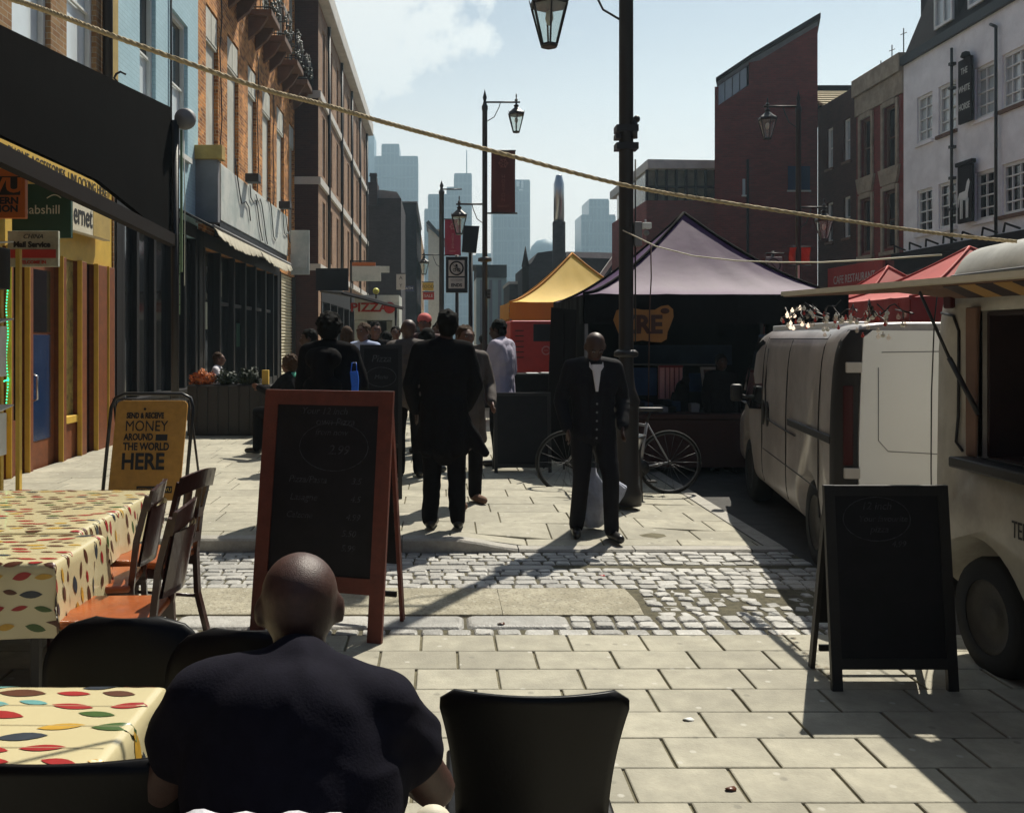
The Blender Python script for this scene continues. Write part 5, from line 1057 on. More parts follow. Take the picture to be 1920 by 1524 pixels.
tag(s.build('rope', M['rope']), 'thick twisted tan rope strung right across the whole view', 'rope')
s = MB(); s.tube([P(1168,432,8.9),P(1230,462,8.7),P(1300,480,8.4),P(1380,489,8),P(1460,492,7.5),P(1540,492,7),P(1640,487,6.4),P(1765,478,5.6)], .006, 5)
tag(s.build('cord', M['cream']), 'thin pale cord sagging from the lamp post towards the food van', 'cord')
# ================================================================ VANS
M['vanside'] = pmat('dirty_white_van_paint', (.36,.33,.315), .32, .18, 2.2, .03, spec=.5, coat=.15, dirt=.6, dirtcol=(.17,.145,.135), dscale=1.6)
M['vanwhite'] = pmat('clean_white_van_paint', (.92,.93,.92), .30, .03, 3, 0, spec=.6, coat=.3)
M['vancream'] = pmat('grubby_cream_van_paint', (.46,.44,.385), .4, .22, 2.5, .04, spec=.5, dirt=.55, dirtcol=(.20,.17,.13), dscale=1.4)
M['rubber'] = pmat('tyre_rubber', (.006,.006,.006), .85, .1, 20)
M['wheelrim'] = pmat('dirty_steel_rim', (.022,.020,.019), .6, .3, 12)
M['trim'] = pmat('black_plastic_trim', (.014,.013,.014), .5, .1, 10)
M['taillight'] = pmat('dark_red_lens', (.05,.003,.004), .5, .05, 5, bump=0, spec=.3)
def sq(t, e):                                    # superellipse point
    c, s_ = math.cos(t), math.sin(t); return math.copysign(abs(c)**(2/e), c), math.copysign(abs(s_)**(2/e), s_)
def loft(mb, st, n=44, m=0, cap=True):           # stations (y, xc, halfwidth, z0, z1, exponent, tumblehome)
    vs = []
    for (y, xc, hw, z0, z1, e, th) in st:
        for j in range(n):
            cx, cz = sq(2*math.pi*(j+.5)/n, e); z = (z0+z1)/2+cz*(z1-z0)/2; f = max(0,(z-(z0+(z1-z0)*.45))/(z1-z0)); vs.append((xc+cx*(hw-th*f*f*3.2), y, z))
    k = len(st); mb.add(vs, [(i*n+j,i*n+(j+1)%n,(i+1)*n+(j+1)%n,(i+1)*n+j) for i in range(k-1) for j in range(n)], m, True)
    o = len(mb.v)-len(vs); mb.f += [tuple(o+j for j in reversed(range(n))), tuple(o+(k-1)*n+j for j in range(n))]; mb.m += [m,m]; mb.s += [False,False]
def cutout(o, cutters):
    for c in cutters:
        md = o.modifiers.new('b','BOOLEAN'); md.operation = 'DIFFERENCE'; md.object = c; md.solver = 'EXACT'
    dg = bpy.context.evaluated_depsgraph_get(); n = bpy.data.meshes.new_from_object(o.evaluated_get(dg)); o.modifiers.clear(); n.name = o.data.name; o.data = n
    for c in cutters: bpy.data.objects.remove(c)
def sidex(W, th, z0, z1, z, e):                  # x of the left flank at height z
    cz = abs((z-(z0+z1)/2)/((z1-z0)/2)); cx = (1-min(.999,cz)**e)**(1/e); f = max(0,(z-(z0+(z1-z0)*.45))/(z1-z0)); return W/2-cx*(W/2-th*f*f*3.2)
def flank(mb, W, th, z0, z1, e, poly, d, m=0):   # a patch lying on the left flank; poly of (y,z)
    mb.prism([(sidex(W,th,z0,z1,z,e)-d, y, z) for y, z in poly], (d+.01,0,0), m)
def wheel(x, y, r, par, wd=.19):
    mb = MB(); mb.lathe([(r*.62,-wd/2),(r*.93,-wd/2),(r,-wd*.32),(r,wd*.32),(r*.93,wd/2),(r*.62,wd/2),(r*.62,-wd/2)], (x,y,r), 28, ax='x'); t = mb.build('wheel', M['rubber'], par)
    mb = MB(); mb.lathe([(0,-wd*.32),(r*.2,-wd*.36),(r*.25,-wd*.28),(r*.52,-wd*.34),(r*.62,-wd*.48),(r*.64,-wd*.3),(r*.64,wd*.3),(0,wd*.3)], (x,y,r), 20, ax='x'); mb.build('rim', M['wheelrim'], t)
# van 1 --------------------------------------------------- local: left flank x=0, rear y=0, front +y
W, TH, Z0, Z1, E = 1.80, .055, .24, 1.80, 9
v1 = empty('panel_van', (2.62,6.22,.01), 'grimy white panel van with its clean rear door and red tail lights towards the camera', 'van', rz=R(-9.3))
mb = MB(); st = [(0.0,W/2,W/2-.02,Z0+.05,Z1-.02,E,TH),(.03,W/2,W/2,Z0,Z1,E,TH)]
for y in (.6,1.2,1.8,2.4,2.9): st.append((y,W/2,W/2,Z0,Z1+.0,E,TH))
st += [(3.15,W/2,W/2,Z0,Z1-.03,E,TH),(3.35,W/2,W/2-.01,Z0,Z1-.12,5,TH),(3.6,W/2,W/2-.02,Z0,1.52,4.5,TH*.8),(3.9,W/2,W/2-.03,Z0,1.25,4.5,TH*.5),(4.1,W/2,W/2-.05,Z0,1.08,4.5,0),(4.4,W/2,W/2-.06,Z0,.98,4.5,0),(4.75,W/2,W/2-.12,Z0+.02,.90,4,0),(4.92,W/2,W/2-.24,Z0+.08,.80,3.5,0),(4.97,W/2,W/2-.4,Z0+.14,.70,3,0)]
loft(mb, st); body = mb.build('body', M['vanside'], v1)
cs = []
for y in (.72, 3.62):
    c = MB(); c.cyl((-.3,y,.33),(.32,y,.33),.385,n=32); o = c.build('cutter', M['trim']); o.parent = v1; cs.append(o)
bpy.context.view_layer.update(); cutout(body, cs)
for y in (.72, 3.62):
    wheel(.14, y, .33, v1)
    mb = MB(); mb.box(.30,.32,y-.37,y+.37,.1,.7); mb.build('wheel_well', M['trim'], v1)
wheel(1.66,.72,.33,v1); wheel(1.66,3.62,.33,v1)
fl = lambda mb, poly, d=.004, m=0: flank(mb, W, TH, Z0, Z1, E, poly, d, m)
mb = MB(); fl(mb, [(2.72,1.02),(3.35,.98),(3.62,1.06),(3.50,1.34),(3.25,1.60),(2.95,1.68),(2.76,1.66)], .006); mb.build('side_window', M['darkglass'], v1)
mb = MB()
for (y0, z0, y1, z1) in ((2.66,.35,2.66,1.70),(1.55,.36,1.55,1.68),(.42,.42,.42,1.72),(.42,1.69,2.6,1.69),(.5,.62,2.6,.66)):
    n = 14; mb.tube([(sidex(W,TH,Z0,Z1,z0+(z1-z0)*i/n,E)-.001, y0+(y1-y0)*i/n, z0+(z1-z0)*i/n) for i in range(n+1)], .005, 4)
mb.tube([(sidex(W,TH,Z0,Z1,z,E)-.002,y,z) for y,z in ((2.5,1.6),(2.52,1.25),(2.45,1.02),(2.3,.95),(1.7,.93),(1.2,.92))], .007, 5); mb.build('panel_seam', M['trim'], v1)
mb = MB()
for y in (2.38,2.58): mb.ball((sidex(W,TH,Z0,Z1,1.0,E)-.003,y,1.0),(.014,.045,.12),0,10,8)
mb.build('door_handle', M['trim'], v1)
mb = MB(); mb.rbox(-.012,.02,.06,1.45,.98,1.035,.006); mb.build('door_rail', M['trim'], v1)
mb = MB(); mb.rbox(W*.08,W*.2,.5,2.9,Z1-.06,Z1+.012,.008); mb.rbox(W*.8,W*.92,.5,2.9,Z1-.06,Z1+.012,.008); mb.build('roof_rail', M['vanwhite'], v1)
mb = MB(); mb.prism([(.08,3.30,1.70),(W-.08,3.30,1.70),(W-.04,4.02,1.13),(.04,4.02,1.13)], (0,.02,.03)); mb.build('windscreen', M['darkglass'], v1)
mb = MB(); mb.tube([(.02,3.45,1.08),(-.06,3.5,1.1)], .02, 6); mb.rbox(-.17,-.05,3.46,3.54,1.04,1.22,.03, seg=3); mb.build('wing_mirror', M['trim'], v1)
mb = MB(); mb.prism([(-.001,3.62,1.02),(.06,3.62,1.02),(.06,3.62,.98)], (0,.3,0)) ; mb.build('headlight', M['grey'], v1)
# rear end: dark corner pillar with lamp and hinges, white doors
mb = MB()
zz = [.42+1.33*i/16 for i in range(17)]
def rearx(z): return sidex(W,TH,Z0,Z1,z,E)
L_ = [(rearx(z)+.005,-.014,z) for z in zz]; R_ = [(rearx(z)+.15,-.014,z) for z in zz]
mb.add(L_+R_+[(a[0]-.012,.07,a[2]) for a in L_], [(i,i+17,i+18,i+1) for i in range(16)]+[(i+34,i,i+1,i+35) for i in range(16)], 0, True); mb.build('corner_pillar', M['trim'], v1)
mb = MB(); mb.rbox(.055,.12,-.035,-.012,.85,1.38,.012,seg=3); mb.build('tail_light', M['taillight'], v1)
for z in (.80,1.50): mb = MB(); mb.rbox(.06+rearx(z)*.5,.16+rearx(z)*.5,-.045,-.016,z-.035,z+.035,.006); mb.build('hinge', M['bandstone'], v1)
for k, (xa, xb) in enumerate(((.155,.90),(.905,W-.155))):
    mb = MB(); n = 10
    t1 = lambda z, s_: (rearx(z)-.0)*(1.6 if z > 1.2 else 1)
    pts = [(xa,.47),(xb,.47),(xb,1.74),(xa+.09,1.745),(xa+.03,1.70),(xa+.012,1.4),(xa,1.0)] if k == 0 else [(xa,.47),(xb,.47),(xb,1.0),(xb-.012,1.4),(xb-.03,1.70),(xb-.09,1.745),(xa,1.74)]
    mb.prism([(x,-.03,z) for x, z in pts], (0,.045,0)); d = mb.build('rear_door', M['vanwhite'], v1)
    mb = MB(); mb.tube([(xa+.14,-.031,1.60),(xb-.06,-.031,1.61)], .003, 4); mb.tube([(xa+.12,-.031,1.5),(xa+.12,-.031,1.02),(xa+.18,-.031,.95),(xb-.05,-.031,.93)], .003, 4); mb.build('panel_seam', M['grey'], d)
mb = MB(); mb.rbox(.02,W-.02,-.07,.06,.28,.46,.02,seg=3); mb.build('bumper', M['trim'], v1)
# van 2 ---------------------------------------------------
W, TH, Z0, Z1, E = 1.95, .05, .30, 2.22, 9
v2 = empty('food_van', (2.70,.2,0), 'high roofed cream food van with its side hatch raised and dark serving counter', 'van')
LV = 5.0
mb = MB(); st = [(0,W/2,W/2-.1,Z0,Z1-.1,5,TH),(.1,W/2,W/2,Z0,Z1,E,TH)]+[(y,W/2,W/2,Z0,Z1,E,TH) for y in (1,2,3,3.8,4.4)]+[(4.8,W/2,W/2-.005,Z0,Z1-.01,E,TH),(4.93,W/2,W/2-.03,Z0+.02,Z1-.05,7,TH),(4.99,W/2,W/2-.09,Z0+.06,Z1-.12,6,TH)]
loft(mb, st, 60); body = mb.build('body', M['vancream'], v2)
yw = 4.50
c = MB(); c.cyl((-.3,yw,.30),(.34,yw,.30),.40,n=36); o1 = c.build('cutter', M['trim']); o1.parent = v2
c = MB(); c.box(-.2,W-.14,1.4,4.50,1.10,1.84); o2 = c.build('cutter', M['trim']); o2.parent = v2
bpy.context.view_layer.update(); cutout(body, [o1,o2])
wheel(.15,yw,.30,v2,.2); mb = MB(); mb.box(.33,.35,yw-.4,yw+.4,.1,.75); mb.build('wheel_well', M['trim'], v2)
M['interior'] = pmat('dark_kitchen_interior', (.028,.012,.011), .6, .4, 4)
mb = MB(); mb.box(W-.16,W-.145,1.42,4.48,1.11,1.83); mb.box(.05,W-.15,4.47,4.49,1.11,1.83); mb.box(.05,W-.15,1.41,1.43,1.11,1.83); mb.box(.05,W-.15,1.42,4.48,1.815,1.835); mb.box(.05,W-.15,1.42,4.48,1.102,1.112); mb.build('interior', M['interior'], v2)
mb = MB(); mb.rbox(.9,1.5,2.6,3.3,1.12,1.42,.01); mb.rbox(.8,1.6,3.5,3.9,1.12,1.5,.01); mb.box(1.5,W-.17,1.6,4.3,1.5,1.53); 
for i in range(9): mb.cyl((1.6,1.8+i*.28,1.53),(1.6,1.8+i*.28,1.68),.05)
mb.build('kitchen_fitting', M['darkwood'], v2)
mb = MB(); mb.rbox(-.10,.05,1.5,4.58,1.045,1.10,.01); mb.build('counter', M['trim'], v2)
mb = MB(); mb.rbox(.0,.04,4.50,4.60,1.10,1.86,.008); mb.build('opening_frame', M['brownstone'], v2)
M['lightcream'] = pmat('cream_hatch_paint', (.62,.57,.46), .5, .08, 3)
mb = MB(); mb.prism([(.02,2.2,1.88),(-.14,2.2,1.935),(-.14,6.76,2.015),(-.128,6.76,2.013),(-.10,5.1,1.965),(.02,4.75,1.915)], (0,0,.03)); hd = mb.build('hatch', M['lightcream'], v2)
mb = MB(); mb.prism([(.02,2.2,1.876),(-.139,2.2,1.931),(-.139,6.75,2.011),(-.129,6.75,2.009),(-.101,5.1,1.961),(.02,4.74,1.911)], (0,0,.003)); mb.build('underside', M['brownstone'], hd)
M['stripet'] = pmat('ochre_stripe', (.36,.20,.06), .7, .1, 5)
mb = MB()
for i in range(16):
    a = 2.25+i*.145; mb.prism([(-.13,a,1.926+(a-2.2)*.0175),(-.13,a+.145,1.9285+(a-2.2)*.0175),(.0,a+.145,1.8805+(a-2.2)*.0137),(.0,a,1.878+(a-2.2)*.0137)], (0,0,-.004), i%2)
mb.build('striped_lining', [M['stripet'],M['interior']], hd)
mb = MB(); mb.bar((-.148,2.2,1.955),(-.148,6.77,2.035),.012,.030) ; mb.build('hatch_edge', M['lightcream'], hd)
mb = MB(); mb.cyl((-.13,4.80,1.95),(-.07,4.62,1.60),.008,n=8); mb.cyl((-.07,4.62,1.60),(-.01,4.46,1.32),.013,n=8); mb.build('gas_strut', M['trim'], v2)
mb = MB(); mb.tube([(sidex(W,TH,Z0,Z1,z,E)-.002,y,z) for y,z in ((4.86,1.84),(4.74,1.82),(4.68,1.74),(4.66,1.3),(4.68,1.16),(4.62,1.12))], .008, 5); mb.tube([(sidex(W,TH,Z0,Z1,z,E)-.001,4.93,z) for z in (.6,1,1.4,1.8,2.0)], .004, 4)
mb.tube([(sidex(W,TH,Z0,Z1,2.03,E)-.004,y,2.03) for y in (1,2,3,4.6,4.8)], .012, 5); mb.build('panel_seam', M['trim'], v2)
mb = MB(); mb.rbox(.12,.20,4.95,5.04,1.28,1.42,.01); mb.rbox(.10,.14,5.0,5.03,1.22,1.48,.006); mb.build('door_latch', M['trim'], v2)
mb = MB(); mb.rbox(-.008,.02,4.72,4.80,1.86,1.93,.01); mb.build('side_marker', M['taillight'], v2)
text('TEL:', .115, M['trim'], v2, (-.002,4.14,.80), (90,0,-90), ext=.001, world=False, sx=.62)
mb = MB(); mb.rbox(.02,.1,.3,4.05,.27,.34,.01); mb.build('sill_trim', M['trim'], v2)
# fairy lights under the hatch
s = empty('string_lights', (2.1,5.0,1.85), 'tangled string of small globe lights and red decorations under the hatch edge', 'string lights')
rr = random.Random(8); bulbw = M['bulb']; bm_ = [emat('warm_bulb', (1,.8,.6), .9), M['bulb'], M['redtent']]
bm_[1] = glassmat('clear_bulb', (.95,.9,.85)); bm_.append(bulbw); line = []
for i in range(60): t = i/59; y = 6.9-1.75*t; line.append((2.55+.02*math.sin(i*.9)-.0*t, y, 1.97-.06*t-.085*abs(math.sin(i*.33+.4))-.03*rr.random()))
mb = MB(); mb.tube(line, .004, 4)
for i in range(26):
    p = Vector(line[rr.randrange(60)]); mb.tube([p, p+Vector((rr.uniform(-.04,.04),rr.uniform(-.08,.08),-rr.uniform(.0,.06))), p+Vector((rr.uniform(-.04,.04),rr.uniform(-.1,.1),rr.uniform(-.02,.06)))], .004, 4)
mb.build('wire', M['iron'], s, True)
for i in range(84):
    p = Vector(line[(i*59)//83]); k = 0 if i in (3,4,5,6,7,8,9,11,13,17,22) else (2 if i%5 == 0 else 1 if i%2 else 3); q = MB(); c = p+Vector((rr.uniform(-.02,.02),rr.uniform(-.03,.03),-rr.uniform(.0,.11))); q.ball(c, .013 if k != 2 else .010, 0, 10, 7); q.cyl(c+Vector((0,0,.008)), c+Vector((0,0,.022)), .004, n=6, m=0); q.build('bulb', [bm_[k]], s, True)
# ================================================================ BICYCLE
s = empty('bicycle', (1.9,10,0.0), 'thin framed silver bicycle leaning against the dark stall behind the suited man', 'bicycle')
M['bikesilver'] = pmat('dull_silver_paint', (.07,.07,.075), .5, .1, 20, 0, metal=.3)
wy = 10.05; wr = .33; c1, c2 = Vector((1.37,wy,.04+wr)), Vector((2.47,wy,.04+wr))
for c in (c1, c2):
    mb = MB(); n = 40; mb.tube([c+Vector((math.cos(2*math.pi*i/n)*wr,0,math.sin(2*math.pi*i/n)*wr)) for i in range(n+1)], .016, 8); w_ = mb.build('wheel', M['rubber'], s, True)
    mb = MB(); mb.tube([c+Vector((math.cos(2*math.pi*i/n)*(wr-.02),0,math.sin(2*math.pi*i/n)*(wr-.02))) for i in range(n+1)], .009, 6)
    for i in range(18): a = 2*math.pi*i/18; mb.cyl(c+Vector((0,.02*(-1)**i,0)), c+Vector((math.cos(a)*(wr-.02),0,math.sin(a)*(wr-.02))), .0016, n=4)
    mb.cyl(c-Vector((0,.035,0)), c+Vector((0,.035,0)), .02); mb.build('rim', M['bikesilver'], w_, True)
bb = Vector((2.15,wy-.03,.32)); se = Vector((2.22,wy-.03,.80)); hd_ = Vector((1.64,wy-.03,.85)); hb = Vector((1.60,wy-.03,.70))
mb = MB()
for a, b_, r in ((bb,se,.016),(bb,hb,.018),(se+Vector((-.01,0,-.03)),hd_,.015),(hd_+Vector((0,0,.04)),hb+Vector((0,0,-.03)),.02),(bb,c2,.01),(se,c2,.009),(hb,c1,.012)): mb.cyl(a, b_, r, n=8)
mb.build('frame', pmat('pale_bike_frame', (.26,.26,.28), .35, 0, bump=0, spec=.6), s, True)
mb = MB(); mb.cyl(se, se+Vector((.04,0,.12)), .012); mb.rbox(2.12,2.39,wy-.09,wy+.03,.92,.965,.02,seg=3); mb.build('saddle', M['trim'], s, True)
mb = MB(); mb.cyl(hd_, hd_+Vector((-.03,0,.13)), .013); mb.tube([hd_+Vector((-.1,-.26,.15)),hd_+Vector((-.03,-.2,.14)),hd_+Vector((-.05,0,.13)),hd_+Vector((-.03,.2,.14)),hd_+Vector((-.1,.26,.15))], .012, 6); mb.build('handlebar', M['trim'], s, True)
mb = MB(); mb.lathe([(.0,-.01),(.09,-.01),(.09,.01),(0,.01)], bb+Vector((0,-.03,0)), 20, ax='y'); mb.bar(bb+Vector((0,-.05,0)),bb+Vector((.1,-.05,-.13)),.02,.012); mb.box(bb.x+.06,bb.x+.15,wy-.15,wy-.05,bb.z-.15,bb.z-.13); mb.build('crank', M['trim'], s, True)
s = empty('metal_bucket', (1.55,9.4,.05), 'steel rimmed dark basin hanging beside the suited man', 'basin')
Y = 9.5; mb = MB(); mb.lathe([(.10,Zp(842,Y)),(.13,Zp(825,Y)),(.16,Zp(816,Y)),(.165,Zp(815,Y)),(.155,Zp(820,Y)),(.1,Zp(838,Y)),(0,Zp(839,Y))], (Xp(1180,Y),Y,0), 24); mb.build('bowl', M['steel'], s, True)
mb = MB()
for a in (0,2.1,4.2): mb.bar((Xp(1180,Y)+.1*math.cos(a),Y+.1*math.sin(a),Zp(835,Y)),(Xp(1180,Y)+.13*math.cos(a),Y+.13*math.sin(a),.03),.02,.02)
mb.build('stand', M['iron'], s, True)
# ================================================================ TERRACE FURNITURE
M['clothbase'] = pmat('cream_oilcloth', (.62,.54,.32), .22, .05, 2, .03, bscale=5, spec=.6, coat=.25)
LEAF = [pmat('leaf_'+k, c, .35, .12, 30, 0) for k, c in (('red',(.33,.022,.022)),('teal',(.13,.33,.32)),('navy',(.035,.045,.06)),('green',(.05,.10,.022)),('mustard',(.52,.30,.04)),('brown',(.10,.035,.018)))]
M['tablemetal'] = pmat('dark_table_metal', (.03,.028,.028), .5, .1, 6)
def table(x0, x1, y0, y1, label, seed, zt=.75, dens=20, drop=.26, pal=(0,0,5,5,5,3,4,2), ls=1.0):
    s = empty('table', ((x0+x1)/2,(y0+y1)/2,.03), 'dark metal table under the '+label.replace('leaf patterned ',''), 'table')
    for x in (x0+.1,x1-.1):
        for y in (y0+.09,y1-.09): mb = MB(); mb.box(x-.018,x+.018,y-.018,y+.018,.03,zt-.03); mb.build('leg', M['tablemetal'], s, True)
    mb = MB(); mb.rbox(x0+.01,x1-.01,y0+.01,y1-.01,zt-.03,zt-.004,.006); mb.build('tabletop', M['tablemetal'], s, True)
    rr = random.Random(seed); H = drop; r = .028
    # unrolled cloth: u across (x), v along (y); beyond the edge it bends down
    def prof(d):                                 # distance past the edge -> (out, down)
        if d <= 0: return (d, 0)
        if d < r*1.57: a = d/r; return (r*math.sin(a), r*(1-math.cos(a)))
        return (r, r+d-r*1.57)
    def pt(u, v, lift=0):
        du = max(x0-u, u-x1); dv = max(y0-v, v-y1); ou, zu = prof(max(0,du)); ov, zv = prof(max(0,dv))
        x = u if du <= 0 else (x1+ou if u > x1 else x0-ou); y = v if dv <= 0 else (y1+ov if v > y1 else y0-ov)
        z = zt-max(zu,zv)
        if du > 0 or dv > 0:
            k = min(1,max(zu,zv)/H); w_ = .012*k*math.sin(v*19+seed)+.006*k*math.sin(v*41); w2 = .012*k*math.sin(u*17+seed)
            if du > 0 and dv > 0:                # corner gathers: pull the fold in and down
                k2 = min(zu,zv)/H; x += (-1 if u > x1 else 1)*(-.03)*k2 ; y += (1 if v < y0 else -1)*.03*k2*-1
            if du > 0: x += (1 if u > x1 else -1)*(w_+.02*k+lift)
            if dv > 0: y += (1 if v > y1 else -1)*(w2+.02*k+lift)
            if max(zu,zv) < r: z += lift
        else: z += lift + .0015*math.sin(u*9+v*5)
        return (x,y,z)
    def axis(a, b): 
        o = [a-H+i*H/10 for i in range(10)]; n = max(6,int((b-a)/.06)); o += [a-.02,a-.01]; 
        return sorted(set(o+[a+(b-a)*i/n for i in range(n+1)]+[b+.01,b+.02]+[b+H*(i+1)/10 for i in range(10)]))
    U, V = axis(x0,x1), axis(y0,y1); mb = MB(); nv = len(V)
    mb.add([pt(u,v) for u in U for v in V], [(i*nv+j,(i+1)*nv+j,(i+1)*nv+j+1,i*nv+j+1) for i in range(len(U)-1) for j in range(nv-1) if not ((U[i] >= x1 or U[i+1] <= x0) and (V[j] >= y1 or V[j+1] <= y0) and min(max(x0-U[i+1],U[i]-x1),max(y0-V[j+1],V[j]-y1)) > .05)], 0, True)
    placed = []
    sc = 1
    def leaf(u, v, L_, wd, a, m):
        n = 6; pts = []
        for i in range(n+1): t = i/n; pts.append((-L_/2+L_*t, wd/2*math.sin(math.pi*t)**.8))
        loop = pts+[(p[0],-p[1]) for p in reversed(pts[1:-1])]; ca, sa = math.cos(a), math.sin(a)
        P2 = [pt(u+p[0]*ca-p[1]*sa, v+p[0]*sa+p[1]*ca, .0018) for p in loop]; k = len(P2)
        mb.add([pt(u,v,.0018)]+P2, [(0,1+i,1+(i+1)%k) for i in range(k)], 1+m, True)
    stepu, stepv = dens*.0046, .066; vv = y0-H+.05; row = 0
    while vv < y1+H-.04:
        uu = x0-H+.05+(row%2)*stepu*.5
        while uu < x1+H-.04:
            if rr.random() < .8:
                m = rr.choice(pal); L_ = rr.uniform(.06,.10)*ls; leaf(uu+rr.uniform(-.02,.02), vv+rr.uniform(-.012,.012), L_, L_*rr.uniform(.28,.40), rr.uniform(-.25,.35), m)
            uu += stepu
        vv += stepv; row += 1
    for k in range(1,4):                         # fold creases
        v = y0+(y1-y0)*k/4; n = 20
        for i in range(n): a, b_ = x0+(x1-x0)*i/n, x0+(x1-x0)*(i+1)/n; mb.add([pt(a,v-.0012,.0008),pt(b_,v-.0012,.0008),pt(b_,v+.0012,.0025),pt(a,v+.0012,.0025)], [(0,1,2,3)], 0)
    o = mb.build('tablecloth', [M['clothbase']]+LEAF, None, True); tag(o, label, 'tablecloth', 'leaf patterned tablecloths')
table(-3.3,-1.80,4.62,5.85,'leaf patterned oilcloth on the farthest table by the yellow sign', 1)
table(-3.1,-1.66,3.98,4.52,'leaf patterned oilcloth on the middle table beside the wooden chairs', 2, drop=.33)
table(-1.9,-.78,2.04,2.54,'leaf patterned oilcloth on the nearest table at bottom left', 3, dens=27, ls=1.4, pal=(0,0,0,1,1,2,2,3,4,5,5))
# wooden chairs: seat faces -x in local, back at +x
M['chairwood'] = pmat('dark_red_brown_wood', (.038,.012,.010), .28, .25, 8, .1, coat=.3)
M['seatleather'] = pmat('orange_brown_seat', (.33,.082,.018), .35, .25, 9, .15, coat=.2)
def wood_chair(panel=False):
    s = empty('wooden_chair', (0,0,0), 'x', 'chair', 'wooden cafe chairs')
    for y in (-.17,.17):
        mb = MB(); mb.tube([(-.19,y,0),(-.185,y,.25),(-.18,y,.43)], .019, 8, rs=[.014,.018,.021]); mb.build('leg', M['chairwood'], s)
        mb = MB(); a = .035
        pts = [(.26,y,0),(.20,y,.22),(.19,y,.45),(.215,y,.68),(.27,y,.90)]
        for p, q in zip(pts, pts[1:]): mb.bar(p,q,.028,.036,up=(0,1,0))
        mb.build('back_leg', M['chairwood'], s)
    mb = MB(); mb.rbox(-.22,.19,-.205,.205,.435,.475,.016,seg=3); mb.build('seat', M['seatleather'], s)
    mb = MB(); mb.box(-.18,.18,-.185,-.165,.38,.434); mb.box(-.18,.18,.165,.185,.38,.434); mb.box(-.195,-.175,-.165,.165,.38,.434); mb.build('seat_frame', M['chairwood'], s)
    mb = MB(); n = 10; V_ = lambda t, dz: (.262+.03*math.sin(math.pi*t)+dz*.22, -.2+.40*t, .83+dz+.02*math.sin(math.pi*t))
    for i in range(n):
        t0, t1 = i/n, (i+1)/n; q = [V_(t0,0),V_(t1,0),V_(t1,.10),V_(t0,.10)]; mb.add(q+[(p[0]+.018,p[1],p[2]) for p in q], [(0,1,2,3),(7,6,5,4),(0,4,5,1),(3,2,6,7)]+([(0,3,7,4)] if i == 0 else [])+([(1,5,6,2)] if i == n-1 else []), 0, False)
    mb.build('crest_rail', M['chairwood'], s)
    if panel:
        mb = MB(); n = 12; k = 8; V2 = lambda t, z: (.19+(z-.45)*.19+.045*math.sin(math.pi*t)+.01, -.19+.38*t, z)
        g_ = [V2(i/n, .56+.28*j/k) for j in range(k+1) for i in range(n+1)]; m_ = len(g_); h_ = [(x+.014,y,z) for x,y,z in g_]
        f_ = [(j*(n+1)+i,j*(n+1)+i+1,(j+1)*(n+1)+i+1,(j+1)*(n+1)+i) for j in range(k) for i in range(n)]
        mb.add(g_+h_, f_+[tuple(q+m_ for q in reversed(w_)) for w_ in f_]+[(i,i+m_,i+1+m_,i+1) for i in range(n)], 0, True); mb.build('back_panel', M['chairwood'], s)
    else:
        for z in (.55,.69): mb = MB(); mb.bar((.215+(z-.55)*.12,-.165,z),(.215+(z-.55)*.12,.165,z),.016,.05); mb.build('back_rail', M['chairwood'], s)
        for y in (-.06,.06): mb = MB(); mb.bar((.222,y,.56),(.268,y,.84),.035,.012,up=(0,1,0)); mb.build('back_slat', M['chairwood'], s)
    mb = MB(); mb.cyl((-.186,-.17,.2),(.2,-.17,.2),.01); mb.cyl((-.186,.17,.2),(.2,.17,.2),.01); mb.cyl((0,-.17,.2),(0,.17,.2),.01); mb.build('stretcher', M['chairwood'], s)
    return s
w1 = wood_chair(); w1.location = (-1.62,5.22,.03); w1.rotation_euler = (0,0,R(-12)); w1['label'] = 'farthest wooden chair with square gaps in its back, by the yellow sign'
w2 = wood_chair(True); w2.location = (-1.72,4.70,.03); w2.rotation_euler = (0,0,R(8)); w2['label'] = 'wooden chair pushed under the farthest table, middle of the three'
w3 = copy_tree(w2); w3.location = (-1.43,4.16,.03); w3.rotation_euler = (0,0,R(3)); w3['label'] = 'nearest wooden chair with a sunlit orange brown seat'
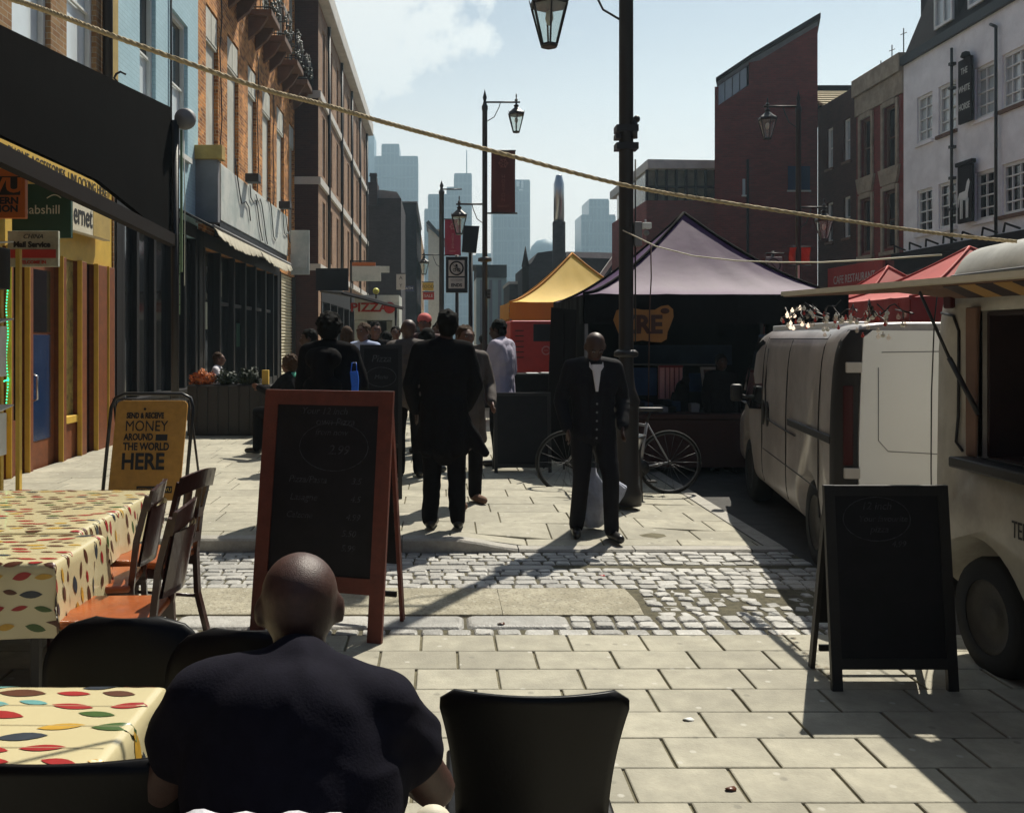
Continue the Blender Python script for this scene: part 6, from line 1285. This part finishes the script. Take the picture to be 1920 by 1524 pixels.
# black moulded chairs: local front +y, back at y=0
M['blackplastic'] = pmat('black_moulded_plastic', (.005,.0045,.005), .4, .1, 12, .05, spec=.2)
def shell_chair(topw, lo, rad, h=.83, lean=.10, curve=.05):
    s = empty('black_chair', (0,0,0), 'x', 'chair', 'black terrace chairs'); mb = MB(); n, k = 20, 16; vs = []
    for i in range(k+1):
        t = i/k; z = .44+(h-.44)*t; hw = (lo+(topw-lo)*t**2.2)/2
        if z > h-rad: q = (z-(h-rad))/rad; hw -= rad*(1-math.sqrt(max(0,1-q*q)))*1.0
        for j in range(n+1):
            u = -1+2*j/n; vs.append((u*hw, -lean*t-curve*(1-u*u)*.9, z-.012*abs(u)**3*t*0))
    nn = len(vs); vs2 = [(x,y-.014,z) for x,y,z in vs]
    f = [(i*(n+1)+j,i*(n+1)+j+1,(i+1)*(n+1)+j+1,(i+1)*(n+1)+j) for i in range(k) for j in range(n)]
    bd = [j for j in range(n+1)]+[(i+1)*(n+1)+n for i in range(k)]+[k*(n+1)+n-1-j for j in range(n)]+[(k-1-i)*(n+1) for i in range(k-1)]
    mb.add(vs+vs2, f+[tuple(q+nn for q in reversed(w_)) for w_ in f]+[(bd[a],bd[(a+1)%len(bd)],bd[(a+1)%len(bd)]+nn,bd[a]+nn) for a in range(len(bd))], 0, True); mb.build('backrest', M['blackplastic'], s)
    mb = MB(); mb.rbox(-.22,.22,-.05,.40,.42,.45,.012,seg=3); mb.build('seat', M['blackplastic'], s)
    for x in (-.2,.2):
        mb = MB(); mb.tube([(x*.95,.34,.42),(x*1.1,.38,0)], .012, 8); mb.build('leg', M['iron'], s)
        mb = MB(); mb.tube([(x*.95,.0,.42),(x*1.15,-.10,0)], .012, 8); mb.build('leg', M['iron'], s)
    return s
c = shell_chair(.49,.385,.05,.815,.10,.05); c.location = (.232,2.38,.03); c['label'] = 'empty black chair with a broad flared back at bottom centre'
c.rotation_euler = (0,0,R(-1))
c = shell_chair(.52,.50,.16,.80,.06,-.03); c.location = (-.98,2.86,.03); c.rotation_euler = (0,0,R(180)); c['label'] = 'black round backed chair behind the nearest patterned table'
c = shell_chair(.56,.5,.16,.80,.06,-.03); c.location = (-.56,2.74,.03); c.rotation_euler = (0,0,R(180)); c['label'] = 'black round backed chair just left of the bald man'
c = shell_chair(.66,.5,.1,.83,.05,.04); c.location = (-.80,1.93,.03); c['label'] = 'black chair back cutting across the bottom left corner in front of the table'
c = shell_chair(.46,.42,.12,.84,.10,.05); c.location = (-.245,1.50,.03); c['label'] = 'black chair the bald man is sitting on'
M['scarf'] = pmat('white_patterned_cloth', (.62,.62,.66), .8, .1, 6, .2, dirt=.8, dirtcol=(.12,.11,.14), dscale=11)
mb = MB(); n = 22; vs = []
for i in range(n+1):
    t = i/n; x = -.44+.34*t; zt_ = 1.004+.012*math.sin(t*9)*.3-.03*(2*t-1)**4
    for dy, dz in ((-.03,-.28),(-.04,-.1),(-.03,-.015),(0,0),(.025,-.02),(.03,-.12)): vs.append((x, 1.375+dy, zt_+dz+.004*math.sin(t*31+dz*20)))
mb.add(vs, [(i*6+j,i*6+j+1,(i+1)*6+j+1,(i+1)*6+j) for i in range(n) for j in range(5)], 0, True)
tag(mb.build('scarf', M['scarf']), 'white and grey patterned cloth draped over the chair back at the bottom edge', 'cloth')
# ================================================================ PEOPLE
DEF = dict(head=(0,.02,1.615), neck=(0,-.005,1.47), chest=(0,0,1.27), belly=(0,.005,1.07), pelvis=(0,0,.93),
  shL=(-.185,-.01,1.42), elL=(-.235,-.03,1.13), wrL=(-.24,.05,.89), shR=(.185,-.01,1.42), elR=(.235,-.03,1.13), wrR=(.24,.05,.89),
  hiL=(-.095,0,.90), knL=(-.105,.02,.49), anL=(-.11,-.02,.085), toL=(-.135,.155,.035), hiR=(.095,0,.90), knR=(.105,.02,.49), anR=(.11,-.02,.085), toR=(.135,.155,.035))
def person(label, loc, rz, H=1.75, pose=None, skin='skin', hair='hair', hairstyle='short', clothes=(), voxel=.011, hd=(0,1,0), handdir=None, face=True, group=None, fat=1.0, z=None):
    J = {k: Vector(v) for k, v in DEF.items()}
    for k, v in (pose or {}).items(): J[k] = Vector(v)
    sc = H/1.75; fw = Vector(hd).normalized(); rt = fw.cross(Vector((0,0,1))).normalized(); up = rt.cross(fw).normalized(); Mh = Matrix((rt, fw, up)).transposed()
    hc = J['head']; hp_ = lambda x, y, z: hc+Mh @ Vector((x,y,z))
    mb = MB()
    mb.ball(hp_(0,-.008,.012), (.078,.098,.096), 0, 20, 14, Mh); mb.ball(hp_(0,-.02,.035), (.079,.088,.082), 0, 20, 14, Mh); mb.ball(hp_(0,.03,-.045), (.058,.062,.07), 0, 16, 10, Mh); mb.ball(hp_(0,.055,-.085), (.03,.03,.024), 0, 10, 8, Mh)
    mb.cap(hp_(0,.088,.012), .010, hp_(0,.108,-.022), .016); mb.cap(hp_(-.03,.078,.032), .014, hp_(.03,.078,.032), .014)
    for q in (-1,1): mb.ball(hp_(q*.083,-.008,-.004), (.012,.020,.032), 0, 10, 8, Mh); mb.ball(hp_(q*.034,.06,-.02), (.022,.02,.02))
    mb.cap(hp_(-.018,.089,-.052), .008, hp_(.018,.089,-.052), .008)
    mb.cap(J['neck']+Vector((0,-.005,-.04)), .062, hp_(0,-.015,-.05), .052)
    def torso(m, g, f=1.0, low=0):
        c_, b_, p_ = J['chest'], J['belly'], J['pelvis']; s1, s2 = J['shL'], J['shR']; mid = (s1+s2)/2
        for t in (-.55,.0,.55): m.cap(mid+(s2-s1)*t*.62+Vector((0,0,-.05)), .075+g, c_+(s2-s1).normalized()*t*.16+Vector((0,.0,-.02)), .095*f+g)
        m.cap(s1, .052+g, mid+Vector((0,0,.03)), .055+g); m.cap(s2, .052+g, mid+Vector((0,0,.03)), .055+g); m.cap(mid+Vector((0,0,0)), .06+g, (J['neck'] if low == 0 else mid.lerp(J['neck'],.8)), .05+g); m.ball(c_.lerp(mid,.35)+Vector((0,-.0,0)), (.15+g,.095*f+g,.16))
        for t in (-1,1):
            d = (s2-s1).normalized()*t; m.cap(c_+d*.075, .095*f+g, b_+d*.06, .09*f+g); m.cap(b_+d*.06, .09*f+g, p_+d*.075, .09*f+g)
        m.cap(c_, .1*f+g, b_, .1*f+g); m.cap(b_, .1*f+g, p_, .095*f+g)
    torso(mb, 0, fat)
    for S in 'LR':
        sh, el, wr = J['sh'+S], J['el'+S], J['wr'+S]; mb.cap(sh, .05*fat, el, .040*fat); mb.cap(el, .041*fat, wr, .026)
        d = (wr-el).normalized() if not (handdir and S in handdir) else Vector(handdir[S]).normalized(); sd = 1 if S == 'L' else -1
        side = d.cross(Vector((1,0,0))); side = side.normalized() if side.length > .2 else Vector((0,1,0)); n_ = d.cross(side).normalized()
        pc = wr+d*.05; 
        for t in (-1,0,1): mb.cap(wr+side*t*.012, .017, wr+d*.085+side*t*.026, .013)
        for k in range(4):
            o = (k-1.5)*.021; L_ = (.062,.072,.068,.052)[k] if sd else 0; a = wr+d*.092+side*o; b_ = a+d*L_*.55+n_*sd*.006; e_ = b_+d*L_*.4+n_*sd*.018; mb.cap(a,.0095,b_,.0088,n=8); mb.cap(b_,.0088,e_,.0075,n=8)
        a = wr+d*.03+side*.03; b_ = a+d*.035+side*.022+n_*sd*.008; mb.cap(a,.012,b_,.0105,n=8); mb.cap(b_,.0105,b_+d*.03+side*.004+n_*sd*.008,.009,n=8)
        hi, kn, an, to = J['hi'+S], J['kn'+S], J['an'+S], J['to'+S]; mb.cap(hi, .082, kn, .052); mb.cap(kn, .052, an, .036); mb.cap(an+Vector((0,-.02,-.02)), .036, to, .028)
    S4 = Matrix.Diagonal((sc,sc,sc,1))
    body = fuse(mb, 'person', M[skin], None, voxel, 3, S4); body.location = loc; body.rotation_euler = (0,0,rz); tag(body, label, 'person', group)
    if face:
        e = MB()
        for q in (-1,1): e.ball(hp_(q*.03,.086,.014), (.013,.008,.008), 0, 10, 8, Mh)
        e.build('eyes', M['grey'], body).data.transform(S4)
        e = MB()
        for q in (-1,1): e.ball(hp_(q*.03,.0925,.014), (.006,.004,.006), 0, 8, 6, Mh); e.cap(hp_(q*.018,.094,.034), .0035, hp_(q*.045,.083,.034), .003)
        e.build('eyebrows', M['hair'], body).data.transform(S4)
        e = MB(); e.cap(hp_(-.018,.0955,-.052), .0045, hp_(.018,.0955,-.052), .0045); e.build('lips', M['lips'], body).data.transform(S4)
    if hairstyle:
        m = MB()
        if hairstyle in ('short','curly'):
            k = .0 if hairstyle == 'short' else .022
            m.ball(hp_(0,-.028,.038), (.085+k,.098+k,.092+k), 0, 18, 12, Mh); m.ball(hp_(0,-.05,-.02), (.076+k*.6,.062+k*.6,.075), 0, 14, 10, Mh)
            r_ = random.Random(int(abs(loc[0])*977)); q_ = r_.uniform(.8,1.25)
            for i in range(46): d = Vector((r_.gauss(0,1),r_.gauss(-.35,1),r_.gauss(.5,.9))).normalized(); m.ball(hp_(d.x*.080,-.028+d.y*.092,.038+d.z*.086), .016*q_, 0, 6, 5)
            for q in (-1,1): m.cap(hp_(q*.078,.02,.03), .012, hp_(q*.079,.0,-.02), .008)
            if hairstyle == 'curly':
                r_ = random.Random(5)
                for i in range(50): d = Vector((r_.gauss(0,1),r_.gauss(-.4,1),r_.gauss(.6,1))).normalized(); m.ball(hp_(d.x*.105,-.03+d.y*.115,.04+d.z*.11), .018, 0, 8, 6)
        if hairstyle == 'long':
            m.ball(hp_(0,-.024,.036), (.09,.102,.094), 0, 18, 12, Mh)
            for q in (-.05,0,.05): m.cap(hp_(q,-.07,.02), .05, hp_(q*1.2,-.085,-.2), .04)
            for q in (-1,1): m.cap(hp_(q*.075,-.01,.02), .024, hp_(q*.08,-.02,-.16), .02)
        fuse(m, 'hair', M[hair], body, .009, 1, S4)
    for cl in clothes:
        kind, mat = cl[0], cl[1]; o = cl[2] if len(cl) > 2 else {}; m = MB(); g = o.get('g', .018)
        if kind in ('jacket','shirt','coat','tshirt'):
            torso(m, g, fat, kind == 'tshirt')
            for S in 'LR':
                sh, el, wr = J['sh'+S], J['el'+S], J['wr'+S]
                if kind == 'tshirt': m.cap(sh, .047+g, sh+(el-sh)*o.get('sl',.62), .052+g)
                else:
                    m.cap(sh, .052+g, el, .042+g); m.cap(el, .042+g, wr, .028+g*1.1)
                    for t in (.25,.6): m.ball(el+(wr-el)*t, .041+g-.012*t)
            p_ = J['pelvis']
            if kind == 'tshirt': mid = (J['shL']+J['shR'])/2; m.ball(J['chest'].lerp(mid,.4)+Vector((0,-.035,-.01)), (.185,.115,.17), 0, 20, 14); m.ball(J['belly'].lerp(J['chest'],.3)+Vector((0,-.02,0)), (.185,.13,.2), 0, 20, 14); m.cap(J['shL']+Vector((.03,-.01,-.035)), .078, J['shR']+Vector((-.03,-.01,-.035)), .078)
            if kind == 'coat':
                ln = o.get('len', .5); fl_ = o.get('flare', .06); nx_ = 7
                for i in range(nx_):
                    a = 2*math.pi*i/nx_; d = Vector((math.cos(a)*.11,math.sin(a)*.07,0)); m.cap(p_+d+Vector((0,0,.05)), .07+g, p_+d*(1+fl_*10)+Vector((0,0,-ln)), .06)
                m.cap(p_, .12, p_+Vector((0,0,-ln)), .13)
                for q in o.get('wing', ()): m.cap(p_+Vector((q[0]*.4,q[1],-.05)), .07, p_+Vector(q), .035)
            elif kind in ('jacket','shirt'):
                for t in (-1,0,1): m.cap(p_+Vector((t*.07,0,.05)), .09*fat+g, p_+Vector((t*.075,0,-.06)), .095*fat+g)
            if kind in ('jacket','coat'): m.cap(J['neck']+Vector((-.03,-.03,-.02)), .045+g*.3, J['neck']+Vector((.03,-.03,-.02)), .045+g*.3)
            if o.get('hood'): m.ball(J['neck']+Vector((0,-.07,.02)), (.11,.07,.09))
        if kind == 'trousers':
            p_ = J['pelvis']
            for t in (-1,1): m.cap(p_+Vector((t*.07,0,.04)), .09+g*.8, p_+Vector((t*.07,0,-.03)), .09+g*.8)
            for S in 'LR':
                hi, kn, an = J['hi'+S], J['kn'+S], J['an'+S]; m.cap(hi, .084+g, kn, .058+g); m.cap(kn, .057+g, an+Vector((0,.0,.0)), .046+g)
        if kind == 'shoes':
            for S in 'LR':
                m = MB(); an, to = J['an'+S], J['to'+S]; m.cap(an+Vector((0,-.025,-.035)), .045, to+Vector((0,0,.004)), .038); m.cap(an, .045, an+Vector((0,0,-.03)), .046)
                m.v = [(x,y,max(z_,.0)) for x,y,z_ in m.v]; fuse(m, 'shoe', M[mat], body, voxel, 2, S4)
            continue
        if kind == 'hat': m.ball(hp_(0,-.02,.06), (.095,.11,.085), 0, 16, 10, Mh); m.cap(hp_(-.05,.06,.05), .02, hp_(.05,.06,.05), .02)
        if kind == 'scarf': m.cap(J['neck']+Vector((-.05,.03,-.01)), .05, J['neck']+Vector((.05,.03,-.01)), .05); m.cap(J['neck']+Vector((-.05,-.04,-.01)), .05, J['neck']+Vector((.05,-.04,-.01)), .05); m.cap(J['neck']+Vector((.04,.06,-.02)), .035, J['neck']+Vector((.06,.09,-.22)), .03)
        if kind == 'backpack': c_ = J['chest']; m.cap(c_+Vector((-.07,-.17,.1)), .09, c_+Vector((.07,-.17,.1)), .09); m.cap(c_+Vector((-.07,-.19,-.15)), .1, c_+Vector((.07,-.19,-.15)), .1); m.cap(c_+Vector((0,-.19,.1)), .1, c_+Vector((0,-.2,-.15)), .1)
        q = fuse(m, {'tshirt':'t_shirt'}.get(kind,kind), M[mat], body, voxel*o.get('v',1.0), o.get('sm',3), S4, wr={'hat':0,'backpack':.004}.get(kind,o.get('wr',.0065)), wf=(7,7,5) if kind == 'trousers' else (8,8,13))
    return body
M['tanned'] = pmat('tanned_skin', (.060,.027,.021), .48, .22, 60, .2, bscale=420)
M['lips'] = pmat('lips', (.16,.05,.045), .5, 0, bump=0)
M['navytee'] = pmat('navy_t_shirt', (.010,.0095,.016), .9, .2, 30, .12, spec=.08)
M['blackwool'] = pmat('black_wool', (.010,.009,.010), .95, .2, 40, .3, spec=.05)
M['suit'] = pmat('black_suit', (.010,.009,.012), .8, .15, 30, .2, spec=.15)
M['whiteshirt'] = pmat('white_shirt', (.62,.60,.64), .8, .06, 5, .15)
M['lilac'] = pmat('pale_lilac_shirt', (.40,.37,.47), .8, .1, 6, .3)
M['paleblue'] = pmat('pale_blue_shirt', (.35,.42,.62), .8, .08, 6, .2)
M['brownjacket'] = pmat('brown_grey_jacket', (.07,.055,.05), .85, .3, 9, .3)
M['greenscarf'] = pmat('sea_green_scarf', (.05,.33,.22), .8, .15, 9, .2)
M['pinkhood'] = pmat('coral_hood', (.55,.11,.10), .8, .1, 6, .2)
M['redjacket'] = pmat('dark_maroon_jacket', (.05,.015,.015), .8, .2, 9, .2)
blk = [('trousers','blackwool'),('shoes','black')]
# the bald man in the foreground, seated, back to us
P1 = dict(head=(-.018,.27,1.108), neck=(0,.15,1.025), chest=(0,.09,.87), belly=(.01,.02,.70), pelvis=(.01,-.03,.56),
  shL=(-.175,.125,.965), elL=(-.29,.22,.76), wrL=(-.20,.44,.72), shR=(.158,.12,.95), elR=(.262,.25,.745), wrR=(.12,.46,.72),
  hiL=(-.10,.02,.52), knL=(-.16,.46,.50), anL=(-.16,.50,.09), toL=(-.17,.66,.035), hiR=(.12,.02,.52), knR=(.17,.46,.50), anR=(.17,.50,.09), toR=(.18,.66,.035))
person('bald man seated in the foreground with his back to the camera in a navy t-shirt', (-.275,1.68,.03), 0, 1.75, P1, 'tanned', None, None, [('tshirt','navytee',{'g':.033,'sm':45,'v':.9,'sl':.42,'wr':.0055}),('trousers','blackwool'),('shoes','black')], .009, hd=(-.16,1,-.10), fat=1.12)
bald = bpy.data.objects['person']; mb = MB(); n = 24
mb.tube([(-.002+.072*math.cos(2*math.pi*i/n), .128+.062*math.sin(2*math.pi*i/n), 1.032+.022*math.sin(2*math.pi*i/n)) for i in range(n+1)], .010, 8); mb.build('collar', M['navytee'], bald)
s = empty('cloth_bag', (-.015,1.60,.80), 'cream cloth bag hooked over the chair beside the bald man right arm', 'bag')
mb = MB(); c = P(812,1549,1.60); mb.ball(c, (.036,.03,.036), 0, 16, 12); mb.ball(c+Vector((.012,.0,-.05)), (.045,.035,.06), 0, 16, 12); mb.build('pouch', M['cream'], s, True)
mb = MB(); mb.tube([c+Vector((-.02,0,.02)), c+Vector((-.05,-.02,.0)), c+Vector((-.06,-.05,-.05))], .006, 6); mb.build('strap', M['grey'], s, True)
# man in the long dark coat
person('tall man in a long black coat standing with his back to us in the middle', (.03,7.78,.12), R(4), 1.83, dict(toL=(-.06,.16,.035), toR=(.15,.14,.035), knL=(-.09,.01,.49), elL=(-.27,-.02,1.14), wrL=(-.22,.12,.94), elR=(.26,.0,1.14), wrR=(.2,.14,.96), head=(.03,.02,1.615)), 'skin_dark', 'hair', 'short', [('coat','blackwool',{'len':.30,'flare':.035,'wing':((.33,.0,-.33),(.27,.02,-.30),(-.22,0,-.30))})]+blk, .011, face=False, fat=1.12)
person('woman with a short haircut in a dark jacket walking beside the long coated man', (Xp(872,9.0),9.0,.12), R(-160), 1.72, dict(knR=(.14,.12,.49), anR=(.15,.22,.09), toR=(.16,.38,.035), elL=(-.26,.02,1.14), wrL=(-.2,.2,1.0)), 'skin', 'brownhair', 'short', [('coat','brownjacket',{'len':.30,'flare':.05}),('trousers','blackwool'),('shoes','brownstone')], .012)
# white shirt man, facing left
person('man in a pale lilac shirt and dark trousers looking left by the black sandwich board', (Xp(940,11.6),11.6,.12), R(62), 1.83, dict(elL=(-.2,.10,1.14), wrL=(-.16,.30,1.02), elR=(.25,-.02,1.13), wrR=(.22,.1,.92), head=(0,.05,1.61)), 'skin_dark', 'hair', 'short', [('shirt','lilac',{'g':.032}),('trousers','blackwool'),('shoes','black')], .012, fat=1.12, hd=(0,1,-.2))
# suited man facing us
sm = person('man in a dark suit and open white shirt walking towards us with head bowed', (Xp(1112,7.75),7.75,.05), R(183), 1.74, dict(head=(0,.08,1.59), neck=(0,.03,1.46), elL=(-.26,-.03,1.14), wrL=(-.22,.12,.95), elR=(.27,-.03,1.14), wrR=(.24,.10,.93), knL=(-.12,.12,.50), anL=(-.13,.10,.085), toL=(-.16,.28,.04), knR=(.10,.02,.49), anR=(.12,-.10,.085), toR=(.15,.06,.035)), 'skin_dark', None, None, [('jacket','suit',{'g':.018,'sm':2}),('trousers','suit',{'g':.015}),('shoes','black')], .010, hd=(0,1,-.75), fat=1.05)
mb = MB(); mb.prism([(-.040,.148,1.44),(.040,.148,1.44),(.008,.160,1.22),(-.008,.160,1.22)], (0,-.03,0)); mb.prism([(-.055,.13,1.46),(-.02,.165,1.37),(-.058,.14,1.42)], (0,-.02,.0)); mb.prism([(.055,.13,1.46),(.02,.165,1.37),(.058,.14,1.42)], (0,-.02,.0)); mb.build('shirt_front', M['whiteshirt'], sm)
mb = MB()
for i in range(5): mb.ball((0,.152-.004*i,1.12-.07*i),(.009,.005,.009),0,8,6)
mb.build('button', M['grey'], sm)
M['plastic'] = pmat('crumpled_white_plastic', (.36,.38,.46), .4, .25, 9, .8, bscale=25)
s = MB(); rr = random.Random(6); vs = []; n, k = 18, 12; Y = 7.95
for i in range(k+1):
    t = i/k; hw = .045+.10*math.sin(math.pi*min(1,t*1.05+.03))**.7*(1.1-t*.4)
    for j in range(n): a = 2*math.pi*j/n; w_ = 1+.16*math.sin(a*5+t*6)+rr.uniform(-.05,.05); vs.append((Xp(1112,Y)+.02*math.sin(t*5)+hw*w_*math.cos(a), Y+.7*hw*w_*math.sin(a), .10+.50*t))
s.add(vs, [(i*n+j,i*n+(j+1)%n,(i+1)*n+(j+1)%n,(i+1)*n+j) for i in range(k) for j in range(n)], 0, True)
tag(s.build('carrier_bag', M['plastic']), 'crumpled white plastic carrier bag hanging behind the legs of the suited man', 'bag')
s = MB(); s.prism([P(1150,898,8.1),P(1176,914,8.1),P(1170,930,8.1),P(1156,950,8.1),P(1152,935,8.1)], (0,.05,.01)); s.prism([P(1158,905,8.06),P(1172,916,8.06),P(1160,938,8.06)], (.01,.03,0))
tag(s.build('paper_scrap', M['plastic']), 'small torn triangle of white plastic right of the suited man knee', 'paper')
# backpack man, left
person('broad dark jacketed man with curly hair seen from behind above the red framed board', (Xp(618,8.3),8.3,.12), R(-12), 1.80, dict(elR=(.27,.03,1.16), wrR=(.22,.20,1.10)), 'skin_dark', 'hair', 'curly', [('jacket','blackwool',{'g':.03}),('trousers','blackwool'),('shoes','black'),('backpack','blackcloth')], .012, face=False, fat=1.15)
s = MB(); Y = 8.0; s.prism([P(656,697,Y),P(670,696,Y),P(672,712,Y),P(671,735,Y),P(673,752,Y),P(657,752,Y),P(659,725,Y)], (0,.06,0)); s.tube([P(658,697,Y+.03),P(660,680,Y+.03),P(668,680,Y+.03),P(669,697,Y+.03)], .004, 5)
tag(s.build('blue_bag', pmat('bright_blue_plastic',(.01,.12,.62),.35,.2,9,.4)), 'bright blue plastic bag hanging beside the backpack man', 'bag')
SEAT = dict(head=(0,.03,1.14), neck=(0,0,1.0), chest=(0,0,.80), belly=(0,0,.63), pelvis=(0,-.02,.50), shL=(-.18,-.01,.95), elL=(-.23,.03,.68), wrL=(-.16,.24,.68), shR=(.18,-.01,.95), elR=(.23,.03,.68), wrR=(.16,.24,.68),
  hiL=(-.1,.04,.48), knL=(-.12,.45,.48), anL=(-.12,.46,.085), toL=(-.13,.62,.035), hiR=(.1,.04,.48), knR=(.12,.45,.48), anR=(.12,.46,.085), toR=(.13,.62,.035))
def stool(x, y, label):
    s = empty('stool', (x,y,.12), label, 'stool'); mb = MB(); mb.rbox(x-.2,x+.2,y-.2,y+.2,.50,.545,.01); mb.build('seat', M['blackwood'], s, True)
    for a in (-.16,.16):
        for b in (-.16,.16): mb = MB(); mb.box(x+a-.015,x+a+.015,y+b-.015,y+b+.015,.12,.5); mb.build('leg', M['blackwood'], s, True)
Y = 16.4; stool(Xp(405,Y), Y, 'stool under the white shirted woman behind the planter')
def up(p, d): return {k: (v[0],v[1],v[2]+d) for k, v in p.items()}
pw = up(SEAT, .10); 
for k in ('anL','anR','toL','toR'): pw[k] = SEAT[k]
person('seated woman in a white top with sunglasses in profile behind the planter', (Xp(408,Y),Y,.12), R(-86), 1.72, pw, 'skin', 'brownhair', 'short', [('shirt','whiteshirt',{'g':.014}),('trousers','blackwool'),('shoes','black')], .011)
sg_ = bpy.data.objects['person.006'] if 'person.006' in bpy.data.objects else None
Y = 12.8; stool(Xp(545,Y), Y, 'stool under the woman with the green scarf')
pw2 = dict(pw); pw2['elL'] = (-.24,.16,.86); pw2['wrL'] = (-.12,.42,.92)
person('seated woman with light brown hair and a sea green scarf raising her hand', (Xp(545,Y),Y,.12), R(70), 1.72, pw2, 'skin', 'brownhair', 'curly', [('jacket','blackwool',{'g':.022}),('scarf','greenscarf'),('trousers','blackwool'),('shoes','black')], .011)
# the crowd
def crowd(px, py, Y, rz, skin, hair, hs, top, label, extra=(), H=None, fat=1.0, zg=.12, **kw):
    H = H or Zp(py, Y)-zg
    H = H/ (1.735/1.75)
    return person(label, (Xp(px,Y),Y,zg), R(rz), H, kw.get('pose'), skin, hair, hs, [top]+list(extra)+blk, .015, group='people in the crowd', fat=fat, hd=kw.get('hd',(0,1,0)))
crowd(682,606,12.5,150,'skin','brownhair','short',('shirt','paleblue'),'man in a light blue shirt in the crowd in front of the pizza kiosk')
crowd(703,604,13.2,-160,'skin','hair','short',('jacket','blackwool'),'dark jacketed man beside the light blue shirt in the crowd')
crowd(725,622,15,20,'skin','hair','short',('jacket','blackwool'),'short person in black between the kiosk doorway and the bald man')
crowd(766,598,10.6,15,'tanned',None,None,('jacket','brownjacket',{'g':.026}),'bald man in a brown jacket seen from behind in the crowd', fat=1.1)
crowd(796,590,13,170,'skin','brownhair','short',('jacket','redjacket'),'person wearing a coral pink hood in the crowd', (('hat','pinkhood'),))
crowd(802,615,11,-30,'skin_dark','hair','long',('jacket','blackwool'),'long haired person in black in front of the coral hood')
crowd(822,606,14,160,'skin','hair','short',('jacket','brownjacket'),'small brown jacketed person behind the head of the man in the coat')
crowd(742,612,17,175,'skin','hair','short',('jacket','redjacket'),'maroon jacketed person at the far side of the crowd')
crowd(650,612,14.5,10,'skin','brownhair','long',('jacket','blackwool'),'long brown haired person in black under the flat awning')
crowd(905,628,22,0,'skin','hair','short',('jacket','brownjacket'),'distant brown jacketed person beside the middle lamp post')
crowd(580,618,11.5,100,'skin_dark','hair','short',('jacket','blackwool'),'dark figure standing by the roller shutter left of the curly haired man')
crowd(1352,672,11.9,-170,'skin_dark','hair','short',('jacket','blackwool'),'stallholder in black leaning beside the hanging picture', H=1.5, zg=0)
# sunglasses for the seated woman

for i, (px_, py_, c_, lab) in enumerate(((1128,1080,'leaf_red','small red petal lying on the cobbles near the suited man'),(1010,1462,'leaf_mustard','tiny curled yellow leaf on the paving left of the empty black chair'),(1290,1350,'white','small flattened white paper scrap on the paving slabs'),(1370,1480,'leaf_brown','small brown dead leaf on the paving near the bottom edge'),(940,1170,'leaf_brown','dark curled leaf on the long granite stones of the crossing'))):
    Yg = (CH-.03)*F/(py_-HY); x = Xp(px_, Yg); s = MB(); r_ = random.Random(i); pts = [(x+.02*math.cos(a)*(1+.4*r_.random()), Yg+.013*math.sin(a)*(1+.4*r_.random()), .034+.004*math.sin(a*2)) for a in [k*math.pi/4 for k in range(8)]]
    s.add(pts+[(p[0],p[1],p[2]+.002) for p in pts]+[(x,Yg,.040)], [(k,(k+1)%8,(k+1)%8+8,k+8) for k in range(8)]+[(8+k,8+(k+1)%8,16) for k in range(8)], 0, True)
    tag(s.build(('petal','dry_leaf','paper_scrap','dry_leaf','dry_leaf')[i], bpy.data.materials.get(c_) or M[c_]), lab, ('petal','leaf','paper','leaf','leaf')[i])
# unseen terraces continued past the camera, added to hold back sky light
b = empty('terrace_building', (XL,-8,0), 'brown brick terrace carrying on behind the cafe tables on the left', 'building')
mb = wallmesh(fr, -30, 5.99, 0, 12.5, [(-28+3*i,-26.8+3*i,z,z+1.7) for i in range(11) for z in (4.5,7.6)], .2); shell(mb, fr, -30, 5.99, 0, 12.5, 9); mb.build('wall', M['brick_dark'], b, True)
for i in range(11):
    for z in (4.5,7.6): window(b, fr, (-28+3*i,-26.8+3*i,z,z+1.7), M['white'], M['darkglass'], 1, 2, .07)
b = empty('terrace_building', (XR,-8,0), 'dark brick terrace on the right side of the street behind the camera', 'building')
mb = wallmesh(fR, -30, 15.99, 0, 12.5, [(-28+3*i,-26.8+3*i,z,z+1.7) for i in range(14) for z in (4.5,7.6)], .2); shell(mb, fR, -30, 15.99, 0, 12.5, 9); mb.build('wall', M['brick_dark'], b, True)
for i in range(14):
    for z in (4.5,7.6): window(b, fR, (-28+3*i,-26.8+3*i,z,z+1.7), M['white'], M['darkglass'], 1, 2, .07)
# ================================================================ HAZE
hz = MB(); hz.box(-600,600,-45,830,-1.7,215)
hm = bpy.data.materials.new('haze'); hm.use_nodes = True; nt = hm.node_tree; nt.nodes.clear()
o_ = nt.nodes.new('ShaderNodeOutputMaterial'); pv = nt.nodes.new('ShaderNodeVolumePrincipled'); pv.inputs['Density'].default_value = .0007; pv.inputs['Color'].default_value = (.60,.84,1,1); pv.inputs['Anisotropy'].default_value = .45
nt.links.new(pv.outputs[0], o_.inputs['Volume'])
tag(hz.build('haze', hm), kind='stuff')
